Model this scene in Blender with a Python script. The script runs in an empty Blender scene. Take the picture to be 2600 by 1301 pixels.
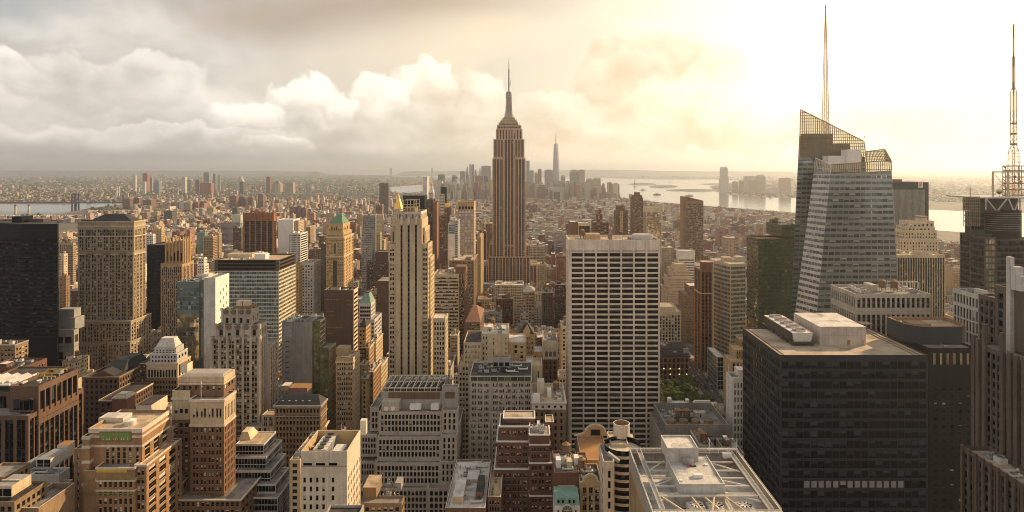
import bpy, math, random
import numpy as np
from mathutils import Vector

# ------------------------------------------------------------------ frame of reference
# The street grid runs along +Y (away from the viewer) and +X (to the right); metres.
F, CX, CY, H = 1655.0, 1335.0, 428.0, 250.0      # focal length / principal point of the lens in photo pixels, viewing height
scene = bpy.context.scene
COL = scene.collection
R = math.radians
rng = random.Random(7)

# ------------------------------------------------------------------ camera
cam = bpy.data.cameras.new("camera")
cam.sensor_width = 36.0
cam.lens = 36.0 * F / 2600
cam.shift_x = -(CX - 1300) / 2600
cam.shift_y = (CY - 650.5) / 2600
cam.clip_start, cam.clip_end = 1.0, 200000.0
camo = bpy.data.objects.new("camera", cam)
camo.location = (0, 0, H)
camo.rotation_euler = (R(90), 0, 0)
COL.objects.link(camo)
scene.camera = camo

# ------------------------------------------------------------------ light
HAZE = 5.0e-5                                     # density of the air
SUN_AZ, SUN_EL = R(55), R(25)                    # right of the view direction, above the horizon
sun = bpy.data.lights.new("sun", 'SUN')
sun.energy = 5.0
sun.angle = R(0.6)
sun.color = (1.0, 0.71, 0.39)
suno = bpy.data.objects.new("sun", sun)
sd = Vector((math.sin(SUN_AZ) * math.cos(SUN_EL), math.cos(SUN_AZ) * math.cos(SUN_EL), math.sin(SUN_EL)))
suno.rotation_euler = sd.to_track_quat('Z', 'Y').to_euler()
suno.location = (0, 0, 900)
COL.objects.link(suno)

vs = scene.view_settings
vs.view_transform, vs.look, vs.exposure, vs.gamma = 'Standard', 'None', 0.36, 1.0
cy = scene.cycles
cy.use_denoising = True
cy.max_bounces, cy.diffuse_bounces, cy.glossy_bounces = 5, 2, 2
cy.transmission_bounces, cy.volume_bounces, cy.transparent_max_bounces = 2, 0, 8
cy.caustics_reflective = cy.caustics_refractive = False
cy.sample_clamp_indirect = 4.0
cy.use_adaptive_sampling = True
cy.adaptive_threshold = 0.015
cy.filter_width = 1.0


class NT:
    """Small helper for wiring nodes."""
    def __init__(s, tree):
        s.t = tree
        tree.nodes.clear()

    def n(s, typ, _set=None, **inp):
        nd = s.t.nodes.new(typ)
        for k, v in (_set or {}).items():
            setattr(nd, k, v)
        for k, v in inp.items():
            sock = nd.inputs[int(k[1:])] if k[0] == '_' and k[1:].isdigit() else nd.inputs[k.replace('_', ' ')]
            s.put(sock, v)
        return nd

    def put(s, sock, v):
        if isinstance(v, bpy.types.Node):
            v = v.outputs[0]
        if isinstance(v, bpy.types.NodeSocket):
            s.t.links.new(v, sock)
        elif isinstance(v, (tuple, list)) and len(v) == 3 and len(sock.default_value) == 4:
            sock.default_value = (*v, 1)
        else:
            sock.default_value = v

    def m(s, op, a, b=None, c=None, clamp=False):
        nd = s.t.nodes.new('ShaderNodeMath')
        nd.operation, nd.use_clamp = op, clamp
        for i, v in enumerate((a, b, c)):
            if v is not None:
                s.put(nd.inputs[i], v)
        return nd.outputs[0]

    def mix(s, f, a, b, mode='MIX'):
        nd = s.t.nodes.new('ShaderNodeMix')
        nd.data_type, nd.blend_type = 'RGBA', mode
        s.put(nd.inputs[0], f)
        s.put(nd.inputs[6], a)
        s.put(nd.inputs[7], b)
        return nd.outputs[2]

    def ss(s, x, lo, hi, a=0.0, b=1.0):
        nd = s.t.nodes.new('ShaderNodeMapRange')
        nd.interpolation_type = 'SMOOTHSTEP'
        for i, v in enumerate((x, lo, hi, a, b)):
            s.put(nd.inputs[i], v)
        return nd.outputs[0]


# ------------------------------------------------------------------ sky
world = bpy.data.worlds.new("World")
scene.world = world
world.use_nodes = True
world.cycles.sampling_method, world.cycles.sample_map_resolution = 'MANUAL', 512
w = NT(world.node_tree)
tc = w.n('ShaderNodeTexCoord')
sep = w.n('ShaderNodeSeparateXYZ', _0=tc.outputs['Generated'])
az = w.m('ARCTAN2', sep.outputs[0], sep.outputs[1])
el = w.m('ARCSINE', sep.outputs[2])
sky = w.n('ShaderNodeTexSky')
sky.sky_type, sky.sun_disc = 'NISHITA', False
sky.sun_elevation, sky.sun_rotation = SUN_EL, SUN_AZ
sky.altitude, sky.dust_density, sky.air_density = 250, 2.5, 1.0
clear = w.mix(1.0, sky.outputs[0], (0.075, 0.072, 0.070), 'MULTIPLY')


def px_az(x): return math.atan((x - CX) / F)
def px_el(y, x=CX): return math.atan((CY - y) / math.hypot(F, x - CX))


P = w.n('ShaderNodeCombineXYZ', X=az, Y=w.m('MULTIPLY', el, 1.9), Z=0.0)


def fbm(scale, detail, rough, off, warp=0.0, shift=None):
    mp = w.n('ShaderNodeVectorMath', {'operation': 'ADD'}, _0=P, _1=(off, off * 0.7 + (shift[1] if shift else 0), 0.0))
    if shift:
        mp.inputs[1].default_value = (off + shift[0], off * 0.7 + shift[1], 0)
    nd = w.n('ShaderNodeTexNoise', _set={'noise_dimensions': '2D'}, Vector=mp, Scale=scale, Detail=detail, Roughness=rough, Distortion=warp)
    return nd.outputs[0]


big = fbm(4.2, 7, 0.56, 3.1, 0.25)
puff = fbm(13.0, 6, 0.58, 8.7, 0.2)
soft = fbm(2.3, 5, 0.5, 12.4, 0.1)


def blob(x, y, rx, ry):
    """1 in the middle of an elliptical cloud mass, 0 outside; centre and radii as directions."""
    dx = w.m('DIVIDE', w.m('SUBTRACT', az, px_az(x)), rx / F)
    dy = w.m('DIVIDE', w.m('SUBTRACT', el, px_el(y, x)), ry / F)
    d = w.m('ADD', w.m('MULTIPLY', dx, dx), w.m('MULTIPLY', dy, dy))
    return w.m('EXPONENT', w.m('MULTIPLY', d, -1.0))


def total(*a):
    r = a[0]
    for b in a[1:]:
        r = w.m('ADD', r, b)
    return r


# veil colour from left to right
tr = w.ss(az, -0.62, 0.20)
veil = w.mix(tr, (0.64, 0.575, 0.50), (0.86, 0.70, 0.47))
g = w.n('ShaderNodeVectorMath', {'operation': 'DOT_PRODUCT'}, _0=tc.outputs['Generated'],
        _1=(math.sin(0.46) * math.cos(0.16), math.cos(0.46) * math.cos(0.16), math.sin(0.16)))
gd = w.m('MAXIMUM', g.outputs['Value'], 0.0)
glow = w.m('ADD', w.m('MULTIPLY', w.m('POWER', gd, 13.0), 0.34), w.m('MULTIPLY', w.m('POWER', gd, 34.0), 0.30))
veil = w.mix(1.0, veil, w.mix(glow, (0, 0, 0), (1.05, 1.0, 0.74)), 'ADD')
base = w.mix(w.ss(soft, 0.38, 0.62, 0.72, 0.97), clear, veil)
base = w.mix(w.m('MULTIPLY', blob(40, 90, 260, 130), 0.8), base, w.mix(0.7, clear, (0.36, 0.38, 0.385)))
# cumulus: heaped puffs with edges broken by noise, each lit from the upper right
D0 = w.n('ShaderNodeCombineXYZ', X=az, Y=el, Z=0.0)
def jitter(src, scale, amp, detail):
    nd = w.n('ShaderNodeTexNoise', _set={'noise_dimensions': '2D'}, Vector=D0, Scale=scale, Detail=detail, Roughness=0.55)
    c = w.n('ShaderNodeVectorMath', {'operation': 'SUBTRACT'}, _0=nd.outputs[1], _1=(0.5, 0.5, 0.5))
    return w.n('ShaderNodeVectorMath', {'operation': 'MULTIPLY_ADD'}, _0=c, _1=(amp, amp, 0.0), _2=src).outputs[0]


D1 = jitter(jitter(D0.outputs[0], 7.0, 0.060, 2.0), 22.0, 0.046, 6.0)
lightc = w.mix(w.ss(az, -0.5, 0.2), (1.04, 0.965, 0.85), (1.08, 0.97, 0.74))
shadec = w.mix(w.ss(az, -0.5, 0.2), (0.575, 0.53, 0.47), (0.70, 0.53, 0.32))
rough_ = w.m('ADD', w.m('MULTIPLY', w.m('SUBTRACT', puff, 0.5), 1.1), w.m('MULTIPLY', w.m('SUBTRACT', big, 0.5), 1.0))
for x, y, rx, ry, op, gain in (
        (250, 190, 420, 190, .45, .74), (480, 110, 230, 120, .5, .74), (330, 70, 150, 80, .5, .80), (120, 130, 190, 90, .55, .76), (860, 330, 520, 110, .55, .74), (1400, 330, 330, 100, .35, .85),
        (1640, 140, 170, 85, .65, 1.0), (1570, 215, 130, 85, .65, .92), (1430, 300, 170, 80, .65, .95), (1720, 290, 200, 90, .7, 1.05), (1900, 320, 190, 70, .65, 1.08), (1840, 170, 170, 80, .5, 1.1), (2340, 290, 240, 80, .5, 1.15), (1560, 350, 220, 50, .6, .95),
        (20, 215, 80, 60, .75, .95), (90, 300, 170, 70, .65, .80), (250, 265, 190, 85, .6, .80), (440, 290, 180, 75, .6, .82), (190, 200, 120, 60, .65, .84), (390, 205, 130, 65, .65, .86), (560, 265, 90, 65, .6, .85),
        (1220, 255, 80, 62, .7, 1.0), (1085, 240, 92, 76, .85, 1.06), (1175, 305, 120, 55, .6, .92), (965, 262, 92, 70, .85, 1.02), (1040, 310, 130, 58, .6, .88),
        (765, 268, 112, 70, .9, 1.02), (850, 270, 66, 52, .8, .98), (620, 318, 92, 58, .8, .98), (720, 340, 130, 50, .6, .84), (880, 340, 150, 48, .6, .84),
        (90, 362, 200, 36, .65, .74), (330, 352, 220, 40, .65, .82), (560, 368, 200, 34, .65, .82), (700, 385, 90, 26, .7, .98), (950, 378, 240, 36, .55, .82), (1180, 370, 180, 40, .5, .86)):
    c_ = (px_az(x), px_el(y, x), 0.0)
    q = w.n('ShaderNodeVectorMath', {'operation': 'SUBTRACT'}, _0=D1, _1=c_)
    q = w.n('ShaderNodeVectorMath', {'operation': 'MULTIPLY'}, _0=q, _1=(F / rx, F / ry, 0.0))
    ln = w.n('ShaderNodeVectorMath', {'operation': 'LENGTH'}, _0=q).outputs['Value']
    dt = w.n('ShaderNodeVectorMath', {'operation': 'DOT_PRODUCT'}, _0=q, _1=(0.30, 0.62, 0.0)).outputs['Value']
    sh = w.ss(w.m('ADD', dt, rough_), -0.62, 0.62)
    mk = w.ss(ln, 1.02, 0.80 if op > .6 else 0.30, 0.0, op)
    cc = w.mix(sh, shadec, lightc)
    if gain != 1:
        cc = w.mix(1.0, cc, (gain,) * 3, 'MULTIPLY')
    base = w.mix(mk, base, cc)
# dark drifting bank at the top, dark strip above the left horizon, two small grey clouds at the right
bank = w.m('MULTIPLY', total(blob(800, 10, 300, 60), blob(620, 60, 150, 45), w.m('MULTIPLY', blob(1180, 0, 260, 36), 0.6)), w.ss(soft, 0.25, 0.6, 0.5, 1.0))
base = w.mix(w.m('MINIMUM', w.m('MULTIPLY', bank, 0.75), 0.85), base, (0.36, 0.27, 0.20))
strip = w.m('MULTIPLY', w.m('MULTIPLY', blob(150, 400, 900, 20), w.ss(az, 0.1, -0.3)), w.ss(puff, 0.3, 0.6, 0.6, 1.0))
base = w.mix(w.m('MULTIPLY', strip, 0.8), base, (0.30, 0.29, 0.28))
small = w.m('MULTIPLY', total(blob(1590, 175, 60, 40), blob(1570, 265, 85, 24)), w.ss(puff, 0.36, 0.56))
base = w.mix(w.m('MULTIPLY', small, 0.5), base, (0.70, 0.52, 0.28))
low = w.m('MULTIPLY', w.ss(el, 0.075, 0.0), w.m('MULTIPLY', w.ss(az, -0.12, 0.06), w.ss(az, 0.42, 0.2)))
base = w.mix(w.m('MULTIPLY', low, 0.6), base, (1.05, 0.80, 0.56))
low2 = w.m('MULTIPLY', w.ss(el, 0.06, 0.0), w.ss(az, 0.25, 0.42))
base = w.mix(w.m('MULTIPLY', low2, 0.7), base, (0.95, 0.98, 0.70))
# the half of the sky behind the viewer: unseen pale cloud, brightened to fill the shaded fronts
back = w.ss(sep.outputs[1], 0.25, -0.25)
base = w.mix(back, base, w.mix(w.ss(big, 0.35, 0.65), (0.50, 0.455, 0.405), (0.95, 0.86, 0.76)))
base = w.mix(w.ss(sep.outputs[2], 0.32, 0.75), base, (0.36, 0.365, 0.375))
bg = w.n('ShaderNodeBackground', Color=base, Strength=1.0)
wo = w.n('ShaderNodeOutputWorld', Surface=bg)

# ------------------------------------------------------------------ materials
MATS = {}


def new_mat(name):
    m = bpy.data.materials.new(name)
    m.use_nodes = True
    MATS[name] = m
    return m, NT(m.node_tree)


def finish(t, **inp):
    b = t.n('ShaderNodeBsdfPrincipled', **inp)
    t.n('ShaderNodeOutputMaterial', Surface=b)
    return b


def wall(name, col, rough=0.8, var=0.32, streak=0.34, metal=0.0, spec=0.3, joint=0.0):
    m, t = new_mat(name)
    pos = t.n('ShaderNodeNewGeometry').outputs['Position']
    a = t.n('ShaderNodeTexNoise', Vector=pos, Scale=0.045, Detail=5.0, Roughness=0.62)
    st = t.n('ShaderNodeVectorMath', {'operation': 'MULTIPLY'}, _0=pos, _1=(0.9, 0.9, 0.035))
    b = t.n('ShaderNodeTexNoise', Vector=st, Scale=1.0, Detail=3.0, Roughness=0.6)
    c = t.n('ShaderNodeTexNoise', Vector=pos, Scale=0.8, Detail=3.0, Roughness=0.7)
    vo = t.n('ShaderNodeSeparateColor', Color=t.n('ShaderNodeTexVoronoi', Vector=pos, Scale=0.22).outputs['Color']).outputs[0]
    f = total_t(t, t.m('MULTIPLY', t.m('SUBTRACT', a, 0.5), var * 2.2), t.m('MULTIPLY', t.m('SUBTRACT', b, 0.5), streak * 2.2),
                t.m('MULTIPLY', t.m('SUBTRACT', c, 0.5), 0.5), t.m('MULTIPLY', t.m('SUBTRACT', vo, 0.5), var * .5), 1.0)
    if joint:
        z = t.n('ShaderNodeSeparateXYZ', _0=pos).outputs[2]
        f = t.m('MULTIPLY', f, t.m('SUBTRACT', 1.0, t.m('MULTIPLY', t.m('LESS_THAN', t.m('FRACT', t.m('DIVIDE', z, 1.6)), 0.09), joint)))
    sc = t.n('ShaderNodeVectorMath', {'operation': 'SCALE'}, _0=col, Scale=f)
    finish(t, Base_Color=sc, Roughness=rough, Metallic=metal, Specular_IOR_Level=spec)
    return m


def total_t(t, *a):
    r = a[0]
    for b in a[1:]:
        r = t.m('ADD', r, b)
    return r


def glass(name, dark, blind=(0.5, 0.44, 0.36), bf=0.34, rough=0.08, frame=(0.12, 0.10, 0.08), fw=0.045, rail=0.03, wob=0.0, spec=0.22, vary=0.6, metal=0.0, sill=None):
    """Window pane: every pane has its own tint, its own blind drawn to its own height, and a frame with a meeting rail."""
    m, t = new_mat(name)
    geo = t.n('ShaderNodeNewGeometry')
    r0 = t.m('FRACT', t.m('ADD', geo.outputs['Random Per Island'], t.n('ShaderNodeObjectInfo').outputs['Random']))
    r1 = t.m('FRACT', t.m('MULTIPLY', r0, 37.7))
    r2 = t.m('FRACT', t.m('MULTIPLY', r0, 91.3))
    uv = t.n('ShaderNodeSeparateXYZ', _0=t.n('ShaderNodeUVMap').outputs[0])
    u, v = uv.outputs[0], uv.outputs[1]
    drop = t.m('MULTIPLY', t.m('LESS_THAN', r0, bf), t.m('MULTIPLY_ADD', r1, 0.7, 0.12))
    bl = t.m('GREATER_THAN', v, t.m('SUBTRACT', 1.0, drop))
    fr = t.m('MAXIMUM', t.m('GREATER_THAN', t.m('ABSOLUTE', t.m('SUBTRACT', u, 0.5)), 0.5 - fw),
             t.m('GREATER_THAN', t.m('ABSOLUTE', t.m('SUBTRACT', v, 0.5)), 0.5 - fw * 0.7))
    if rail:
        fr = t.m('MAXIMUM', fr, t.m('LESS_THAN', t.m('ABSOLUTE', t.m('SUBTRACT', v, 0.5)), rail))
    sc = t.n('ShaderNodeVectorMath', {'operation': 'SCALE'}, _0=dark, Scale=t.m('MULTIPLY_ADD', r2, vary * 2, 1 - vary * 0.7))
    bc = t.n('ShaderNodeVectorMath', {'operation': 'SCALE'}, _0=blind, Scale=t.m('MULTIPLY_ADD', r2, 0.6, 0.45))
    c = t.mix(fr, t.mix(bl, sc, bc), frame)
    if sill:
        c = t.mix(t.m('LESS_THAN', v, 0.11), c, sill)
    rg = t.m('MULTIPLY_ADD', t.m('MAXIMUM', fr, bl), 0.55, rough)
    b = finish(t, Base_Color=c, Roughness=rg, Specular_IOR_Level=spec, Metallic=metal)
    nz = t.n('ShaderNodeTexNoise', Vector=geo.outputs['Position'], Scale=0.12, Detail=3.0)
    tilt = t.n('ShaderNodeCombineXYZ', X=t.m('MULTIPLY', t.m('SUBTRACT', r1, 0.5), 0.03 + wob * 0.25), Y=t.m('MULTIPLY', t.m('SUBTRACT', r2, 0.5), 0.03 + wob * 0.25),
               Z=t.m('MULTIPLY', t.m('SUBTRACT', r1, 0.5), 0.03 + wob * 0.2))
    nn = t.n('ShaderNodeVectorMath', {'operation': 'ADD'}, _0=geo.outputs['Normal'], _1=tilt)
    if wob:
        off = t.n('ShaderNodeVectorMath', {'operation': 'SCALE'}, _0=t.n('ShaderNodeVectorMath', {'operation': 'SUBTRACT'}, _0=nz.outputs[1], _1=(0.5, 0.5, 0.5)), Scale=wob * 3)
        nn = t.n('ShaderNodeVectorMath', {'operation': 'ADD'}, _0=nn, _1=off)
    t.put(b.inputs['Normal'], t.n('ShaderNodeVectorMath', {'operation': 'NORMALIZE'}, _0=nn))
    return m


for nm, c in dict(limestone=(.45, .335, .225), tan=(.40, .275, .155), buff=(.50, .39, .25), cream=(.58, .46, .30), brown_brick=(.19, .105, .06),
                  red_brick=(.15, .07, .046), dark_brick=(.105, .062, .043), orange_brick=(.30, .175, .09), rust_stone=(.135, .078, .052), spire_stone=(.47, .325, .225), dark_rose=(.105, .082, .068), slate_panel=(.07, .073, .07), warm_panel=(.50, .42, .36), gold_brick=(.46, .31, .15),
                  umber=(.25, .165, .095), grey_stone=(.33, .30, .265), pale_grey=(.50, .47, .43), rose_granite=(.17, .125, .10), bronze=(.27, .105, .04),
                  travertine=(.72, .60, .48), stone_brown=(.345, .265, .18), white_stone=(.68, .63, .56), concrete=(.42, .36, .29), stone_trim=(.58, .49, .37), grey_trim=(.44, .42, .39),
                  copper_green=(.13, .235, .15), pale_copper=(.20, .31, .25), slate=(.045, .042, .042), terracotta=(.22, .105, .065)).items():
    wall(nm, c)
wall('steel_white', (.62, .57, .50), 0.5, 0.15, 0.1)
wall('steel_dark', (.055, .05, .045), 0.5)
wall('steel_orange', (.62, .30, .10), 0.5)
wall('steel_grey', (.30, .29, .28), 0.45)
wall('black_panel', (.006, .0065, .008), 0.45, 0.3, 0.1, spec=.12)
wall('charcoal_panel', (.034, .038, .044), 0.5, 0.35, 0.15, spec=.12)
wall('dark_granite', (.016, .0145, .0125), 0.5, spec=.15)
wall('grey_panel', (.25, .235, .21), 0.5, joint=0.25)
wall('silver_panel', (.285, .305, .295), 0.16, 0.2, 0.1, metal=0.35)
wall('white_panel', (.72, .69, .64), 0.6, 0.1, 0.08)
wall('gold_leaf', (.85, .48, .09), 0.35, 0.15, 0.1, metal=0.6)
wall('wood_tank', (.20, .12, .07), 0.8)


def roofing(name, col, var):
    """Flat roofing: patched sheets, seams, stains left by standing water."""
    m, t = new_mat(name)
    pos = t.n('ShaderNodeNewGeometry').outputs['Position']
    sheet_ = t.n('ShaderNodeSeparateColor', Color=t.n('ShaderNodeTexVoronoi', {'distance': 'CHEBYCHEV'}, Vector=pos, Scale=0.13).outputs['Color']).outputs[0]
    a = t.n('ShaderNodeTexNoise', Vector=pos, Scale=0.16, Detail=6.0, Roughness=0.68)
    fine = t.n('ShaderNodeTexNoise', Vector=pos, Scale=1.6, Detail=3.0)
    pond = t.ss(t.n('ShaderNodeTexNoise', Vector=pos, Scale=0.09, Detail=3.0, Distortion=0.4), 0.55, 0.62)
    x = t.n('ShaderNodeSeparateXYZ', _0=pos).outputs[0]
    seam = t.m('LESS_THAN', t.m('FRACT', t.m('DIVIDE', x, 2.6)), 0.09)
    f = total_t(t, 1.0, t.m('MULTIPLY', t.m('SUBTRACT', sheet_, 0.5), var), t.m('MULTIPLY', t.m('SUBTRACT', a, 0.5), var * 2.4), t.m('MULTIPLY', t.m('SUBTRACT', fine, 0.5), 0.5),
                t.m('MULTIPLY', seam, -0.16), t.m('MULTIPLY', pond, -0.30))
    finish(t, Base_Color=t.n('ShaderNodeVectorMath', {'operation': 'SCALE'}, _0=col, Scale=f), Roughness=t.m('MULTIPLY_ADD', pond, -0.35, 0.92), Specular_IOR_Level=0.3)


for nm, c, v_ in (('tar_roof', (.055, .048, .042), .7), ('gravel_roof', (.44, .35, .255), .3), ('tan_roof', (.43, .32, .205), .4), ('white_roof', (.56, .52, .47), .35), ('grey_roof', (.235, .21, .185), .55)):
    roofing(nm, c, v_)
wall('rust_roof', (.33, .17, .07), 0.9, 0.3, 0)
wall('dark_spandrel', (.065, .045, .032), 0.5)
wall('brown_spandrel', (.15, .09, .05), 0.6)
wall('green_panel', (.085, .095, .05), 0.35)
wall('teal_panel', (.13, .165, .155), 0.3)
wall('yellow_paint', (.55, .36, .05), 0.6)
wall('mosaic_gold', (.22, .19, .06), 0.5, 0.5)
wall('red_paint', (.42, .05, .03), 0.6)
wall('tile_green', (.16, .25, .07), 0.5, 0.5)
wall('asphalt', (.075, .07, .065), 0.9)
wall('paving', (.30, .26, .21), 0.9)
wall('bark', (.09, .06, .04), 0.95)
glass('glass_dark', (.007, .007, .008), bf=0.45)
glass('glass_brick', (.008, .0075, .0075), bf=0.45, blind=(.74, .65, .52), frame=(.09, .07, .05), fw=.04, sill=(.40, .32, .22))
glass('glass_bare', (.006, .006, .007), bf=0.06, rail=0)
glass('glass_black', (.004, .004, .005), bf=0.42, blind=(.05, .06, .07), frame=(.004, .0045, .005), rail=0, spec=0.09)
glass('glass_bronze', (.010, .006, .004), bf=0.4, blind=(.07, .047, .033), frame=(.016, .011, .009), fw=0.02, rail=0, spec=0.32, wob=0.04)
glass('glass_grey', (.048, .058, .057), bf=0.25, blind=(.30, .28, .24), rough=0.05, rail=0, wob=0.04, frame=(.2, .19, .17), fw=.04, spec=0.8)
glass('glass_teal', (.07, .105, .105), bf=0.2, blind=(.33, .36, .34), rough=0.04, rail=0, wob=0.05, fw=0.03, frame=(.2, .22, .21), spec=0.9)
glass('glass_green', (.055, .068, .025), bf=0.15, blind=(.22, .24, .12), rough=0.04, rail=0, wob=0.07, fw=0.03, frame=(.12, .14, .08), spec=0.9)
glass('glass_mirror', (.40, .35, .25), bf=0.06, rough=0.03, rail=0, wob=0.16, fw=0.015, frame=(.14, .13, .1), spec=1.0, metal=0.85, vary=0.4)
glass('glass_blue', (.05, .06, .07), bf=0.25, blind=(.33, .34, .33), rough=0.06, rail=0, wob=0.04, fw=0.03, frame=(.3, .28, .25), spec=0.8)
glass('glass_pale', (.36, .34, .34), bf=0.5, blind=(.62, .58, .55), rough=0.25, rail=0.05, fw=0.08, frame=(.5, .45, .38))

wall('flag_blue', (.05, .06, .2), 0.7)
m, t = new_mat('lamp_glow')
t.n('ShaderNodeOutputMaterial', Surface=t.n('ShaderNodeEmission', Color=(1.0, .62, .25), Strength=2.5))
# see-through screen glass for the lattice crowns
m, t = new_mat('screen_glass')
t.n('ShaderNodeOutputMaterial', Surface=t.n('ShaderNodeMixShader', _0=0.40, _1=t.n('ShaderNodeBsdfTransparent', Color=(0.95, 0.88, 0.70)),
                                             _2=t.n('ShaderNodeBsdfPrincipled', Base_Color=(.25, .23, .18), Roughness=0.08)))
# foliage
m, t = new_mat('leaf')
rr = t.n('ShaderNodeNewGeometry').outputs['Random Per Island']
oi = t.n('ShaderNodeObjectInfo').outputs['Random']
c = t.mix(rr, (.022, .046, .008), (.11, .15, .024))
c = t.mix(t.m('MULTIPLY', oi, 0.5), c, (.12, .11, .02))
finish(t, Base_Color=c, Roughness=0.75, Specular_IOR_Level=0.2)
# water
m, t = new_mat('water')
pos = t.n('ShaderNodeNewGeometry').outputs['Position']
nz = t.n('ShaderNodeTexNoise', Vector=pos, Scale=0.012, Detail=5.0, Roughness=0.7)
bp = t.n('ShaderNodeBump', Strength=0.16, Distance=5.0, Height=nz)
finish(t, Base_Color=(.05, .06, .065), Roughness=0.12, Specular_IOR_Level=1.0, Normal=bp)
# land far away
m, t = new_mat('land')
pos = t.n('ShaderNodeNewGeometry').outputs['Position']
a = t.n('ShaderNodeTexNoise', Vector=pos, Scale=0.0016, Detail=6.0, Roughness=0.65)
b = t.n('ShaderNodeTexVoronoi', Vector=pos, Scale=0.018)
c = t.mix(t.m('MULTIPLY', b.outputs[1], 1.0), (.05, .046, .04), (.19, .15, .115))
c = t.mix(t.ss(a, 0.52, 0.62), c, (.045, .055, .028))
finish(t, Base_Color=c, Roughness=0.95)
m, t = new_mat('hill')
a = t.n('ShaderNodeTexNoise', Vector=t.n('ShaderNodeNewGeometry').outputs['Position'], Scale=0.003, Detail=5.0)
finish(t, Base_Color=t.mix(t.ss(a, 0.4, 0.6), (.04, .05, .03), (.13, .11, .09)), Roughness=0.95)
# distant masonry: wall colour per building, rows of windows measured in metres along each wall
m, t = new_mat('city_wall')
col = t.n('ShaderNodeVertexColor', {'layer_name': 'tint'})
uv = t.n('ShaderNodeSeparateXYZ', _0=t.n('ShaderNodeUVMap').outputs[0])
cell_u, cell_v = t.m('DIVIDE', uv.outputs[0], 3.1), t.m('DIVIDE', uv.outputs[1], 3.6)
fu, fv = t.m('FRACT', cell_u), t.m('FRACT', cell_v)
wm = t.m('MULTIPLY', t.m('LESS_THAN', t.m('ABSOLUTE', t.m('SUBTRACT', fu, 0.5)), 0.25), t.m('LESS_THAN', t.m('ABSOLUTE', t.m('SUBTRACT', fv, 0.5)), 0.27))
wm = t.m('MULTIPLY', wm, t.m('GREATER_THAN', col.outputs['Alpha'], 0.5))
wn = t.n('ShaderNodeTexWhiteNoise', {'noise_dimensions': '3D'}, Vector=t.n('ShaderNodeCombineXYZ', X=t.m('FLOOR', cell_u), Y=t.m('FLOOR', cell_v),
                                                                       Z=t.n('ShaderNodeNewGeometry').outputs['Random Per Island']))
wc = t.mix(t.m('GREATER_THAN', wn.outputs[0], 0.72), (.018, .016, .015), (.38, .32, .24))
ns = t.n('ShaderNodeTexNoise', Vector=t.n('ShaderNodeNewGeometry').outputs['Position'], Scale=0.12, Detail=4.0, Roughness=0.65)
wc0 = t.n('ShaderNodeVectorMath', {'operation': 'SCALE'}, _0=col.outputs[0], Scale=t.m('MULTIPLY_ADD', ns, 0.9, 0.55))
finish(t, Base_Color=t.mix(wm, wc0, wc), Roughness=t.m('MULTIPLY_ADD', wm, -0.5, 0.85), Specular_IOR_Level=0.3)


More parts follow.
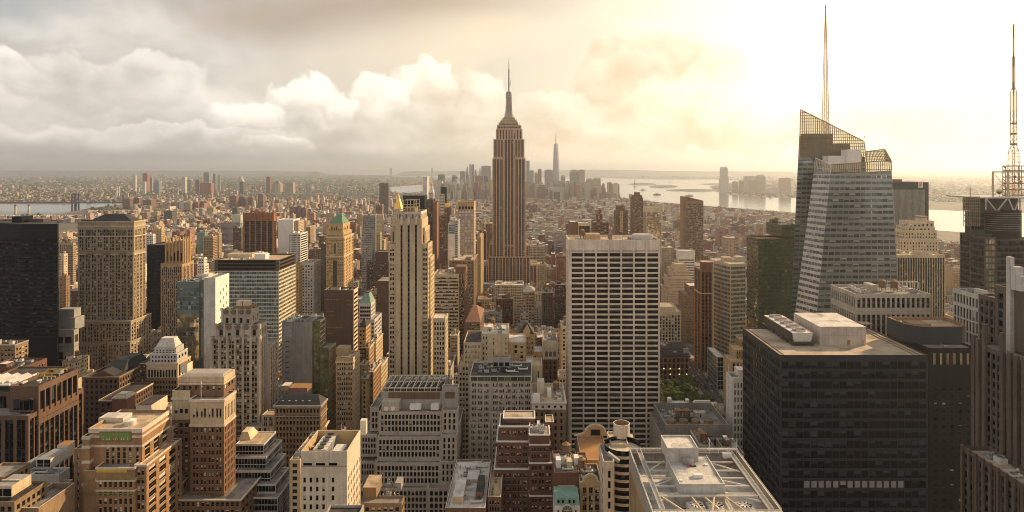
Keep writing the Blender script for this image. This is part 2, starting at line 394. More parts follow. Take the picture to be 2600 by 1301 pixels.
# ------------------------------------------------------------------ meshes
class MB:
    def __init__(s):
        s.v, s.f, s.m, s.uv, s.mats = [], [], [], [], []

    def mi(s, mat):
        if mat not in s.mats:
            s.mats.append(mat)
        return s.mats.index(mat)

    def poly(s, pts, mat, uv=None):
        n = len(s.v)
        s.v.extend(pts)
        s.f.append(tuple(range(n, n + len(pts))))
        s.m.append(s.mi(mat))
        s.uv.append(uv or ((0, 0), (1, 0), (1, 1), (0, 1)) if len(pts) == 4 else uv or [(0, 0)] * len(pts))

    def box(s, x0, x1, y0, y1, z0, z1, mat, top=None, bottom=False):
        a, b, c, d = (x0, y0, z0), (x1, y0, z0), (x1, y1, z0), (x0, y1, z0)
        e, f, g, h = (x0, y0, z1), (x1, y0, z1), (x1, y1, z1), (x0, y1, z1)
        s.poly((a, b, f, e), mat)
        s.poly((b, c, g, f), mat)
        s.poly((c, d, h, g), mat)
        s.poly((d, a, e, h), mat)
        s.poly((e, f, g, h), top or mat)
        if bottom:
            s.poly((d, c, b, a), mat)

    def frustum(s, r0, z0, r1, z1, mat, top=True):
        """r = (x0,x1,y0,y1) rectangles at two heights."""
        def ring(r, z): return [(r[0], r[2], z), (r[1], r[2], z), (r[1], r[3], z), (r[0], r[3], z)]
        a, b = ring(r0, z0), ring(r1, z1)
        for i in range(4):
            j = (i + 1) % 4
            s.poly((a[i], a[j], b[j], b[i]), mat)
        if top:
            s.poly(b, mat)

    def cyl(s, cx, cy, z0, z1, r0, r1, mat, n=16, cap=True, wallthick=0, capmat=None):
        a = [(cx + r0 * math.cos(2 * math.pi * i / n), cy + r0 * math.sin(2 * math.pi * i / n), z0) for i in range(n)]
        b = [(cx + r1 * math.cos(2 * math.pi * i / n), cy + r1 * math.sin(2 * math.pi * i / n), z1) for i in range(n)]
        for i in range(n):
            j = (i + 1) % n
            if r1 < 1e-4:
                s.poly((a[i], a[j], (cx, cy, z1)), mat)
            else:
                s.poly((a[i], a[j], b[j], b[i]), mat)
        if cap and r1 > 1e-4:
            s.poly(b, capmat or mat)

    def bar(s, p, q, wd, mat, ht=None):
        p, q = Vector(p), Vector(q)
        d = q - p
        if d.length < 1e-6:
            return
        d.normalize()
        up = Vector((0, 0, 1)) if abs(d.z) < 0.95 else Vector((0, 1, 0))
        sx = d.cross(up).normalized() * wd / 2
        sy = d.cross(sx).normalized() * (ht or wd) / 2
        c = [sx + sy, -sx + sy, -sx - sy, sx - sy]
        a, b = [tuple(p + k) for k in c], [tuple(q + k) for k in c]
        for i in range(4):
            j = (i + 1) % 4
            s.poly((a[i], b[i], b[j], a[j]), mat)
        s.poly(b, mat)
        s.poly(a[::-1], mat)

    def mesh(s, name, off=(0, 0, 0)):
        me = bpy.data.meshes.new(name)
        v = [(a - off[0], b - off[1], c - off[2]) for a, b, c in s.v] if any(off) else s.v
        me.from_pydata(v, [], s.f)
        for mt in s.mats:
            me.materials.append(MATS[mt])
        me.polygons.foreach_set('material_index', s.m)
        uvl = me.uv_layers.new(name='UVMap')
        uvl.data.foreach_set('uv', [c for f in s.uv for p in f for c in p])
        me.update()
        return me

    def build(s, name, parent=None, off=(0, 0, 0)):
        if not s.f:
            return None
        return link(name, s.mesh(name, off), parent)


def link(name, data, parent=None, loc=None, rz=None):
    o = bpy.data.objects.new(name, data)
    COL.objects.link(o)
    if parent:
        o.parent = parent
    if loc:
        o.location = loc
    if rz:
        o.rotation_euler = (0, 0, rz)
    return o


def tag(o, label, cat, group=None, kind=None):
    if label:
        o['label'] = label
    if cat:
        o['category'] = cat
    if group:
        o['group'] = group
    if kind:
        o['kind'] = kind
    return o


def X(px, Y): return (px - CX) * Y / F
def Z(py, Y): return H - (py - CY) * Y / F
def GY(py): return H * F / (py - CY)             # distance at which the ground shows at a photo height
def pxl(x, y, z): return CX + F * x / y, CY + F * (H - z) / y


# ------------------------------------------------------------------ shared roof gear
def shared(fn, name):
    mb = MB()
    fn(mb)
    return mb.mesh(name)


def _tank(mb):
    for sx in (-1, 1):
        for sy in (-1, 1):
            mb.box(sx * 1.2 - .12, sx * 1.2 + .12, sy * 1.2 - .12, sy * 1.2 + .12, 0, 2.2, 'steel_dark')
    mb.box(-1.7, 1.7, -1.7, 1.7, 2.2, 2.45, 'steel_dark')
    mb.cyl(0, 0, 2.45, 6.2, 2.0, 1.85, 'wood_tank', 14, False)
    for z in (3.0, 4.0, 5.0, 5.8):
        mb.cyl(0, 0, z, z + .1, 2.04, 2.04, 'steel_dark', 14, False)
    mb.cyl(0, 0, 6.2, 7.6, 2.15, 0, 'rust_roof', 14)


def _ac(mb):
    mb.box(-1.5, 1.5, -1.2, 1.2, .35, 1.9, 'steel_grey')
    mb.box(-1.3, 1.3, -1.0, 1.0, 0, .35, 'steel_dark')
    mb.cyl(-.7, 0, 1.9, 2.15, .55, .55, 'steel_dark', 10)
    mb.cyl(.7, 0, 1.9, 2.15, .55, .55, 'steel_dark', 10)


def _vent(mb):
    mb.cyl(0, 0, 0, 1.4, .3, .3, 'steel_grey', 8)
    mb.cyl(0, 0, 1.4, 1.9, .55, .25, 'steel_grey', 8)


def _duct(mb):
    mb.box(-3.5, 3.5, -.4, .4, .5, 1.2, 'steel_white')
    mb.box(-3.5, -2.7, -.4, .4, 1.2, 1.9, 'steel_white')
    mb.box(2.8, 3.5, .4, 2.6, .5, 1.2, 'steel_white')
    for x in (-2.5, 0, 2.3):
        mb.box(x - .08, x + .08, -.3, .3, 0, .5, 'steel_dark')


def _fanbox(mb):
    mb.box(-1.6, 1.6, -1.6, 1.6, 0, 2.0, 'steel_white')
    mb.cyl(0, 0, 2.0, 2.6, 1.3, 1.3, 'steel_grey', 14, False)
    mb.cyl(0, 0, 2.1, 2.15, 1.28, 1.28, 'steel_dark', 14)


SH = {k: shared(f, k) for k, f in dict(water_tank=_tank, ac_unit=_ac, roof_vent=_vent, duct=_duct, cooling_fan=_fanbox).items()}

OCC = []          # boxes already standing: (x0,x1,y0,y1)
LIM = []          # (px0,px1,Y,lowest photo row that must stay visible)
PAINT = []        # projected boxes of the modelled buildings, for finding what the infill shows
FRAME_BOTTOM = 1301.0


def cols_of(W, st):
    """Window spans along a wall of width W."""
    mx = st.get('mx', 0.8)
    if 'cols' in st:
        return [(a * W, b * W) for a, b in st['cols']]
    wf = min(max(.97, st.get('wf', .5)), st.get('wf', .5) * 1.2)
    inner = W - 2 * mx
    if inner <= 1:
        return []
    k, gap = st.get('grp', (1, 0))
    n = st.get('nc') or max(1, round(inner / (st.get('bay', 3.2) * k + gap)))
    gw = inner / n
    gp = gap if gap < gw * .6 else gw * .4
    bw = (gw - gp) / k
    out = []
    for i in range(n):
        for j in range(k):
            a = mx + i * gw + gp / 2 + j * bw
            out.append((a + bw * (1 - wf) / 2, a + bw * (1 + wf) / 2))
    return out


def rows_of(z0, z1, st, zclip):
    fl, hf, mt = st.get('fl', 3.7), st.get('hf', .55), st.get('mt', 1.6)
    hf = min(max(.9, hf), hf * 1.16)
    if 'nr' in st:
        fl = (z1 - z0 - mt - st.get('mb', 0)) / st['nr']
    out, z = [], z1 - mt
    while z - fl >= z0 + st.get('mb', 0) - 0.01 and z > zclip:
        o = fl * (1 - hf) * st.get('hoff', .4)
        out.append((z - o - fl * hf, z - o))
        z -= fl
    return out


def facade(mb, wins, org, ud, nr, W, z0, z1, st, zclip):
    ox, oy = org
    ux, uy = ud
    nx, ny = nr

    def P(u, z, d=0.0): return (ox + ux * u - nx * d, oy + uy * u - ny * d, z)

    def Q(u0, u1, a, b, mat, d=0.0): mb.poly((P(u0, a, d), P(u1, a, d), P(u1, b, d), P(u0, b, d)), mat)
    wl, sp = st.get('wall', 'limestone'), st.get('sp') or st.get('wall', 'limestone')
    cols, rows = cols_of(W, st), rows_of(z0, z1, st, zclip)
    if not cols or not rows or st.get('plain'):
        Q(0, W, z0, z1, wl)
        return
    rec, sdp = st.get('rec', .35), st.get('sd', 0.0)
    lo, hi = rows[-1][0], rows[0][1]
    Q(0, W, hi, z1, wl)
    if lo > z0 + .01:
        Q(0, W, z0, lo, wl)
    edge = [0.0] + [c for ab in cols for c in ab] + [W]
    for i in range(0, len(edge), 2):
        if edge[i + 1] - edge[i] > 1e-3:
            Q(edge[i], edge[i + 1], lo, hi, wl)
    rdm = wl
    for a, b in cols:
        mb.poly((P(a, lo), P(a, lo, rec), P(a, hi, rec), P(a, hi)), rdm)
        mb.poly((P(b, lo, rec), P(b, lo), P(b, hi), P(b, hi, rec)), rdm)
        if sdp:
            mb.poly((P(a, hi, sdp), P(b, hi, sdp), P(b, hi), P(a, hi)), wl)
        for i, (r0, r1) in enumerate(rows):
            if i:
                q0 = rows[i - 1][0]
                Q(a, b, r1, q0, sp, sdp)
                mb.poly((P(a, q0, sdp), P(b, q0, sdp), P(b, q0, rec), P(a, q0, rec)), st.get('sill') or sp)
            mb.poly((P(a, r1, rec), P(b, r1, rec), P(b, r1, sdp if i else 0), P(a, r1, sdp if i else 0)), sp)
            wins.append((P((a + b) / 2, (r0 + r1) / 2, rec), b - a, r1 - r0, nr, st.get('glass', 'glass_brick')))


def rot_of(nr):
    return {(0, -1): 0.0, (1, 0): math.pi / 2, (-1, 0): -math.pi / 2, (0, 1): math.pi}.get(nr, math.atan2(nr[0], -nr[1]))


ON_ROOF = frozenset('pipe bulkhead penthouse water_tank ac_unit roof_vent duct cooling_fan roof_tank skylight roof_drum dish roof_antenna chiller roof_house roof_shed hatch fan'.split())
WIN_MESH = {}


def win_mesh(wd, ht, g):
    k = (round(wd, 2), round(ht, 2), g)
    if k not in WIN_MESH:
        mb = MB()
        a, b = k[0] / 2, k[1] / 2
        mb.poly(((-a, 0, -b), (a, 0, -b), (a, 0, b), (-a, 0, b)), g)
        WIN_MESH[k] = mb.mesh('window_pane')
    return WIN_MESH[k]


class Bld:
    """One building: an Empty at its base with its wall, roofs, windows and roof gear as parts."""
    def __init__(s, name, label, Y, cat='building', vb=None, wall='limestone', win_cap=100, group=None, **st):
        s.name, s.label, s.cat, s.Y, s.vb, s.group = name, label, cat, Y, vb, group
        s.st = dict(st, wall=wall)
        s.mb, s.roof, s.roofs, s.wins, s.parts, s.boxes, s.cap = MB(), MB(), [], [], [], [], win_cap

    def tier(s, x0, x1, yt, dY=0, depth=None, xb=None, z0=0.0, zb_px=None, front=None, side=None, roof='grey_roof', par=1.0, cap=None, both=False, world=False, occ=True, **over):
        """A block of the building, given by its front edges and top in photo pixels at its own distance."""
        Yf = s.Y + dY
        if world:
            a, b, zt = x0, x1, yt
        else:
            a, b, zt = X(x0, Yf), X(x1, Yf), Z(yt, Yf)
        if xb is not None:                       # far end of the visible side, as it shows in the photo
            e = b if b < 0 else a
            depth = abs(e * F / (xb - CX)) - Yf
        depth = depth or 40
        c, d = Yf, Yf + depth
        if zb_px is not None:
            z0 = Z(zb_px, Yf)
        st = dict(s.st, **over)
        fst = dict(st, **(front or {}))
        sst = dict(st, **(side or {}))
        zc = H - (FRAME_BOTTOM + 30 - CY) * Yf / F
        facade(s.mb, s.wins, (a, c), (1, 0), (0, -1), b - a, z0, zt, fst, zc)
        vis_r, vis_l = b < 0 or both, a > 0 or both
        zc2 = H - (FRAME_BOTTOM + 30 - CY) * d / F
        facade(s.mb, s.wins, (b, c), (0, 1), (1, 0), d - c, z0, zt, sst if vis_r else dict(sst, plain=True), zc2)
        facade(s.mb, s.wins, (a, d), (0, -1), (-1, 0), d - c, z0, zt, sst if vis_l else dict(sst, plain=True), zc2)
        wl = st['wall']
        s.mb.poly(((b, d, z0), (a, d, z0), (a, d, zt), (b, d, zt)), wl)
        k, cm = 0.45, cap or st.get('cap') or wl
        ia, ib, ic, id_ = a + k, b - k, c + k, d - k
        zr = zt - par
        for p, q in (((a, c), (b, c)), ((b, c), (b, d)), ((b, d), (a, d)), ((a, d), (a, c))):
            f = lambda t: (min(max(t[0], ia), ib), min(max(t[1], ic), id_))
            pi, qi = f(p), f(q)
            s.mb.poly(((*p, zt), (*q, zt), (*qi, zt), (*pi, zt)), cm)
            s.mb.poly(((*pi, zt), (*qi, zt), (*qi, zr), (*pi, zr)), wl)
        rm = MB()
        rm.poly(((ia, ic, zr), (ib, ic, zr), (ib, id_, zr), (ia, id_, zr)), roof)
        s.roofs.append((rm, (a, b, c, d)))
        bx = (a, b, c, d, z0, zt, zr)
        s.boxes.append(bx)
        if occ:
            OCC.append((a - 2, b + 2, c - 2, d + 2))
        return bx

    def part(s, name, mb):
        s.parts.append((name, mb))
        return mb

    def block(s, name, x0, x1, yt, yb, dY=0, depth=8, mat='limestone', top=None):
        """A part given in photo pixels: a box between two photo rows."""
        Yf = s.Y + dY
        mb = MB()
        mb.box(X(x0, Yf), X(x1, Yf), Yf, Yf + depth, Z(yb, Yf), Z(yt, Yf), mat, top)
        return s.part(name, mb)

    def band(s, bx, z, h=0.9, out=0.5, mat='stone_trim', name='cornice'):
        a, b, c, d = bx[:4]
        mb = MB()
        mb.box(a - out, b + out, c - out, c - .003, z - h, z, mat, bottom=True)
        mb.box(b + .003, b + out, c - .003, d, z - h, z, mat, bottom=True)
        mb.box(a - out, a - .003, c - .003, d, z - h, z, mat, bottom=True)
        s.part(name, mb)

    def gear(s, bx, seed, n=5, tank=0, bulk=1, big=False):
        """Bulkheads, units, ducts and tanks standing on a roof."""
        r = random.Random(seed)
        a, b, c, d, _, _, z = bx
        W, D = b - a, d - c
        used = []

        def spot(w2, d2):
            for _ in range(12):
                x, y = r.uniform(a + 1 + w2, b - 1 - w2) if W > 2 * w2 + 2 else None, r.uniform(c + 1 + d2, d - 1 - d2) if D > 2 * d2 + 2 else None
                if x is None or y is None:
                    return None
                if all(abs(x - u[0]) > w2 + u[2] or abs(y - u[1]) > d2 + u[3] for u in used):
                    used.append((x, y, w2 + .2, d2 + .2))
                    return x, y
            return None
        for _ in range(bulk):
            w2, d2, hh = r.uniform(.08, .17) * W, r.uniform(.1, .2) * D, r.uniform(2.8, 5)
            p = spot(w2, d2)
            if p:
                mb = MB()
                mb.box(p[0] - w2, p[0] + w2, p[1] - d2, p[1] + d2, z, z + hh, s.st['wall'] if r.random() < .6 else r.choice(['concrete', 'grey_stone', 'umber']), r.choice(['grey_roof', 'white_roof', 'tar_roof']))
                mb.box(p[0] - .6, p[0] + .6, p[1] - d2 - .04, p[1] - d2 - .003, z, z + 2.1, 'steel_dark')
                s.part('bulkhead', mb)
        for _ in range(tank):
            p = spot(2.2, 2.2)
            if p:
                s.parts.append(('water_tank', (SH['water_tank'], (p[0], p[1], z), r.uniform(.85, 1.25), r.uniform(0, 3))))
        for _ in range(n + (6 if s.Y < 600 else 1)):
            k = r.choice(['ac_unit', 'ac_unit', 'roof_vent', 'duct', 'cooling_fan', 'roof_vent'])
            sc = r.uniform(.7, 1.2)
            p = spot({'duct': 3.6, 'roof_vent': .6}.get(k, 1.7) * sc, {'duct': 2.7, 'roof_vent': .6}.get(k, 1.7) * sc)
            if p:
                s.parts.append((k, (SH[k], (p[0], p[1], z), sc, r.choice((0, 0, math.pi)))))
        for _ in range(3 if s.Y < 620 and W > 6 and D > 6 else 0):
            x, y, q_ = r.uniform(a + 1, b - 1), r.uniform(c + 1, d - 1), r.uniform(.3, .6)
            mb, mt_ = MB(), r.choice(('steel_white', 'steel_grey', 'umber', 'steel_dark'))
            e_ = (a + 1 + (W - 2) * r.random(), y) if r.random() < .6 else (x, c + 1 + (D - 2) * r.random())
            mb.bar((x, y, z + q_), (*e_, z + q_), q_ * .8, mt_)
            mb.bar((x, y, z), (x, y, z + q_), q_ * .7, mt_)
            s.part('pipe', mb)

    def done(s, **props):
        xs = [q for b in s.boxes for q in (b[0], b[1])] or [0]
        ys = [q for b in s.boxes for q in (b[2], b[3])] or [s.Y]
        off = ((min(xs) + max(xs)) / 2, (min(ys) + max(ys)) / 2, 0.0)
        root = bpy.data.objects.new(s.name, None)
        root.location = off
        root.empty_display_size = 5
        COL.objects.link(root)
        tag(root, s.label, s.cat, s.group)
        s.mb.build('wall', root, off)
        s.roof.build('roof', root, off)
        tops = [(rm.build('roof', root, off), q, rm.v[0][2]) for rm, q in s.roofs]
        for nm, q in s.parts:
            if isinstance(q, MB):
                if not q.v:
                    continue
                x, y, z = (sum(v[k] for v in q.v) / len(q.v) for k in range(3))
            else:
                x, y, z = q[1]
            par_ = root                              # what stands on a roof belongs to that roof
            if nm in ON_ROOF:
                under = [t_ for t_ in tops if t_[1][0] <= x <= t_[1][1] and t_[1][2] <= y <= t_[1][3] and t_[2] <= z + 1.5]
                if under:
                    par_ = max(under, key=lambda t_: t_[2])[0]
            if isinstance(q, MB):
                q.build(nm, par_, off)
            else:
                me, loc, sc, rz = q
                o = link(nm, me, par_, (loc[0] - off[0], loc[1] - off[1], loc[2]), rz)
                o.scale = (sc, sc, sc)
        # windows: the ones that show largest each by themselves, the rest as one
        ind, rest = [], []
        for wn in s.wins:
            p = wn[0]
            x, y = pxl(*p)
            big = wn[2] * F / p[1] >= 3.6 and -20 < x < 2620 and y < 1310
            (ind if big else rest).append(wn)
        ind.sort(key=lambda q: (-round(q[0][2], 1), q[0][1]))
        rest += ind[s.cap:]
        ind = ind[:s.cap]
        for p, wd, ht, nr, g in ind:
            link('window', win_mesh(wd, ht, g), root, (p[0] - off[0], p[1] - off[1], p[2]), rot_of(nr))
        mb = MB()
        for p, wd, ht, nr, g in rest:
            ux, uy = -nr[1] * wd / 2, nr[0] * wd / 2
            h2 = ht / 2
            mb.poly(((p[0] - ux, p[1] - uy, p[2] - h2), (p[0] + ux, p[1] + uy, p[2] - h2), (p[0] + ux, p[1] + uy, p[2] + h2), (p[0] - ux, p[1] - uy, p[2] + h2)), g)
        o = mb.build('window', root, off)
        if o and len(rest) > 1:
            o['kind'] = 'stuff'
            o['label'] = 'remaining rows of windows'
        for bx in s.boxes:
            c = [pxl(x, y, z) for x in bx[:2] for y in bx[2:4] for z in (max(bx[4], 0), bx[5])]
            PAINT.append((bx[2], min(p[0] for p in c), max(p[0] for p in c), min(p[1] for p in c), max(p[1] for p in c), -1))
            if s.vb:
                LIM.append((min(p[0] for p in c) - 2, max(p[0] for p in c) + 2, bx[2], s.vb))
        return root


# ------------------------------------------------------------------ ground, water, roads
def sheet(name, pts, z, mat, kind='structure', label=None):
    mb = MB()
    mb.poly([(x, y, z) for x, y in pts], mat)
    o = mb.build(name)
    o['kind'] = kind
    if label:
        o['label'] = label
    return o


def gpx(*pp): return [(X(x, GY(y)), GY(y)) for x, y in pp]


sheet('ground', [(-60000, -3000), (60000, -3000), (60000, 70000), (-60000, 70000)], 0.0, 'land')
WATER = {
    'harbor_water': gpx((1540, 496), (1562, 501), (1644, 512), (1733, 522), (1806, 526), (1950, 538), (2050, 548), (2300, 580), (2460, 592), (2720, 612),
                        (2720, 546), (2450, 537), (2360, 533), (2270, 522), (2030, 504), (1950, 501), (1850, 495), (1818, 488), (1800, 474), (1880, 460), (1830, 456.5),
                        (1600, 454.5), (1480, 451), (1380, 451.5), (1300, 455), (1180, 458), (1150, 466), (1300, 470), (1400, 484), (1500, 491)),
    'river_water': gpx((-140, 518), (150, 520), (310, 511), (322, 518), (215, 531), (150, 545), (0, 553), (-140, 560)),
    'inlet_water': gpx((985, 476), (1060, 470), (1130, 474), (1125, 482), (1070, 489), (1000, 491)),
    'bay_water': gpx((560, 437.0), (1230, 437.0), (1230, 446), (1130, 452), (1030, 449), (930, 445.5), (700, 441)),
}
for nm, pts in WATER.items():
    sheet(nm, pts[::-1], 0.6, 'water')
# islands in the harbour, low land rising out of the water
def island(pts, h, nm='island', mat='hill'):
    mb = MB()
    n = len(pts)
    cx, cyy = sum(p[0] for p in pts) / n, sum(p[1] for p in pts) / n
    inner = [(cx + (p[0] - cx) * .7, cyy + (p[1] - cyy) * .7, h) for p in pts]
    outer = [(p[0], p[1], -.2) for p in pts]
    for i in range(n):
        j = (i + 1) % n
        mb.poly((outer[i], outer[j], inner[j], inner[i]), mat)
    mb.poly(inner, mat)
    o = mb.build(nm)
    o['kind'] = 'structure'
    return o


def oval(x0, x1, y0, y1, n=14, sd=1):
    r = random.Random(sd)
    q = []
    for i in range(n):
        a = 2 * math.pi * i / n
        k = r.uniform(.8, 1.1)
        x, y = (x0 + x1) / 2 + (x1 - x0) / 2 * math.cos(a) * k, (y0 + y1) / 2 + (y1 - y0) / 2 * math.sin(a) * k
        q.append((X(x, GY(y)), GY(y)))
    return q[::-1]


island(oval(1592, 1672, 465.5, 471.5, 14, 3), 12)
island(oval(1648, 1730, 471.0, 478.5, 14, 4), 14)
island(oval(1690, 1835, 481.5, 487.0, 18, 5), 10)
island(oval(1770, 1880, 466.5, 470.0, 14, 6), 8)
island(oval(1605, 1830, 453.2, 456.8, 18, 7), 10)


def ridge(pts, depth, nm='hills'):
    """A long hill: crest heights along a line."""
    mb = MB()
    fr, cr, bk = [], [], []
    for x, y, h in pts:
        fr.append((x, y, -1))
        cr.append((x, y + depth * .5, h))
        bk.append((x, y + depth, -1))
    for i in range(len(pts) - 1):
        mb.poly((fr[i], fr[i + 1], cr[i + 1], cr[i]), 'hill')
        mb.poly((cr[i], cr[i + 1], bk[i + 1], bk[i]), 'hill')
    o = mb.build(nm)
    o['kind'] = 'structure'


def ridge_px(pts, Y, depth, seed, jit=.5, sub=6):
    r = random.Random(seed)
    q = []
    for (x0, y0), (x1, y1) in zip(pts, pts[1:]):
        for k in range(sub):
            f = k / sub
            yy = y0 + (y1 - y0) * f + r.uniform(-jit, jit)
            q.append((X(x0 + (x1 - x0) * f, Y), Y, max(5, Z(yy, Y + depth * .5))))
    ridge(q, depth)


ridge_px([(1330, 436), (1400, 434.5), (1450, 432), (1530, 431.2), (1620, 432), (1720, 434), (1850, 435.5), (2100, 436)], 21000, 4000, 3, .3)
ridge_px([(-150, 434), (100, 433.5), (300, 434), (520, 433.4), (640, 435), (800, 436.5)], 26000, 3000, 4, .25)
ridge_px([(1000, 437), (1040, 434.8), (1100, 435.5), (1180, 434.6), (1290, 435), (1340, 436)], 24000, 3000, 5, .25)
ridge_px([(2000, 437), (2300, 435.5), (2700, 435)], 30000, 3000, 6, .25)

# avenue running away past the park, its pavements with a kerb, the park lawn
AV0, AV1 = 195.0, 213.0
sheet('road', [(AV0, 600), (AV1, 600), (AV1 + 16, 1500), (AV0 + 16, 1500)], 0.02, 'asphalt')
mb = MB()
for k in range(1, 3):
    for i in range(60):
        y = 640 + i * 9
        x = AV0 + 6 * k + (y - 600) / 900 * 16
        mb.poly(((x - .1, y, .03), (x + .1, y, .03), (x + .16, y + 4, .03), (x - .04, y + 4, .03)), 'white_panel')
o = mb.build('road_marking')
o['kind'] = 'structure'
for nm, xa, xb in (('pavement', AV0 - 7, AV0), ('pavement', AV1, AV1 + 5)):
    mb = MB()
    q = [(xa, 600), (xb, 600), (xb + 16, 1500), (xa + 16, 1500)]
    mb.poly([(x, y, .14) for x, y in q], 'paving')
    mb.poly([(q[1][0], 600, .14), (q[1][0], 600, 0), (q[2][0], 1500, 0), (q[2][0], 1500, .14)], 'paving')
    mb.poly([(q[0][0], 600, 0), (q[0][0], 600, .14), (q[3][0], 1500, .14), (q[3][0], 1500, 0)], 'paving')
    o = mb.build(nm)
    o['kind'] = 'structure'
sheet('park_lawn', [(95, 628), (187.5, 628), (187.5, 738), (95, 738)], 0.03, 'leaf')
OCC.append((AV0 - 8, AV1 + 8, 560, 1000))
OCC.append((AV0 - 2, AV1 + 22, 1000, 1500))
OCC.append((88, 200, 560, 742))

# ------------------------------------------------------------------ park trees
def tree_meshes(seed):
    r = random.Random(seed)
    tr = MB()
    tr.cyl(0, 0, 0, 6, .45, .28, 'bark', 8, False)
    for i in range(6):
        a = i * 1.05 + r.uniform(-.3, .3)
        tr.bar((0, 0, 4.5 + i * .25), (math.cos(a) * 3.2, math.sin(a) * 3.2, 9.5 + r.uniform(-1, 2)), .22, 'bark')
    cr = MB()
    lumps = [(r.gauss(0, 2.5), r.gauss(0, 2.5), 10.5 + r.uniform(-2.6, 3.4), r.uniform(1.5, 2.7)) for _ in range(17)]
    for lx, ly, lz, lr in lumps:
        for _ in range(70):
            d = Vector((r.gauss(0, 1), r.gauss(0, 1), r.gauss(.25, 1))).normalized() * lr * r.uniform(.7, 1.08)
            c = Vector((lx, ly, lz)) + d
            t1 = Vector((r.gauss(0, 1), r.gauss(0, 1), r.gauss(0, .5))).normalized()
            t2 = d.cross(t1).normalized() if d.cross(t1).length > 1e-3 else Vector((1, 0, 0))
            t1 = t2.cross(d).normalized()
            k = r.uniform(.28, .55)
            t1, t2 = t1 * k, t2 * k * .8
            cr.poly((tuple(c - t1 - t2), tuple(c + t1 - t2), tuple(c + t1 * .8 + t2), tuple(c - t1 * .8 + t2)), 'leaf')
    return tr.mesh('trunk'), cr.mesh('crown')


TREES = [tree_meshes(i) for i in range(4)]
r = random.Random(5)
spots = []
for row in range(7):
    for k in range(7):
        x, y = 106 + k * 12.4 + r.uniform(-3, 3) + (row % 2) * 5, 640 + row * 14 + r.uniform(-3, 3)
        if x < 184:
            spots.append((x, y))
for i, (x, y) in enumerate(spots):
    root = link('park_tree', None, None, (x, y, 0), r.uniform(0, 6))
    sc = r.uniform(.95, 1.3)
    root.scale = (sc * 1.15, sc * 1.15, sc)
    tm, cm = TREES[i % 4]
    link('trunk', tm, root)
    link('crown', cm, root)
    tag(root, 'leafy green park tree in the grove beside the avenue, below the brown lit-window hotel', 'tree', 'trees packed together in the small park')
# ------------------------------------------------------------------ the buildings one can tell apart (front edges and tops in photo pixels)
# --- the spire tower
b = Bld('spire_tower', 'very tall stepped limestone tower with a silver mast and needle spire', 1280, 'skyscraper', vb=722, wall='spire_stone', sp='umber',
        glass='glass_bare', sd=.45, rec=.6, bay=3.2, wf=.52, hf=.56, fl=3.75, mx=1.2, win_cap=100, cap='stone_trim')
PIER = dict(grp=(2, 1.6), bay=2.5, wf=.72)
b.tier(1225, 1364, 673, dY=-4, depth=70, **PIER)
b.tier(1239, 1346.5, 652, dY=-8, depth=60, **PIER)
b.tier(1242.5, 1251, 619, dY=4, depth=50, zb_px=660, mx=.4)
b.tier(1336.5, 1346, 623, dY=4, depth=50, zb_px=660, mx=.4)
b.tier(1250.2, 1279, 402.5, dY=0, depth=56, zb_px=660, **PIER)
b.tier(1306, 1334.5, 402.5, dY=0, depth=56, zb_px=660, **PIER)
b.tier(1279.4, 1305.6, 353, dY=3, depth=48, zb_px=660, **PIER)
b.tier(1279.3, 1305.7, 623.6, dY=-.5, depth=3, zb_px=660, **PIER)
b.tier(1252.8, 1279.2, 353.6, dY=1.5, depth=50, zb_px=403, **PIER)
b.tier(1305.8, 1331.5, 353.6, dY=1.5, depth=50, zb_px=403, **PIER)
b.tier(1259, 1326.4, 328, dY=3.6, depth=44, zb_px=354, nr=2, fl=8, hf=.85, grp=(1, 2.5), bay=3)
t5 = b.tier(1261.5, 1323.5, 318, dY=5, depth=40, zb_px=328, nr=1, hf=.4, bay=6)
cx0, cyy = X(1292, 1305), 1305
mb = b.part('mast_base', MB())
for i, (hw, y0, y1) in enumerate(((24, 318, 314), (22.5, 314, 311), (20.5, 311, 307.5), (16.5, 307.5, 304), (15, 304, 301), (12.5, 301, 298))):
    q = hw * 1305 / F
    mb.box(cx0 - q, cx0 + q, cyy - q, cyy + q, Z(y0, 1305), Z(y1, 1305), 'tan' if i % 2 == 0 else 'concrete')
mb = b.part('mast', MB())
k = 1305 / F
mb.cyl(cx0, cyy, Z(298, 1305), Z(284, 1305), 11 * k, 9 * k, 'concrete', 16)
mb.cyl(cx0, cyy, Z(284, 1305), Z(248, 1305), 8.6 * k, 7.4 * k, 'grey_stone', 16)
for i in range(4):
    a = math.pi / 4 + i * math.pi / 2
    p = (cx0 + math.cos(a) * 10.5 * k, cyy + math.sin(a) * 10.5 * k)
    q = (cx0 + math.cos(a) * 7.8 * k, cyy + math.sin(a) * 7.8 * k)
    mb.bar((*p, Z(298, 1305)), (*q, Z(250, 1305)), 2.6, 'stone_trim')
for y0, y1, rr in ((248, 246, 8.6), (246, 242, 7.6), (242, 240, 8.4), (240, 236, 6.6), (236, 234.5, 7.4)):
    mb.cyl(cx0, cyy, Z(y0, 1305), Z(y1, 1305), rr * k, rr * k, 'stone_trim' if y0 - y1 < 3 else 'steel_grey', 16)
mb.cyl(cx0, cyy, Z(234.5, 1305), Z(230, 1305), 4.5 * k, 1.6 * k, 'steel_grey', 12)
mb = b.part('antenna', MB())
for y0, y1, rr in ((230, 206, 1.5), (206, 178, 1.25), (178, 158, .8), (158, 145, .4)):
    mb.cyl(cx0, cyy, Z(y0, 1305), Z(y1, 1305), rr * k, rr * k * .9, 'steel_dark', 8)
for y in (222, 214, 207, 200, 193, 186, 179):
    mb.cyl(cx0, cyy, Z(y, 1305), Z(y - 2.2, 1305), 2.1 * k, 2.1 * k, 'umber', 8)
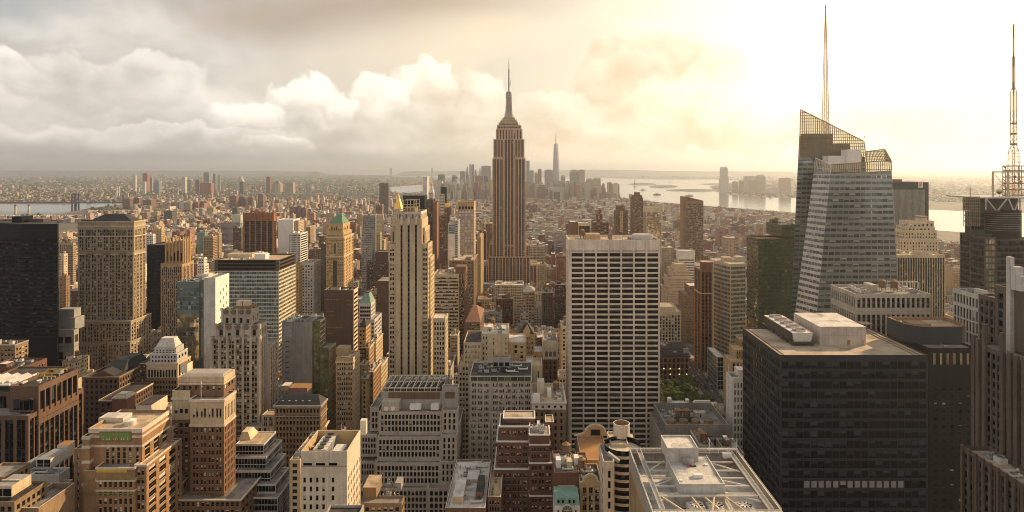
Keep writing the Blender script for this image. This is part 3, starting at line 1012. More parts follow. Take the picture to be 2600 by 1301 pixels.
mb.bar((cx0 + 3.2, cyy, Z(218, 1305)), (cx0 + 3.2, cyy, Z(203, 1305)), .6, 'steel_dark')
mb.bar((cx0, cyy, Z(217, 1305)), (cx0 + 3.2, cyy, Z(217, 1305)), .5, 'steel_dark')
for sx in (-1, 1):
    for j in range(5):
        mb = b.part('roof_antenna', MB())
        x = cx0 + sx * (9 + j * 3)
        z = Z((298, 303, 308, 315, 318)[j], 1305)
        mb.bar((x, cyy - 8, z - 2), (x, cyy - 8, z + rng.uniform(3, 7)), .5, 'steel_dark')
b.part('yellow_roof', MB()).box(X(1348, 1290), X(1362, 1290), 1284, 1304, Z(673, 1280) - .9, Z(673, 1280) + .4, 'yellow_paint')
b.done()

# --- white gridded slab
b = Bld('gridded_slab_tower', 'broad white travertine slab tower gridded with wide dark window bands', 540, 'office tower', vb=1150, wall='travertine', glass='glass_bronze',
        fl=4.3, hf=.585, hoff=.4, rec=.75, win_cap=100)
bx = b.tier(1444, 1676, 609, xb=1436.8, roof='tan_roof', par=1.6, mt=10.6,
            front=dict(cols=[((1451.5 + i * 32.05 - 1444) / 232, (1480.2 + i * 32.05 - 1444) / 232) for i in range(7)]), side=dict(nc=5, wf=.8, mx=1.5))
b.part('dark_line', MB()).box(bx[0] + .8, bx[1] - .8, 539.9, 539.99, Z(638.6, 540), Z(636.8, 540), 'dark_spandrel')  # thin dark line across the blank top band
mb = b.part('pier', MB())
for i in range(8):
    x = X(1449.3 + i * 31.9, 540)
    mb.box(x - .55, x + .55, 539.35, 539.997, 0, Z(609, 540) - .3, 'travertine')
z0 = bx[6]
b.part('bulkhead', MB()).box(X(1487, 560), X(1523, 560), 556, 570, z0, z0 + 4.4, 'gold_brick', 'tan_roof')
b.part('bulkhead', MB()).box(X(1543, 560), X(1552, 560), 553, 560, z0, z0 + 4.8, 'umber', 'tar_roof')
mb = b.part('roof_pit', MB())
mb.box(X(1618, 550), X(1670, 550), 546, 566, z0 + .02, z0 + .5, 'steel_dark')
b.part('cooling_drum', MB()).cyl(X(1630, 562), 560, z0 + .5, z0 + 4.2, 9, 9, 'steel_white', 20, capmat='steel_grey')
b.parts.append(('water_tank', (SH['water_tank'], (X(1478, 566), 567, z0), 1.1, 0)))
for x, y, kk in ((1465, 549, 'ac_unit'), (1535, 548, 'duct'), (1580, 552, 'roof_vent'), (1598, 556, 'ac_unit'), (1570, 566, 'duct')):
    b.parts.append((kk, (SH[kk], (X(x, y), y, z0), 1, 0)))
b.done()

# --- faceted glass tower with the two crowns
Y0 = 600.0
b = Bld('faceted_glass_tower', 'faceted glass tower with slanting lattice crowns and a tall orange mast', Y0, 'skyscraper', vb=815, wall='silver_panel', glass='glass_grey', win_cap=100)


def lerp(a, c, f): return tuple(a[i] + (c[i] - a[i]) * f for i in range(3))


def pt(x, y, Y): return (X(x, Y), Y, Z(y, Y))


def slanted(b, bl, br, tl, trr, nrow, ncol, wf, hf, glassname, wl, trim=None, fill='grey_panel'):
    """Window rows on a leaning, tapering wall given by its four corners."""
    bl, br, tl, trr = map(Vector, (bl, br, tl, trr))
    nrm = (br - bl).cross(tl - bl).normalized()
    zlo, zhi = max(bl.z, br.z), min(tl.z, trr.z)

    def E(z, f):
        l = bl + (tl - bl) * ((z - bl.z) / (tl.z - bl.z))
        q = br + (trr - br) * ((z - br.z) / (trr.z - br.z))
        return l + (q - l) * f
    hrow = (zhi - zlo) / nrow
    k = -nrm * .35
    for i in range(nrow):
        za = zlo + i * hrow
        zb, zc, zd = za + hrow * (1 - hf) * .5, za + hrow * (1 + hf) * .5, za + hrow
        b.mb.poly(tuple(tuple(E(z, f)) for z, f in ((za, 0), (za, 1), (zb, 1), (zb, 0))), wl)
        b.mb.poly(tuple(tuple(E(z, f)) for z, f in ((zc, 0), (zc, 1), (zd, 1), (zd, 0))), wl)
        for j in range(ncol):
            fa, fb = (j + (1 - wf) / 2) / ncol, (j + (1 + wf) / 2) / ncol
            b.mb.poly(tuple(tuple(E(z, f)) for z, f in ((zb, j / ncol), (zb, fa), (zc, fa), (zc, j / ncol))), trim or wl)
            b.mb.poly(tuple(tuple(E(z, f)) for z, f in ((zb, fb), (zb, (j + 1) / ncol), (zc, (j + 1) / ncol), (zc, fb))), trim or wl)
            b.slant.append(([tuple(E(z, f) + k) for z, f in ((zb, fa), (zb, fb), (zc, fb), (zc, fa))], glassname))
    if trr.z - tl.z > .1 or tl.z - trr.z > .1:
        b.mb.poly((tuple(E(zhi, 0)), tuple(E(zhi, 1)), tuple(trr), tuple(tl)) if abs(trr.z - zhi) > .05 and abs(tl.z - zhi) > .05 else
                  ((tuple(E(zhi, 0)), tuple(E(zhi, 1)), tuple(trr)) if trr.z > tl.z else (tuple(E(zhi, 0)), tuple(E(zhi, 1)), tuple(tl))), fill)


b.slant = []
Yr = 640.0
# rear volume, from street to roof screen
rl, rr_, rzl, rzr = (1996, 990), (2262, 990), (2030.5, 339), (2197, 339)
slanted(b, pt(1998, 980, Yr), pt(2250, 980, Yr), pt(2029.5, 345, Yr), pt(2196.5, 400, Yr), 48, 14, .95, .5, 'glass_grey', 'silver_panel')
slanted(b, pt(1999.5, 980, Yr + 45), pt(1998, 980, Yr), pt(2029, 345, Yr + 45), pt(2029.5, 345, Yr), 44, 9, .86, .5, 'glass_grey', 'silver_panel')
slanted(b, pt(2250, 980, Yr), pt(2248, 980, Yr + 45), pt(2196.5, 345, Yr), pt(2194, 345, Yr + 45), 44, 9, .86, .5, 'glass_grey', 'silver_panel')
mb = MB()
mb.poly((pt(2029.5, 345, Yr), pt(2196.5, 400, Yr), pt(2194, 400, Yr + 45), pt(2029, 345, Yr + 45)), 'grey_roof')
mb.poly((pt(1999.5, 980, Yr + 45), pt(2248, 980, Yr + 45), pt(2194, 400, Yr + 45), pt(2029, 345, Yr + 45)), 'silver_panel')
b.part('roof', mb)
# front volume
Yf = 600.0
A, Bq, Cq = pt(2070.7, 401.4, Yf + 26), pt(2110.4, 418.8, Yf), pt(2262.6, 407.6, Yf)
Bb, Cb, Ab = pt(2052, 1010, Yf), pt(2295, 1010, Yf), pt(1990, 1010, Yf + 26)
slanted(b, Bb, Cb, lerp(Bq, Bb, .04), lerp(Cq, Cb, .043), 38, 12, .93, .52, 'glass_grey', 'silver_panel')
slanted(b, Ab, Bb, lerp(A, Ab, .04), lerp(Bq, Bb, .04), 38, 6, .93, .5, 'glass_blue', 'pale_grey')  # left facet: its brighter reflection put into paler panels
Cr, Crb = pt(2257, 409.5, Yf + 38), pt(2288, 1010, Yf + 38)
slanted(b, Cb, Crb, lerp(Cq, Cb, .043), lerp(Cr, Crb, .043), 38, 6, .8, .55, 'glass_grey', 'silver_panel')
mb = MB()
q = [lerp(A, Ab, .05), lerp(Bq, Bb, .03), lerp(Cq, Cb, .035), lerp(Cr, Crb, .035), pt(2090, 436, Yf + 38)]
zm = min(p[2] for p in q)
mb.poly([(p[0], p[1], zm) for p in q], 'gravel_roof')
b.part('roof', mb)


def screen(name, outline_lo, outline_hi, ncol, nrow, mat, wd=.42):
    """Lattice screen of glass between two edges."""
    (l0, r0), (l1, r1) = outline_lo, outline_hi
    g, mb = MB(), MB()
    g.poly((l0, r0, r1, l1), 'screen_glass')
    for i in range(ncol + 1):
        mb.bar(lerp(l0, r0, i / ncol), lerp(l1, r1, i / ncol), wd, mat)
    zt, zb_ = max(l1[2], r1[2]), min(l0[2], r0[2])
    for j in range(nrow + 1):
        z = zb_ + (zt - zb_) * j / nrow
        pts = []
        for p, q in ((l0, l1), (l1, r1), (r1, r0), (r0, l0)):
            if (p[2] - z) * (q[2] - z) < 0:
                pts.append(lerp(p, q, (z - p[2]) / (q[2] - p[2])))
        if len(pts) >= 2:
            mb.bar(pts[0], pts[1], wd, mat)
    mb.bar(l1, r1, wd * 1.6, mat)
    mb.bar(r0, r1, wd * 1.3, mat)
    b.part(name, mb)
    b.part('screen_pane', g)


screen('crown_screen', (pt(2030, 400, Yr - .6), pt(2200.5, 412, Yr - .6)), (pt(2032.7, 278.5, Yr - .6), pt(2193.6, 359, Yr - .6)), 30, 17, 'umber')
screen('crown_screen', (pt(2029.5, 400, Yr + 45.6), pt(2030, 400, Yr - .6)), (pt(2031.5, 288, Yr + 45.6), pt(2032.7, 278.5, Yr - .6)), 7, 17, 'steel_orange')
for n_, (x0, x1, yt, yb) in (('penthouse', (2033, 2115, 339, 402)), ('penthouse', (2115.3, 2159, 365, 402)), ('penthouse', (2159.3, 2192, 398, 410))):
    mb = MB()
    mb.box(X(x0, Yr + 14), X(x1, Yr + 4), Yr + 4, Yr + 14, Z(yb, Yr), Z(yt, Yr), 'grey_panel', 'grey_roof')
    for i in range(4):
        z = Z(yt + (yb - yt) * (i + .6) / 4.2, Yr)
        mb.box(X(x0 + 6, Yr + 4), X(x1 - 3, Yr + 4), Yr + 3.9, Yr + 3.99, z - 1.6, z, 'dark_spandrel')
    b.part(n_, mb)
screen('crown_screen', (lerp(Bq, Bb, .04), lerp(Cq, Cb, .043)), (Bq, Cq), 28, 3, 'umber')
screen('crown_screen', (lerp(A, Ab, .04), lerp(Bq, Bb, .04)), (A, Bq), 10, 3, 'steel_white')
screen('crown_screen', (pt(2199.8, 411, Yf + 36), pt(2262, 411, Yf + 30)), (pt(2199.8, 385, Yf + 36), pt(2246.5, 379, Yf + 34)), 14, 5, 'umber')
screen('crown_screen', (pt(2246.6, 411, Yf + 30), pt(2263.5, 414, Yf + 1)), (pt(2246.6, 379, Yf + 30), Cq), 6, 5, 'umber')
for x0, x1, yt, y_ in ((2151, 2187, 380, 618), (2103, 2151, 396, 622)):
    mb = MB()
    mb.box(X(x0, y_), X(x1, y_), y_, y_ + 12, zm, Z(yt, y_), 'white_panel')
    b.part('penthouse', mb)
mb = b.part('mast', MB())
Ym = 668.0
mx0, zb0, zt0 = X(2096, Ym), Z(345, Ym), Z(12, Ym)
hw = lambda f: max(.25, 2.6 * (1 - f) ** .8) if f < .93 else .25
N_ = 46
for i in range(N_):
    f0, f1 = i / N_, (i + 1) / N_
    z0_, z1_ = zb0 + (zt0 - zb0) * f0, zb0 + (zt0 - zb0) * f1
    w0, w1 = hw(f0), hw(f1)
    for sx, sy in ((-1, -1), (1, -1), (1, 1), (-1, 1)):
        mb.bar((mx0 + sx * w0, Ym + sy * w0, z0_), (mx0 + sx * w1, Ym + sy * w1, z1_), .42, 'steel_orange')
    if w0 > .5:
        s_ = 1 if i % 2 else -1
        mb.bar((mx0 - s_ * w0, Ym - w0, z0_), (mx0 + s_ * w1, Ym - w1, z1_), .28, 'steel_orange')
        mb.bar((mx0 - w0, Ym - s_ * w0, z0_), (mx0 - w1, Ym + s_ * w1, z1_), .28, 'steel_orange')
        mb.bar((mx0 + w0, Ym - s_ * w0, z0_), (mx0 + w1, Ym + s_ * w1, z1_), .28, 'steel_orange')
        mb.bar((mx0 - w0, Ym - w0, z0_), (mx0 + w0, Ym - w0, z0_), .28, 'steel_orange')
b.boxes = [(X(2005, Yr), X(2290, Yf), Yf, Yr + 46, 0, Z(400, Yf), 0)]
OCC.append((X(1995, Yf), X(2300, Yf), Yf - 3, Yr + 50))
root = b.done()
ox = root.location
sl = sorted(b.slant, key=lambda q: -q[0][2][2] + (0 if q[0][0][1] < 628 else 40))
for i, (q, g) in enumerate(sl[:100]):
    mb = MB()
    mb.poly([(p[0] - ox.x, p[1] - ox.y, p[2]) for p in q], g)
    mb.build('window', root)
mb = MB()
for q, g in sl[100:]:
    mb.poly([(p[0] - ox.x, p[1] - ox.y, p[2]) for p in q], g)
o = mb.build('window', root)
o['kind'] = 'stuff'

# --- near black office block with the orange lit roof
b = Bld('black_office_block', 'big black office block with a tan gravel roof, white penthouse and cooling tower', 400, 'office block', vb=1301, wall='charcoal_panel', glass='glass_black',
        bay=4.5, fl=4.3, hf=.72, wf=.78, rec=.3, mt=3.4, mx=.9, cap='bronze')
bx = b.tier(1981, 2356, 902, xb=1886, roof='gravel_roof', par=.7, front=dict(nc=20, fl=6.1, hf=.62), side=dict(nc=22, fl=6.1, hf=.6))
z0 = bx[6]
mb = b.part('penthouse', MB())
mb.box(X(2081, 425), X(2198.5, 425), 425, 466, z0, Z(830, 425), 'warm_panel', 'white_roof')
mb.box(X(2151, 425), X(2159, 425), 424.9, 424.99, z0, z0 + 3.4, 'umber')
mb.box(X(2189, 425), X(2194, 425), 424.9, 424.99, z0, z0 + 3.2, 'grey_stone')
mb.box(X(2081.2, 425), X(2198.2, 425), 424.92, 424.98, z0 + 6.2, z0 + 6.35, 'grey_stone')
mb.box(X(2170, 440), X(2198, 440), 430, 438, Z(830, 425) + .02, Z(830, 425) + .35, 'steel_dark')
mb = b.part('cooling_tower', MB())
xa, xb_ = X(2012, 424), X(2064, 424)
mb.frustum((xa + 1.2, xb_ - 1.2, 424, 474), z0 + 2.6, (xa, xb_, 423.5, 474.5), z0 + 8.4, 'steel_white')
mb.box(xa - 1.0, xb_ + 1.2, 422, 476, z0 + 1.8, z0 + 2.5, 'steel_dark')
for i in range(7):
    for x in (xa, xb_):
        mb.box(x - .3, x + .3, 424 + i * 8 - .3, 424 + i * 8 + .3, z0, z0 + 1.8, 'steel_dark')
mb.box(xa - .55, xa - .35, 425, 474, z0 + 2.9, z0 + 8.1, 'dark_spandrel')
for i in range(5):
    y = 429 + i * 10
    f_ = MB()
    f_.cyl((xa + xb_) / 2 + .6, y, z0 + 8.4, z0 + 9.7, 3.4, 3.6, 'steel_white', 20, False)
    f_.cyl((xa + xb_) / 2 + .6, y, z0 + 8.5, z0 + 8.9, 3.38, 3.38, 'terracotta', 20)
    f_.box((xa + xb_) / 2 - 4.6, (xa + xb_) / 2 - 3.0, y - 1.2, y + 1.2, z0 + 8.4, z0 + 9.8, 'steel_grey')
    b.part('cooling_fan', f_)
for x in (bx[0] + 3, bx[1] - 4, bx[1] - 7):
    b.part('roof_rail', MB()).box(x - .12, x + .12, bx[2] + 1, bx[3] - 1, z0, z0 + .5, 'umber')
wd_ = (bx[1] - bx[0] - 1.8) / 20
for i in range(3, 17):
    xb_ = bx[0] + .9 + wd_ * (i + .5)
    b.part('window_blind', MB()).box(xb_ - wd_ * .36, xb_ + wd_ * .36, 400.2, 400.28, 54.0 + (1.6 if i == 8 else 0), 58.0, 'steel_grey')
b.done()

# --- dark brown block behind it on the right
b = Bld('dark_granite_block', 'dark granite block with narrow square windows and a black chamfered penthouse', 405, 'office block', vb=1301, wall='dark_granite', glass='glass_bare',
        bay=5.1, fl=4.6, wf=.36, hf=.42, mt=24, mx=2)
bx = b.tier(2357.5, 2478, 884, xb=2258, dY=1, roof='grey_roof', par=1.2, side=dict(plain=True))
z0 = bx[6]
mb = b.part('tall_window', MB())
for i in range(6):
    x = X(2372 + i * 17, 406)
    mb.box(x - .75, x + .75, 405.85, 405.99, Z(926, 406), Z(897, 406), 'glass_mirror')
mb = b.part('penthouse', MB())
xa, xb_, ya, yb_ = X(2313, 418), X(2470, 418), 418, 446
c_ = 7
pts = [(xa + c_, ya), (xb_ - c_, ya), (xb_, ya + c_), (xb_, yb_), (xa, yb_), (xa, ya + c_)]
zt = Z(830, 418)
for i in range(6):
    p, q = pts[i], pts[(i + 1) % 6]
    mb.poly(((*p, z0), (*q, z0), (*q, zt), (*p, zt)), 'charcoal_panel')
    cxm, cym = (xa + xb_) / 2, (ya + yb_) / 2
    pi, qi = ((p[0] - cxm) * .93 + cxm, (p[1] - cym) * .9 + cym), ((q[0] - cxm) * .93 + cxm, (q[1] - cym) * .9 + cym)
    mb.poly(((*p, zt), (*q, zt), (*qi, zt), (*pi, zt)), 'bronze')
    mb.poly(((*pi, zt), (*qi, zt), (*qi, zt - 2), (*pi, zt - 2)), 'umber')
mb.poly([((p[0] - cxm) * .94 + cxm, (p[1] - cym) * .91 + cym, zt - 2) for p in pts], 'tan_roof')
mb.box(cxm - 14, cxm - 2, cym - 6, cym + 6, zt - 2, zt - .2, 'umber')
b.gear(bx, 4, 4, 0, 0)
b.done()

# --- concrete pier block in front of the glass tower
b = Bld('concrete_pier_block', 'tan concrete block with tall piers, tanks on its roof, before the faceted glass tower', 480, 'office block', vb=840, wall='concrete', glass='glass_bare',
        sd=.5, sp='dark_spandrel', rec=1.0, fl=4.2, hf=.62, cap='stone_trim')
bx = b.tier(2173, 2365, 747, xb=2109, roof='grey_roof', par=1.5, mt=2.5, z0=Z(792, 480), front=dict(nc=15, wf=.56, mx=.6), side=dict(nc=11, wf=.56, mx=.6))
b.tier(2173.1, 2364.9, 792.5, xb=2109.1, occ=False, mt=1.5, front=dict(nc=15, wf=.56, mx=.6), side=dict(nc=11, wf=.56, mx=.6))
z0 = bx[6]
for x, y in ((2240, 500), (2270, 498)):
    b.parts.append(('water_tank', (SH['water_tank'], (X(x, y), y, z0), 1.25, 0)))
for x, y, kk in ((2165, 512, 'cooling_fan'), (2172, 505, 'cooling_fan'), (2180, 498, 'cooling_fan'), (2190, 492, 'cooling_fan'), (2200, 488, 'ac_unit'), (2300, 500, 'duct'), (2320, 492, 'ac_unit'), (2290, 508, 'duct')):
    b.parts.append((kk, (SH[kk], (X(x, y), y, z0), 1.4, 0)))
b.part('bulkhead', MB()).box(X(2213, 500), X(2228, 500), 500, 512, z0, z0 + 4.5, 'concrete')
mb = b.part('roof_frame', MB())
for i in range(8):
    x = X(2255, 515) + i * 3
    mb.bar((x, 510, z0), (x, 510, z0 + 5), .3, 'steel_white')
    mb.bar((x, 516, z0), (x, 516, z0 + 5), .3, 'steel_white')
    mb.bar((x, 510, z0 + 5), (x, 516, z0 + 5), .3, 'steel_white')
mb.bar((X(2255, 515), 510, z0 + 5), (X(2255, 515) + 21, 510, z0 + 5), .35, 'steel_white')
b.done()

# --- striped tower, dark logo tower, cream setback tower behind
b = Bld('striped_tower', 'square tower of thin white vertical stripes below the cream setback tower', 690, 'office tower', vb=790, wall='cream', sp='dark_spandrel', glass='glass_bare', sd=.5, rec=.7,
        bay=2.6, wf=.6, hf=.6, fl=4, mt=2.5, mx=.4)
bx = b.tier(2278, 2400, 648, depth=40, roof='tan_roof', par=1.2, both=True)
b.gear(bx, 8, 4, 0, 2)
b.done()
b = Bld('dark_logo_tower', 'dark grey slab tower with fine white stripes and a small sign at its top corner', 960, 'office tower', vb=600, wall='charcoal_panel', sp='charcoal_panel', glass='glass_bare', sd=.4, rec=.6,
        bay=2.9, wf=.66, hf=.6, fl=4, mt=29, mx=1)
bx = b.tier(2262, 2358, 463, depth=45, roof='tar_roof')
mb = b.part('mullion', MB())
n_ = 38
for i in range(n_):
    x = X(2264 + i * 82.5 / (n_ - 1), 960)
    mb.box(x - .17, x + .17, 959.2, 959.99, Z(700, 960), Z(482, 960), 'grey_trim')
mb = b.part('sign', MB())
sx, sz = X(2331, 960), Z(477, 960)
mb.box(sx, sx + 6.6, 959.3, 959.6, sz, sz + 7.6, 'white_panel')
mb.box(sx + .8, sx + 1.7, 959.1, 959.28, sz + 1.2, sz + 6.6, 'red_paint')
mb.box(sx + 2.6, sx + 3.5, 959.1, 959.28, sz + 1.2, sz + 5.2, 'red_paint')
mb.box(sx + 4.6, sx + 5.4, 959.1, 959.28, sz + 2.6, sz + 6.6, 'red_paint')
mb.box(sx + 2.6, sx + 3.5, 959.1, 959.28, sz + 5.8, sz + 6.6, 'red_paint')
b.part('bulkhead', MB()).box(X(2280, 970), X(2291, 970), 970, 985, bx[6], bx[6] + 5, 'bronze')
b.done()
b = Bld('cream_setback_tower', 'cream stone setback tower with arched crown right of the faceted glass tower', 800, 'office tower', vb=650, wall='cream', bay=3.4, wf=.4, hf=.55, fl=4, mt=3)
bx = b.tier(2292, 2383, 608, depth=40, both=True)
b.band(bx, bx[5])
b.tier(2297, 2379, 585, dY=3, depth=32, zb_px=609, both=True)
bx = b.tier(2304, 2374, 576, dY=6, depth=24, zb_px=586, nr=1, hf=.8, bay=4.5, wf=.4, mt=2, roof='tan_roof')
b.tier(2306, 2372, 561.5, dY=8, depth=20, zb_px=577, nr=1, hf=.7, bay=5, wf=.4)
mb = b.part('lantern', MB())
mb.cyl(X(2339, 822), 822, Z(562, 822), Z(552, 822), 7, 6.5, 'cream', 8)
mb.cyl(X(2339, 822), 822, Z(552, 822), Z(549, 822), 8, 7.5, 'umber', 8)
b.done()

# --- white framed block at the right edge
b = Bld('white_framed_block', 'white framed block of tall paired windows seen edge-on near right edge', 440, 'office block', vb=860, wall='pale_grey', glass='glass_bare', rec=.7, fl=5.6, hf=.78, mt=2,
        sp='pale_grey', cap='stone_trim')
bx = b.tier(2494, 2540, 752, xb=2419, z0=Z(787, 440), front=dict(nc=5, wf=.6), side=dict(nc=9, wf=.58, nr=1, mt=3, hf=.96))
b.tier(2494.1, 2540, 787.5, xb=2419.2, occ=False, front=dict(nc=5, wf=.6), side=dict(nc=9, wf=.58, fl=8.2, hf=.84))
b.gear(bx, 12, 4, 0, 1)
b.done()

# --- antenna topped tower at the right edge
Yc = 470.0
b = Bld('antenna_tower', 'dark glass tower crowned by steel trusses, dishes and a red lattice antenna', Yc, 'skyscraper', vb=720, wall='steel_dark', glass='glass_black', bay=2.6, wf=.86, hf=.62, fl=4.4, rec=.2, mt=1)
b.tier(2500, 2529, 603, dY=-6, xb=2463, both=True, glass='glass_black', front=dict(glass='glass_mirror'))
b.tier(2529.3, 2640, 608, dY=-2, depth=14, both=True)
b.tier(2463, 2529, 594, dY=10, xb=2437, both=True)
b.tier(2464, 2502, 537, dY=12.5, xb=2450, both=True, z0=Z(600, 482))
mb = b.part('drum', MB())
dx, dr = X(2546, 484), 12.5
mb.cyl(dx, 486, Z(607, 470), Z(535, 470), dr, dr, 'black_panel', 32)
for i in range(9):
    z = Z(543 + i * 5.6, 472)
    mb.cyl(dx, 486, z, z + .28, dr + .12, dr + .12, 'steel_grey', 32, False)
mb.box(X(2505, 474), X(2590, 474), 476, 500, Z(540, 470), Z(503, 470), 'steel_dark')
b.part('frame', (lambda q: (q.box(X(2479, 466), X(2640, 466), 462, 500, Z(504, 466), Z(501, 466), 'steel_grey'), q)[1])(MB()))
mb = b.part('sign_frame', MB())
ya = 462.0
for i in range(9):
    x = 2447 + i * 5.1
    mb.bar(pt(x, 500, ya), pt(x, 574 if i < 3 else 574, ya), .34, 'umber')
for j in range(11):
    y = 500 + j * 7.4
    mb.bar(pt(2447, y, ya), pt(2488, y, ya), .3, 'umber')
for j in range(5):
    mb.bar(pt(2447, 500 + j * 14.8, ya), pt(2457, 514.8 + j * 14.8, ya), .28, 'umber')
    mb.bar(pt(2447, 500 + j * 14.8, ya), pt(2446, 500 + j * 14.8, ya + 26), .3, 'umber')
mb = b.part('truss', MB())
for p, q in (((2503, 503), (2503, 533)), ((2505, 505), (2528, 534)), ((2556, 506), (2534, 534)), ((2561, 506), (2573, 534)), ((2588, 506), (2577, 534)), ((2590, 503), (2590, 535))):
    mb.bar(pt(*p, 461), pt(*q, 461), .7, 'grey_trim')
mb.bar(pt(2503, 503, 461), pt(2640, 503, 461), .7, 'grey_trim')
mb = b.part('gantry', MB())
for p, q, wd in (((2521, 437), (2521, 500), 1.0), ((2559, 437), (2559, 501), 1.0), ((2520, 437), (2640, 437), .9), ((2523, 440), (2548, 470), .3), ((2523, 498), (2550, 462), .3), ((2562, 500), (2590, 476), .7)):
    mb.bar(pt(*p, 470), pt(*q, 470), wd, 'cream')
mb = b.part('platform', MB())
for y in (422, 434, 450, 466, 482, 496):
    mb.bar(pt(2546, y, 478), pt(2604, y, 478), .6, 'umber', .8)
    mb.bar(pt(2546, y, 490), pt(2604, y, 490), .6, 'umber', .8)
for x in (2546, 2553, 2562, 2586, 2594, 2602):
    mb.bar(pt(x, 421, 478), pt(x, 500, 478), .35, 'umber')
for i in range(5):
    mb.bar(pt(2546, 422 + i * 16, 478), pt(2562, 438 + i * 16, 478), .28, 'umber')
for x, y, rr in ((2537, 489, 2.2), (2592, 462, 1.2), (2550, 466, 1.0), (2577, 448, 1.0), (2553, 425, .9), (2556, 478, .9)):
    d_ = b.part('dish', MB())
    cxd, cyd, czd = pt(x, y, 474)
    d_.cyl(cxd, cyd, czd - rr * .5, czd + rr * .3, rr * .4, rr, 'umber', 14)
    d_.cyl(cxd, cyd, czd + rr * .3, czd + rr, rr, rr * .6, 'cream', 14)
    d_.bar((cxd, cyd, czd - rr * .5), (cxd, cyd, czd - rr * 1.8), .25, 'steel_dark')
mb = b.part('antenna', MB())
xm, Ya = X(2573.5, 484), 484.0
zb0, zt0 = Z(500, Ya), Z(62, Ya)
for i in range(60):
    f0, f1 = i / 60, (i + 1) / 60
    ww = lambda f: 2.7 - 1.5 * f if f < .28 else (1.5 - .9 * (f - .28) if f < .62 else (.6 if f < .8 else .22))
    w0, w1 = ww(f0), ww(f1)
    z0_, z1_ = zb0 + (zt0 - zb0) * f0, zb0 + (zt0 - zb0) * f1
    mt_ = 'steel_orange' if (i // 5) % 2 == 0 else 'terracotta'  # orange bands: red and white paint with the sky's glow put into the colour
    for sx, sy in ((-1, -1), (1, -1), (1, 1), (-1, 1)):
        mb.bar((xm + sx * w0, Ya + sy * w0, z0_), (xm + sx * w1, Ya + sy * w1, z1_), .34, mt_)
    if w0 > .4:
        s_ = 1 if i % 2 else -1
        mb.bar((xm - s_ * w0, Ya - w0, z0_), (xm + s_ * w1, Ya - w1, z1_), .26, mt_)
        mb.bar((xm - w0, Ya - w0, z0_), (xm + w0, Ya - w0, z0_), .26, mt_)
        mb.bar((xm - w0, Ya + s_ * w0, z0_), (xm - w1, Ya - s_ * w1, z1_), .26, mt_)
for f_ in (.30, .36, .42, .62, .8):
    z = zb0 + (zt0 - zb0) * f_
    mb.cyl(xm, Ya, z, z + 1.2, 2.0 if f_ < .5 else 1.1, 2.0 if f_ < .5 else 1.1, 'umber', 10)
mb = b.part('roof_antenna', MB())
mb.bar(pt(2464, 501, 470), pt(2464, 476, 470), .6, 'cream')
mb.bar(pt(2460, 481, 470), pt(2468, 481, 470), .4, 'cream')
b.done()

# --- rose granite stepped tower, bottom right
b = Bld('rose_granite_tower', 'stepped dark rose granite tower with vertical ribs and rounded grey crown at the right edge', 262, 'skyscraper', vb=1301, wall='dark_rose', glass='glass_black', sp='slate_panel', sd=.35, rec=.7,
        bay=2.3, wf=.62, hf=.58, fl=4.1, mt=1.5, mx=.5)
RS = dict(nc=11, wf=.62)
b.tier(206.6, 262, 170, world=True, dY=-12, depth=50, side=dict(nc=15, wf=.6), both=True)
b.tier(194, 206.3, 126.6, world=True, dY=-22, depth=50, roof='gravel_roof', par=2, side=dict(nc=15, wf=.6), both=True)
b.tier(214.5, 262, 197, world=True, dY=0, depth=36, z0=170, side=dict(cols=[(.05, .14), (.2, .29), (.5, .58), (.62, .7), (.8, .95)], mt=3), both=True)
b.tier(217, 224, 190, world=True, dY=36.5, depth=14, side=dict(nc=4), both=True)
mb = b.part('crown_drum', MB())
mb.cyl(239, 280, 197.2, 206.5, 19, 19, 'steel_grey', 30, capmat='tan_roof')
for z in (197.4, 198.6, 199.8, 204, 205.2, 206.4):
    mb.cyl(239, 280, z - .4, z + .2, 19.6, 19.6, 'pale_grey', 30, True)
mb = b.part('fin', MB())
mb.box(212.6, 214.4, 286, 288.6, 134, 211, 'grey_trim')
mb.box(212.8, 216.5, 283.5, 285.9, 197, 207, 'pale_grey')
mb.box(212.9, 218, 280.6, 283.4, 197, 203.5, 'pale_grey')
for i, (y, z) in enumerate(((299.5, 173.5), (296.5, 172.5), (292.5, 180), (281.5, 179), (277, 172), (273.4, 171.5), (269, 172), (265, 172))):
    b.part('pier_cap', MB()).box(205.2, 206.55, y - 1, y + 1, 60, z, 'dark_rose', 'umber')
for i in range(9):
    b.part('pier_cap', MB()).box(193.1, 193.95, 288.5 - i * 4.4, 289.7 - i * 4.4, 20, 127.4, 'dark_rose', 'umber')
b.gear((194.5, 206, 242, 289, 0, 0, 124.6), 19, 6, 0, 0)
b.done()

# --- roof with the three fans, bottom centre right
b = Bld('fan_roof_tower', 'tower top with white plant roof, steel trusses, railings and three big fans', 246, 'office tower', vb=1301, wall='tan', sp='dark_spandrel', glass='glass_bare', sd=.3, rec=.5, bay=2.4, wf=.5, fl=4)
xl, xr = -X(0, 1) * 0 + (1597 - CX) * 302 / F, (1868 - CX) * 302 / F
zt = Z(1138, 302)
yb_, yf_ = 302.0, 302.0 * (1138 - CY) / (1298 - CY)
b.tier(xl, xr, zt - 7, world=True, dY=yf_ - 246, depth=yb_ - yf_, roof='white_roof', par=.6, both=True)
mb = b.part('parapet', MB())
for x0, x1, y0, y1 in ((xl, xl + .5, yf_, yb_), (xr - .5, xr, yf_, yb_), (xl + .51, xr - .51, yf_, yf_ + .5), (xl + .51, xr - .51, yb_ - .5, yb_)):
    mb.box(x0, x1, y0, y1, zt - 7, zt - .3, 'grey_stone', 'steel_white')
mb = b.part('walkway', MB())
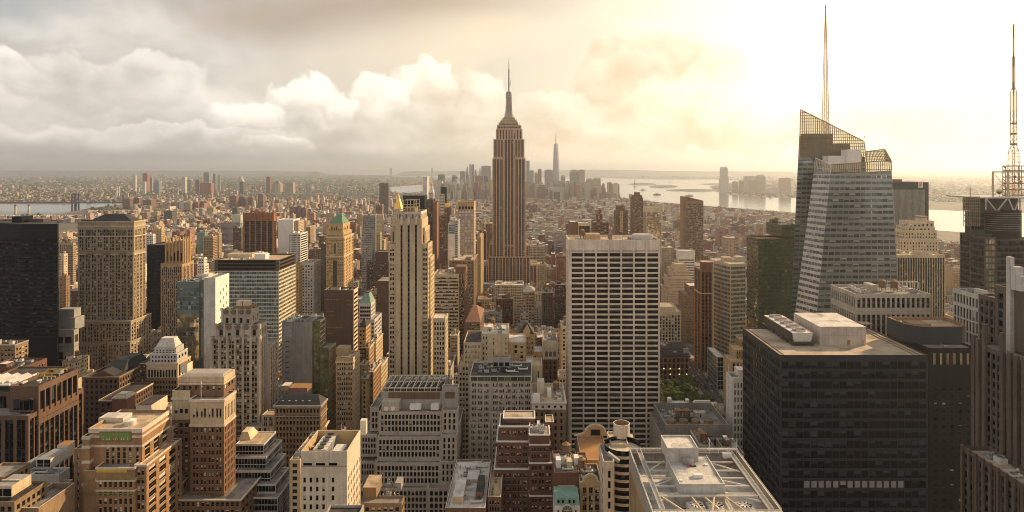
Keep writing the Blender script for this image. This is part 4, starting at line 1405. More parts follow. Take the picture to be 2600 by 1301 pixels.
for x in (xl + 3.3, xr - 4.8):
    mb.box(x, x + 1.6, yf_ + 1.2, yb_ - 4, zt - .6, zt - .35, 'steel_grey', bottom=True)
mb.box(xl + 1, xr - 1, yb_ - 2.2, yb_ - .8, zt - 1.6, zt - 1.2, 'steel_grey', bottom=True)
mb = b.part('railing', MB())
nps = 16
for x in (xl + .2, xl + 3.2, xl + 5.0, xr - .2, xr - 3.1, xr - 4.9):
    for h_ in (.55, 1.1):
        mb.bar((x, yf_ + 1, zt - .3 + h_ - .3), (x, yb_ - 1, zt - .3 + h_ - .3), .12, 'steel_white')
    for i in range(nps + 1):
        y = yf_ + 1 + (yb_ - yf_ - 2) * i / nps
        mb.bar((x, y, zt - .5), (x, y, zt + .5), .14, 'steel_white')
for y in (yf_ + .2, yb_ - .3, yb_ - 2.4):
    for h_ in (.3, .8):
        mb.bar((xl + .6, y, zt - .3 + h_), (xr - .6, y, zt - .3 + h_), .12, 'steel_white')
    for i in range(nps + 1):
        x = xl + .6 + (xr - xl - 1.2) * i / nps
        mb.bar((x, y, zt - .5), (x, y, zt + .5), .14, 'steel_white')
ph = b.part('penthouse', MB())
pa, pb_ = X(1700, 280), X(1808, 280)
yA, yB = 262.0, 288.0
zP = zt + 2.2
ph.box(pa, pb_, yA, yB, zt - 7, zP, 'grey_trim', 'white_roof')
for x0, x1, y0, y1 in ((pa, pb_, yA, yA + .4), (pa, pa + .4, yA + .41, yB), (pb_ - .4, pb_, yA + .41, yB)):
    ph.box(x0, x1, y0, y1, zP + .003, zP + .6, 'grey_trim', 'steel_white')
ph2 = b.part('penthouse', MB())
qa, qb = X(1686, 290), X(1763, 290)
ph2.box(qa, qb, 283, 297, zP + .01, zP + 5.2, 'grey_trim', 'white_roof')
for x0, x1, y0, y1 in ((qa, qb, 283, 283.4), (qa, qa + .4, 283.41, 297), (qb - .4, qb, 283.41, 297), (qa + .41, qb - .41, 296.6, 297)):
    ph2.box(x0, x1, y0, y1, zP + 5.21, zP + 5.9, 'grey_trim', 'steel_white')
ph2.box(qa + 5, qa + 8.5, 282.9, 282.99, zP + .05, zP + 3.4, 'concrete')
mb = b.part('roof_drum', MB())
mb.bar((X(1752, 280) - 2.6, 281.3, zP + 1.4), (X(1752, 280) + 1.2, 279.3, zP + 1.4), 2.2, 'steel_grey')
mb.box(X(1752, 280) - .5, X(1752, 280) + 2.2, 278, 279.2, zP, zP + .4, 'steel_dark')
mb.box(X(1741, 280), X(1745, 280), 277.6, 278.2, zP, zP + 1.6, 'red_paint')
b.part('ac_unit', MB()).box(X(1762, 268), X(1786, 268), 268, 270, zP + .02, zP + 1.3, 'white_panel')
b.part('hatch', MB()).box(X(1724, 266), X(1732, 266), 265, 266.4, zP + .02, zP + .5, 'white_panel')
b.part('hatch', MB()).box(X(1788, 280), X(1797, 280), 279, 280.4, zP + .02, zP + .5, 'white_panel')
mb = b.part('truss', MB())
zT = zt - 1.2
for i, y in enumerate((262, 268, 275, 282, 290)):
    mb.bar((xl + 5, y, zT), (pa, y, zT), .55, 'steel_white')
    mb.bar((pb_, y, zT), (xr - 5, y, zT), .55, 'steel_white')
for ya_, yb2 in ((256, 264), (281, 292), (268, 275)):
    mb.bar((xl + 5, ya_, zT), (pa, yb2, zT - .4), .5, 'steel_white')
    mb.bar((xr - 5, ya_, zT), (pb_, yb2, zT - .4), .5, 'steel_white')
mb.bar((xl + 5, 259.2, zT + .5), (xr - 5, 259.2, zT + .5), .7, 'steel_white')
for x0, x1 in ((pa + 4, pa + 6), (pa + 9, pa + 13), (pb_ - 5, pb_ - 9), (pb_ - 1, pb_ + 4), (pa - 8, pa - 1)):
    mb.bar((x0, 259.2, zT + .4), (x1, yf_ + 1.5, zT), .55, 'cream')
    mb.bar((x0 - (x1 - x0) * .4, 262, zT - .3), (x0, 258.5, zT + .4), .5, 'cream')
for i, xp in enumerate((1768, 1818, 1893)):
    f_ = MB()
    xf, yf2 = X(xp, 255), 255.0
    f_.box(xf - 3.2, xf + 3.2, yf2 - 3.2, yf2 + 3.2, zt - 5.5, zt - 2.6, 'steel_white')
    f_.cyl(xf, yf2, zt - 2.59, zt - 1.7, 2.75, 2.75, 'white_panel', 24, False)
    f_.cyl(xf, yf2, zt - 2.55, zt - 2.5, 2.73, 2.73, 'steel_dark', 24)
    f_.cyl(xf, yf2, zt - 2.4, zt - 1.75, .5, .4, 'steel_grey', 10)
    for k_ in range(8):
        a_ = k_ * math.pi / 4 + .2 * i
        c0, s0 = math.cos(a_), math.sin(a_)
        f_.poly([(xf + c0 * .45 - s0 * .2, yf2 + s0 * .45 + c0 * .2, zt - 2.1), (xf + c0 * 2.6 - s0 * .25, yf2 + s0 * 2.6 + c0 * .25, zt - 2.1),
                 (xf + c0 * 2.6 + s0 * .5, yf2 + s0 * 2.6 - c0 * .5, zt - 1.85), (xf + c0 * .45 + s0 * .25, yf2 + s0 * .45 - c0 * .25, zt - 1.95)], 'white_panel')
    b.part('fan', f_)
mb = b.part('davit', MB())
dx_ = X(1842, 297)
mb.bar((dx_ - 8, 298, zt + 1.2), (dx_ + 6, 298, zt + 1.2), .4, 'white_panel')
for q in (-7, -3, 2, 5.5):
    mb.bar((dx_ + q, 298, zt - 1), (dx_ + q, 298, zt + (5.5 if q in (-7, 5.5) else 1.2)), .22, 'white_panel')
mb.box(dx_ - 2, dx_ + 2, 293.5, 296, zt - 1, zt + .8, 'steel_white')
b.done()

# --- mosaic panelled orange tower, bottom left
b = Bld('mosaic_brick_tower', 'orange brick setback tower with a green mosaic panel under its cream parapet', 330, 'office tower', vb=1301, wall='orange_brick', glass='glass_brick', bay=2.9, wf=.58, hf=.66, fl=4.3, mt=2.2, rec=.4, cap='stone_trim')
bx = b.tier(227, 361, 1088, dY=6, depth=26, roof='tan_roof', par=1.5, mt=8.6, nr=3, hf=.8, wf=.5,
            front=dict(cols=[(a / 134, (a + 7) / 134) for a in (42, 56.5, 70.5, 85, 99.5, 118)], sd=.35, sp='dark_spandrel'), side=dict(nc=3, sd=.3), z0=Z(1186, 336))
for z in (1088, 1106, 1130):
    b.band(bx, Z(z, 336), 2.2 if z == 1088 else 1.1, .35, 'stone_trim')
bq = b.tier(209, 227, 1109, dY=3, depth=28, plain=True)
for y0 in (1109, 1132, 1170, 1228):
    b.band(bq, Z(y0, 333), 1.5, .22, 'stone_trim')
b.tier(188, 209, 1140, dY=8, depth=30, plain=False, front=dict(nc=1, wf=.3))
b.tier(361.3, 388, 1122, dY=18, depth=10, plain=True, wall='cream')
bx = b.tier(244, 342, 1187, dY=0, depth=30, front=dict(nc=7, grp=(1, .5), mt=6.8), side=dict(nc=2))
b.band(bx, bx[5], 1.0, .3)
b.band(bx, bx[5] - 5.6, 1.6, .2, 'stone_trim')
b.band(bx, bx[5] - 11.4, .8, .2, 'stone_trim')
bx2 = b.tier(212, 244, 1195, dY=1.5, depth=28, plain=True)
bx3 = b.tier(342.2, 372, 1180, dY=2, depth=30, roof='tan_roof', front=dict(nc=2), side=dict(nc=3))
b.band(bx3, bx3[5], .9, .3)
b.tier(372.4, 396, 1165, dY=12, depth=26, roof='rust_roof', front=dict(nc=1), side=dict(nc=4, wf=.4))
for x0, x1, Yq in ((190, 209, 337.6), (212, 244, 331.1), (244.3, 341.7, 329.6), (342.5, 371.5, 331.6)):
    for dy in (0, -36):
        if not dy or x0 > 211:
            b.part('mosaic_band', MB()).box(X(x0, Yq), X(x1, Yq), Yq - .05, Yq + .3, Z(1255.5 + dy, Yq), Z(1252 + dy, Yq), 'mosaic_gold')
mb = b.part('mosaic_panel', MB())
Yp = 335.6
mb.box(X(252.5, Yp), X(334.5, Yp), Yp, Yp + .3, Z(1121.5, Yp), Z(1096, Yp), 'terracotta')
mb.box(X(255.5, Yp), X(331.5, Yp), Yp - .12, Yp - .003, Z(1118.5, Yp), Z(1099, Yp), 'tile_green')
cxp, czp = X(293.5, Yp), Z(1117.5, Yp)
for rr_, mt_, dd in ((1.9, 'terracotta', .2), (1.45, 'gold_brick', .24), (.95, 'terracotta', .28), (.5, 'cream', .32)):
    mb.poly([(cxp + rr_ * math.cos(a * math.pi / 12), Yp - dd, czp + rr_ * math.sin(a * math.pi / 12)) for a in range(13)], mt_)
for sx in (-1, 1):
    for q, (w_, h_) in ((3.1, (.9, 1.3)), (4.3, (.8, 1.7)), (6.3, (.55, 2.3))):
        mb.poly([(cxp + sx * q - w_ / 2, Yp - .2, czp + .1), (cxp + sx * q + w_ / 2, Yp - .2, czp + .1), (cxp + sx * q, Yp - .2, czp + h_)], 'cream')
b.part('mosaic_panel', MB()).box(X(245.5, 329.8), X(323, 329.8), 329.72, 329.97, Z(1200, 329.8), Z(1190.5, 329.8), 'yellow_paint')
z0 = Z(1088, 336) - 1.5
b.part('bulkhead', MB()).box(X(250, 348), X(313, 348), 348, 356, z0, z0 + 2.2, 'stone_trim', 'white_roof')
mb = b.part('roof_drum', MB())
mb.cyl(X(331, 345), 345, z0, z0 + 2.4, 2.8, 2.8, 'steel_white', 20)
mb.cyl(X(331, 345), 345, z0 + 2.4, z0 + 3.2, 2.95, 0, 'white_panel', 20)
mb = b.part('fire_escape', MB())
for i in range(12):
    z = Z(1180, 338) - i * 4.0
    mb.box(X(182.5, 338), X(188, 338) - .02, 338.5, 342, z - .15, z, 'steel_dark', bottom=True)
    mb.bar((X(183, 338), 338.6, z), (X(188, 338), 338.6, z - 4), .18, 'steel_dark')
    mb.bar((X(183, 338), 338.5, z + 1), (X(188, 338), 338.5, z + 1), .12, 'steel_dark')
b.done()

b = Bld('tan_block', 'low tan block with stair bulkhead and glazed roof units behind the mosaic tower', 372, 'building', wall='cream', vb=1120, glass='glass_brick')
bx = b.tier(330, 437, 1085, depth=40, roof='tan_roof', front=dict(nc=8), side=dict(nc=10))
b.part('bulkhead', MB()).box(X(366, 392), X(402, 392), 384, 402, bx[6], bx[6] + 9, 'stone_trim', 'tar_roof')
mb = b.part('skylight', MB())
for i in range(4):
    mb.box(X(335 + i * 7, 380), X(340 + i * 7, 380), 378, 392, bx[6], bx[6] + 3.2, 'steel_grey', 'glass_bare')
b.gear(bx, 31, 5, 0, 0)
b.done()

# --- brown brick tower with pale crown
b = Bld('pale_crowned_tower', 'tall brown brick tower with a pale stone crown and flat grey penthouse roof', 370, 'office tower', vb=1301, wall='brown_brick', glass='glass_brick', fl=4.2, hf=.58, wf=.52, mt=1.2, rec=.35, bay=3.3, cap='stone_trim')
LT = dict(wall='buff', sp='umber', sd=.2)
bx = b.tier(483, 569, 1014, xb=598, z0=Z(1078, 370), front=dict(nc=4, grp=(2, .8), bay=3.6, fl=6, hf=.8, mt=5, **LT), side=dict(nc=7, wf=.42, fl=4.6, mt=4, **LT))
b.band(bx, bx[5], 1.4, .6)
b.band(bx, Z(1078, 370), 1.2, .45)
b.tier(483.1, 568.9, 1080, xb=597.8, occ=False, front=dict(nc=4, grp=(2, .8)), side=dict(nc=7, wf=.4), par=.2)
bx = b.tier(437, 482.9, 992, dY=5, depth=22, z0=Z(1066, 375), front=dict(nc=3, mt=10, **LT), side=dict(plain=True))
b.band(bx, Z(1010, 375), 1.2, .5)
b.tier(437.1, 482.8, 1067, dY=5.1, depth=21.8, occ=False, front=dict(nc=3), par=.2)
bx = b.tier(457, 568, 957, dY=7, depth=14, z0=Z(1014, 372), front=dict(nc=7, grp=(1, 1), fl=3.7, mt=5), side=dict(nc=3, fl=3.7, mt=5), wall='brown_brick', par=.2, roof='white_roof')
b.band(bx, bx[5] + .1, 3.4, .25, 'buff')
b.band(bx, bx[5] - 3.6, .8, .6)
mb = b.part('penthouse', MB())
mb.frustum((bx[0] + .6, bx[1] - .6, bx[2] + .6, bx[3] - .6), bx[5] + .12, (bx[0] + 1.6, bx[1] - 1.6, bx[2] + 3, bx[3] - 2), bx[5] + 1.0, 'grey_stone')
b.part('bulkhead', MB()).box(X(471, 390), X(489, 390), 384, 390, bx[5] + .1, bx[5] + 5.3, 'stone_trim', 'umber')
mb = b.part('flagpole', MB())
mb.bar((X(513, 374), 373, Z(1014, 374)), (X(513, 374), 373, Z(968, 374)), .28, 'white_panel')
bx = b.tier(430, 612, 1268, dY=-6, depth=40, front=dict(nc=14), side=dict(nc=8), roof='grey_roof')
b.band(bx, bx[5], .9, .4)
bx = b.tier(431, 462, 1228, dY=-2, depth=7, front=dict(nc=2), side=dict(nc=1), z0=Z(1268, 364))
b.gear(bx, 3, 2, 0, 0)
b.done()

# --- grey block with cooling tower
b = Bld('grey_corner_block', 'small pale grey block with cooling units on its stepped roof below the rust gridded block', 345, 'building', vb=1301, wall='pale_grey', glass='glass_bare', fl=4.6, bay=3, wf=.42, hf=.5, mt=3.5)
bx = b.tier(56, 150, 1205, xb=178, dY=4, roof='grey_roof', z0=Z(1232, 349), front=dict(nc=3, grp=(2, 1.5), mt=2.6), side=dict(nc=3, mt=2.5), par=1.4)
b.tier(50, 162, 1233, xb=185, front=dict(nc=8, mt=3.5), side=dict(nc=4))
z0 = bx[6]
mb = b.part('cooling_tower', MB())
xa, xb_ = X(92, 357), X(128, 357)
mb.box(xa, xb_, 357, 371, z0 + 1.5, z0 + 6, 'steel_white', 'steel_grey')
for q in (0, 1):
    mb.box(xa + .6 + q * 3.8, xa + 3.9 + q * 3.8, 356.88, 356.99, z0 + 1.9, z0 + 3.2, 'black_panel')
    mb.box(xa + .6 + q * 3.8, xa + 3.9 + q * 3.8, 356.88, 356.99, z0 + 3.5, z0 + 5.6, 'black_panel')
mb.box(xa - 1, xb_ + 1, 355.5, 372, z0 + .9, z0 + 1.4, 'steel_grey', bottom=True)
for x in (xa, xb_):
    for y in (357, 370):
        mb.box(x - .2, x + .2, y - .2, y + .2, z0, z0 + .9, 'steel_dark')
mb.box(xa + 1, xb_ - 1, 371.5, 378, z0, z0 + 7.5, 'stone_trim', 'rust_roof')
mb = b.part('chiller', MB())
mb.box(X(68, 360), X(82, 360), 357, 372, z0, z0 + 3, 'steel_grey')
b.gear(bx, 9, 3, 0, 0)
b.done()
b = Bld('bottom_left_block', 'brown flat-roofed block with cooling units in the bottom left corner', 290, 'building', vb=1301, wall='umber', glass='glass_bare', bay=3)
bx = b.tier(-60, 37, 1275, dY=6, depth=20, xb=None, roof='tar_roof')
z0 = bx[6]
mb = b.part('cooling_tower', MB())
xa, xb_ = X(-8, 302), X(38, 302)
mb.box(xa, xb_, 300, 312, z0 + 1.2, z0 + 6.2, 'cream', 'steel_grey')
for q in range(2):
    mb.box(xa + .5 + q * 4.1, xa + 4.2 + q * 4.1, 299.88, 299.99, z0 + 1.6, z0 + 5, 'black_panel')
mb.box(xa - .5, xb_ + .5, 299.5, 312.5, z0 + .6, z0 + 1.1, 'steel_dark', bottom=True)
mb.bar((xa, 305, z0 + 6.6), (xb_, 305, z0 + 6.6), .7, 'cream')
b.tier(37.5, 98, 1290, dY=10, depth=24, roof='grey_roof', par=2.5, side=dict(plain=True), cap='stone_trim')
b.tier(-60, 12, 1212, dY=26, depth=16, wall='umber')
b.done()

# --- rust gridded block, left edge
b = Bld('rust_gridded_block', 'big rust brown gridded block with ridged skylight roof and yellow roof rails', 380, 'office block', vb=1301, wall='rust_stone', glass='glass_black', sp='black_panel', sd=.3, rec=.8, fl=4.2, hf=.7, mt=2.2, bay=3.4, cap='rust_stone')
GR = dict(grp=(2, 1.8), bay=2.3, wf=.93)
b.tier(-120, 24, 996, xb=175, roof='tar_roof', dY=6, z0=0, front=dict(**GR), side=dict(plain=True))
bx = b.tier(24.3, 98, 981, xb=199, roof='tar_roof', par=2, z0=Z(1066, 380), front=dict(plain=True), side=dict(nc=7, wf=.66, nr=1, hf=.8, mt=3, mb=2))
b.tier(-118, 72, 1056, dY=-7, xb=212, par=.6, front=dict(**GR), side=dict(nc=12, wf=.68))
b.tier(72.3, 98.2, 1068, dY=-1, depth=34, par=.6, side=dict(nc=8, wf=.68), front=dict(nc=1, wf=.7))
b.tier(100, 224, 985, dY=36, depth=12, z0=0, par=.5, front=dict(plain=True), side=dict(nc=3, wf=.6)) if False else None
z0 = bx[6]
mb = b.part('bay_window', MB())
Yq = 378.6
for (x0, x1, yt, yb2) in ((39, 88, 1012, 1042), (56, 83, 1044, 1058)):
    n_ = 4
    for i in range(n_):
        a, c = x0 + (x1 - x0) * i / n_, x0 + (x1 - x0) * (i + 1) / n_
        ya_, yc_ = (Yq - 1.2, Yq - .2) if i % 2 == 0 else (Yq - .2, Yq - 1.2)
        mb.poly(((X(a, Yq), ya_, Z(yb2, Yq)), (X(c, Yq), yc_, Z(yb2, Yq)), (X(c, Yq), yc_, Z(yt, Yq)), (X(a, Yq), ya_, Z(yt, Yq))), 'glass_black')
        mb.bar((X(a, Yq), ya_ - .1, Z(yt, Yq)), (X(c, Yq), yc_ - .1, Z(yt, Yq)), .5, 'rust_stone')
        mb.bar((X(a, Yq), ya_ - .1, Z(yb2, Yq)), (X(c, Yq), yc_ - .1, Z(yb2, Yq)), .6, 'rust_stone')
        mb.bar((X(a, Yq), ya_ - .1, Z(yb2, Yq)), (X(a, Yq), ya_ - .1, Z(yt, Yq)), .25, 'steel_dark')
# ridged skylight
zz = Z(985, 386)
mb = b.part('skylight', MB())
xs0, n_ = X(-60, 396), 5
for i in range(n_):
    xa = xs0 + i * 6.3
    mb.poly(((xa, 392, zz + .5), (xa + 3.1, 392, zz + 2.2), (xa + 3.1, 408, zz + 2.2), (xa, 408, zz + .5)), 'steel_white')
    mb.poly(((xa + 3.1, 392, zz + 2.2), (xa + 6.3, 392, zz + .5), (xa + 6.3, 408, zz + .5), (xa + 3.1, 408, zz + 2.2)), 'pale_grey')
    mb.poly(((xa, 392, zz + .5), (xa + 6.3, 392, zz + .5), (xa + 3.1, 392, zz + 2.2)), 'pale_grey')
mb.box(xs0, xs0 + n_ * 6.3, 392.2, 408, z0, zz + .48, 'umber')
for x0, x1, y in ((110, 140, 398), (95, 150, 404), (120, 170, 412)):
    mb = b.part('roof_rail', MB())
    mb.bar((X(x0, y), y, z0 + 2), (X(x1, y), y, z0 + 2), .6, 'yellow_paint', .4)
    for q in np.linspace(x0, x1, 4):
        mb.bar((X(q, y), y, z0), (X(q, y), y, z0 + 2), .3, 'yellow_paint')
mb = b.part('dish', MB())
mb.cyl(X(100, 386), 386, z0 + 1.8, z0 + 3.6, .5, 1.4, 'white_panel', 14)
mb.bar((X(100, 386), 386, z0), (X(100, 386), 386, z0 + 2), .4, 'steel_dark')
for x, y, kk in ((5, 384, 'duct'), (22, 386, 'duct'), (40, 388, 'duct'), (150, 408, 'ac_unit')):
    b.parts.append((kk, (SH[kk], (X(x, y), y, z0 + .2), 1.3, 0)))
b.done()
# --- left edge black tower
b = Bld('black_glass_tower', 'black glass tower with a flat banded face at the left edge', 620, 'skyscraper', vb=830, wall='black_panel', glass='glass_black', fl=4.1, hf=.5, wf=.93, bay=4, mt=14, mx=.3, rec=.15)
plan = [(X(52, 620), 620), (X(146, 620), 620), (X(149, 640), 640), (X(144, 664), 664), (X(-40, 664), 664), (X(-75, 640), 640)]
zt = Z(569, 620)
for i in range(6):
    (xa, ya), (xc, yc) = plan[i], plan[(i + 1) % 6]
    L = math.hypot(xc - xa, yc - ya)
    u = ((xc - xa) / L, (yc - ya) / L)
    facade(b.mb, b.wins, (xa, ya), u, (u[1], -u[0]), L, 0, zt, dict(b.st, plain=i in (3, 4)), 90)
b.roof.poly([(*q, zt - .4) for q in plan], 'tar_roof')
bx = (plan[5][0], plan[1][0], 620, 664, 0, zt, zt - .4)
b.boxes = [bx]
OCC.append((plan[5][0] - 2, plan[1][0] + 2, 618, 666))
b.part('bulkhead', MB()).box(X(30, 640), X(55, 640), 640, 655, bx[6], bx[6] + 6, 'black_panel')
b.part('bulkhead', MB()).box(X(60, 640), X(100, 640), 645, 655, bx[6], bx[6] + 3, 'steel_dark')
b.done()

# --- broad brown tower with hipped roof
b = Bld('hip_roofed_tower', 'broad brown stone tower with arched top windows under a dark hipped roof', 720, 'skyscraper', vb=920, wall='stone_brown', glass='glass_brick', fl=4.05, hf=.6, wf=.5, bay=3.3, mt=3, rec=.5, sd=.25, sp='umber', cap='umber')
SP = dict(grp=(2, 1.3), bay=2.7, wf=.62)
bx = b.tier(197, 340, 562, xb=370, z0=Z(640, 720), front=dict(nc=9, grp=(2, 1.4), wf=.6, mt=9), side=dict(nc=4, grp=(2, 1), wf=.6, mt=9), roof='tar_roof')
b.tier(198, 339, 640.5, xb=369.5, occ=False, par=.1, front=dict(nc=9, grp=(2, 1.4), wf=.6), side=dict(nc=4, grp=(2, 1), wf=.6))
for z, o_ in ((562, .9), (574, .5), (599, .8), (645, .6)):
    b.band(bx, Z(z, 720), 1.3, o_, 'buff')
mb = b.part('arched_window', MB())
for i, x in enumerate((227, 268, 310)):
    for k_ in range(3):
        xx = X(x + (k_ - 1) * 7, 719)
        pts = [(xx - 1.2, Z(598, 719)), (xx + 1.2, Z(598, 719)), (xx + 1.2, Z(588, 719))] + [(xx + 1.2 * math.cos(a * math.pi / 6), Z(588, 719) + 1.6 * math.sin(a * math.pi / 6)) for a in range(1, 6)] + [(xx - 1.2, Z(588, 719))]
        mb.poly([(p[0], 719.75, p[1]) for p in pts], 'glass_bare')
    xx = X(x, 719)
    for a in range(12):
        p, q = a * math.pi / 12, (a + 1) * math.pi / 12
        mb.bar((xx + 5 * math.cos(p), 719.6, Z(588, 719) + 4.6 * math.sin(p)), (xx + 5 * math.cos(q), 719.6, Z(588, 719) + 4.6 * math.sin(q)), .5, 'buff')
mb = b.part('balcony', MB())
for x in (227, 268, 310):
    mb.box(X(x - 9, 718), X(x + 9, 718), 718.4, 719.98, Z(647, 718), Z(643, 718), 'umber', bottom=True)
    mb.box(X(x - 9, 718), X(x + 9, 718), 718.4, 719.98, Z(637, 718), Z(635.5, 718), 'buff', bottom=True)
mb = b.part('hipped_roof', MB())
z0 = bx[6]
mb.frustum((bx[0] + 10, bx[1] - 4, bx[2] + 3, bx[3] - 2), z0 + .5, (bx[0] + 24, bx[1] - 16, bx[2] + 9, bx[3] - 7), Z(544, 730), 'slate')
b.part('roof_tank', MB()).box(bx[0] + 3, bx[0] + 22, bx[2] + 1.2, bx[2] + 2.9, z0, z0 + 2.6, 'steel_dark')
b.part('roof_tank', MB()).box(bx[0] + 24, bx[0] + 38, bx[2] + 1.2, bx[2] + 2.9, z0, z0 + 2.4, 'steel_dark')
bx = b.tier(188, 332, 815, dY=-10, xb=384, front=dict(nc=9, grp=(2, 1.2), wf=.6), side=dict(nc=8, wf=.5))
b.band(bx, bx[5], 1.0, .4, 'buff')
b.tier(190, 250, 872, dY=-16, depth=30, front=dict(nc=4, grp=(2, 1)))
b.tier(272, 331, 868, dY=-16.5, depth=30, front=dict(nc=4, grp=(2, 1)), side=dict(nc=5))
b.done()

b = Bld('plinth_block', 'squat grey concrete block with deep square openings beside the hip roofed tower', 640, 'building', vb=915, wall='grey_stone', glass='glass_bare', bay=6, wf=.74, hf=.86, fl=8, mt=5, rec=1)
b.tier(70, 188, 838, xb=200, roof='grey_roof', z0=Z(880, 640), front=dict(nc=5, mx=2, nr=1, hf=.5), side=dict(nc=3))
bx = b.tier(70.1, 188, 881, xb=199.8, par=.2, occ=False, front=dict(nc=5, mx=2))
mb = b.part('penthouse', MB())
mb.box(X(84, 648), X(190, 648), 648, 662, Z(838, 648), Z(808, 648), 'steel_grey', 'grey_roof')
b.part('penthouse', MB()).box(X(150, 652), X(190, 652), 651, 661, Z(808, 648) + .01, Z(785, 652), 'steel_grey')
b.gear((X(85, 650), X(146, 650), 650, 670, 0, 0, Z(808, 648)), 5, 3, 0, 0)
b.done()
b = Bld('left_edge_stone_block', 'tan stone block with arched windows at the left edge under the black tower', 560, 'building', vb=925, wall='umber', bay=3, fl=4.2)
bx = b.tier(-60, 38, 875, xb=72, roof='tar_roof', mt=3)
b.band(bx, bx[5], 1, .6, 'grey_stone')
b.gear(bx, 6, 3, 0, 1)
b.done()

b = Bld('dark_slab_tower', 'dark slab tower half hidden between two brown towers on the left', 900, 'office tower', vb=850, wall='black_panel', glass='glass_black', fl=4, hf=.5, wf=.85, bay=3, mt=8)
b.tier(373, 424, 623, depth=40, roof='tar_roof')
b.done()

# --- spiky crowned tower
b = Bld('buttressed_tower', 'slender tan tower with a crown of pointed buttresses on the left', 800, 'skyscraper', vb=850, wall='tan', sp='brown_brick', glass='glass_brick', sd=.4, rec=.6, bay=2.7, wf=.5, hf=.6, fl=3.9, mt=4)
bx = b.tier(408, 462, 669, xb=492, front=dict(nc=10), side=dict(nc=8))
bx = b.tier(422, 466, 616, dY=3, xb=481, z0=Z(669, 800), front=dict(nc=5, wf=.6, mt=10, nr=1, hf=.8), side=dict(nc=4, wf=.5, nr=1, mt=10), roof='tar_roof')
mb = b.part('buttress', MB())
for i in range(6):
    x = bx[0] + (bx[1] - bx[0]) * i / 5
    y0 = bx[2] - 1.4
    mb.box(x - .8, x + .8, y0, bx[2] - .003, Z(669, 803), Z(612, 803), 'gold_brick')
    mb.frustum((x - .9, x + .9, y0 - .2, bx[2] + 1), Z(612, 803) + .003, (x - .2, x + .2, y0 + .6, bx[2]), Z(601, 803), 'gold_brick')
for i in range(4):
    y = bx[2] + 2 + (bx[3] - bx[2] - 2) * i / 3
    mb.box(bx[1] + .003, bx[1] + 1.4, y - .8, y + .8, Z(669, 803), Z(612, 803), 'gold_brick')
    mb.frustum((bx[1], bx[1] + 1.6, y - .9, y + .9), Z(612, 803) + .003, (bx[1] + .5, bx[1] + .9, y - .2, y + .2), Z(601, 803), 'gold_brick')
b.done()

b = Bld('white_stepped_block', 'small white stepped apartment block between the buttressed and banded glass towers', 860, 'building', vb=695, wall='white_stone', glass='glass_bare', bay=3, wf=.55, hf=.4, fl=3.4)
b.tier(497, 520, 700, xb=536, depth=None)
b.tier(500, 519, 672, dY=2, xb=530, z0=Z(700, 862))
b.tier(503, 518, 655, dY=4, xb=526, z0=Z(672, 864), roof='white_roof')
b.done()

# --- glass and white block
b = Bld('white_flank_tower', 'glass fronted office block with a blank white flank and scattered slot windows', 560, 'office tower', vb=940, wall='white_panel', glass='glass_teal')
bx = b.tier(449, 506, 716, depth=26.5, roof='steel_grey', wall='teal_panel', z0=Z(795, 560), bay=2.2, wf=.92, hf=.9, fl=3.9, mt=5, rec=.15, mx=.3, side=dict(plain=True))
b.tier(449.1, 506, 795.5, depth=26.4, roof='steel_grey', wall='teal_panel', glass='glass_mirror', bay=2.2, wf=.95, hf=.95, fl=3.9, mt=.3, rec=.1, mx=.3, par=.2, occ=False, side=dict(plain=True))
b.tier(506.2, 517, 716, dY=1, depth=25.4, wall='teal_panel', bay=3.4, wf=.9, hf=.9, fl=8, mt=1, side=dict(plain=True))
bx = b.tier(517.2, 546, 706, dY=-1, xb=581, wall='pale_grey', plain=True, roof='grey_roof', cap='white_panel')  # same white wall as the flank, its shade put into the grey
mb = b.part('flank', MB())
e = bx[1]
mb.box(e + .003, e + .3, bx[2], bx[3], 0, bx[5], 'white_panel')
rr = random.Random(3)
sw = b.part('slot_window', MB())
for i in range(9):
    for j in range(3):
        y = bx[2] + 9 + j * 5.6
        z = bx[5] - 16 - i * 7.2 + (j * 2)
        if rr.random() < .85:
            sw.box(e + .31, e + .36, y, y + .9, z, z + 2.6, 'glass_bare')
b.part('bulkhead', MB()).box(X(520, 570), X(535, 570), 566, 574, bx[6], bx[6] + 3, 'steel_white')
b.gear((X(452, 562), X(505, 562), 563, 584, 0, 0, Z(716, 560) - 1), 7, 4, 0, 0)
b.done()

# --- banded glass slab
b = Bld('banded_glass_tower', 'wide glass office slab banded with pale spandrels and dark louvres at the top', 650, 'office tower', vb=800, wall='pale_grey', glass='glass_teal', fl=3.9, hf=.6, wf=.96, bay=2.6, mt=.4, mx=.2, rec=.25, cap='cream')
bx = b.tier(545, 708, 660, xb=751, roof='tan_roof', z0=Z(688, 650), par=1.4, wall='dark_spandrel', glass='glass_bare', front=dict(nc=1, nr=3, hf=.5, wf=.99), side=dict(nc=1, nr=3, hf=.5, wf=.99))
b.tier(545.1, 707.9, 688.3, xb=750.8, occ=False, par=.1, front=dict(nc=26), side=dict(nc=14, wall='cream', hf=.5))
b.part('penthouse', MB()).box(X(648, 664), X(676, 664), 662, 672, bx[6], bx[6] + 5.5, 'white_panel')
b.part('penthouse', MB()).box(X(575, 676), X(640, 676), 676, 690, bx[6], bx[6] + 3.5, 'cream', 'tan_roof')
b.gear((bx[0], X(640, 660), bx[2] + 2, 674, 0, 0, bx[6]), 17, 5, 0, 0)
b.done()

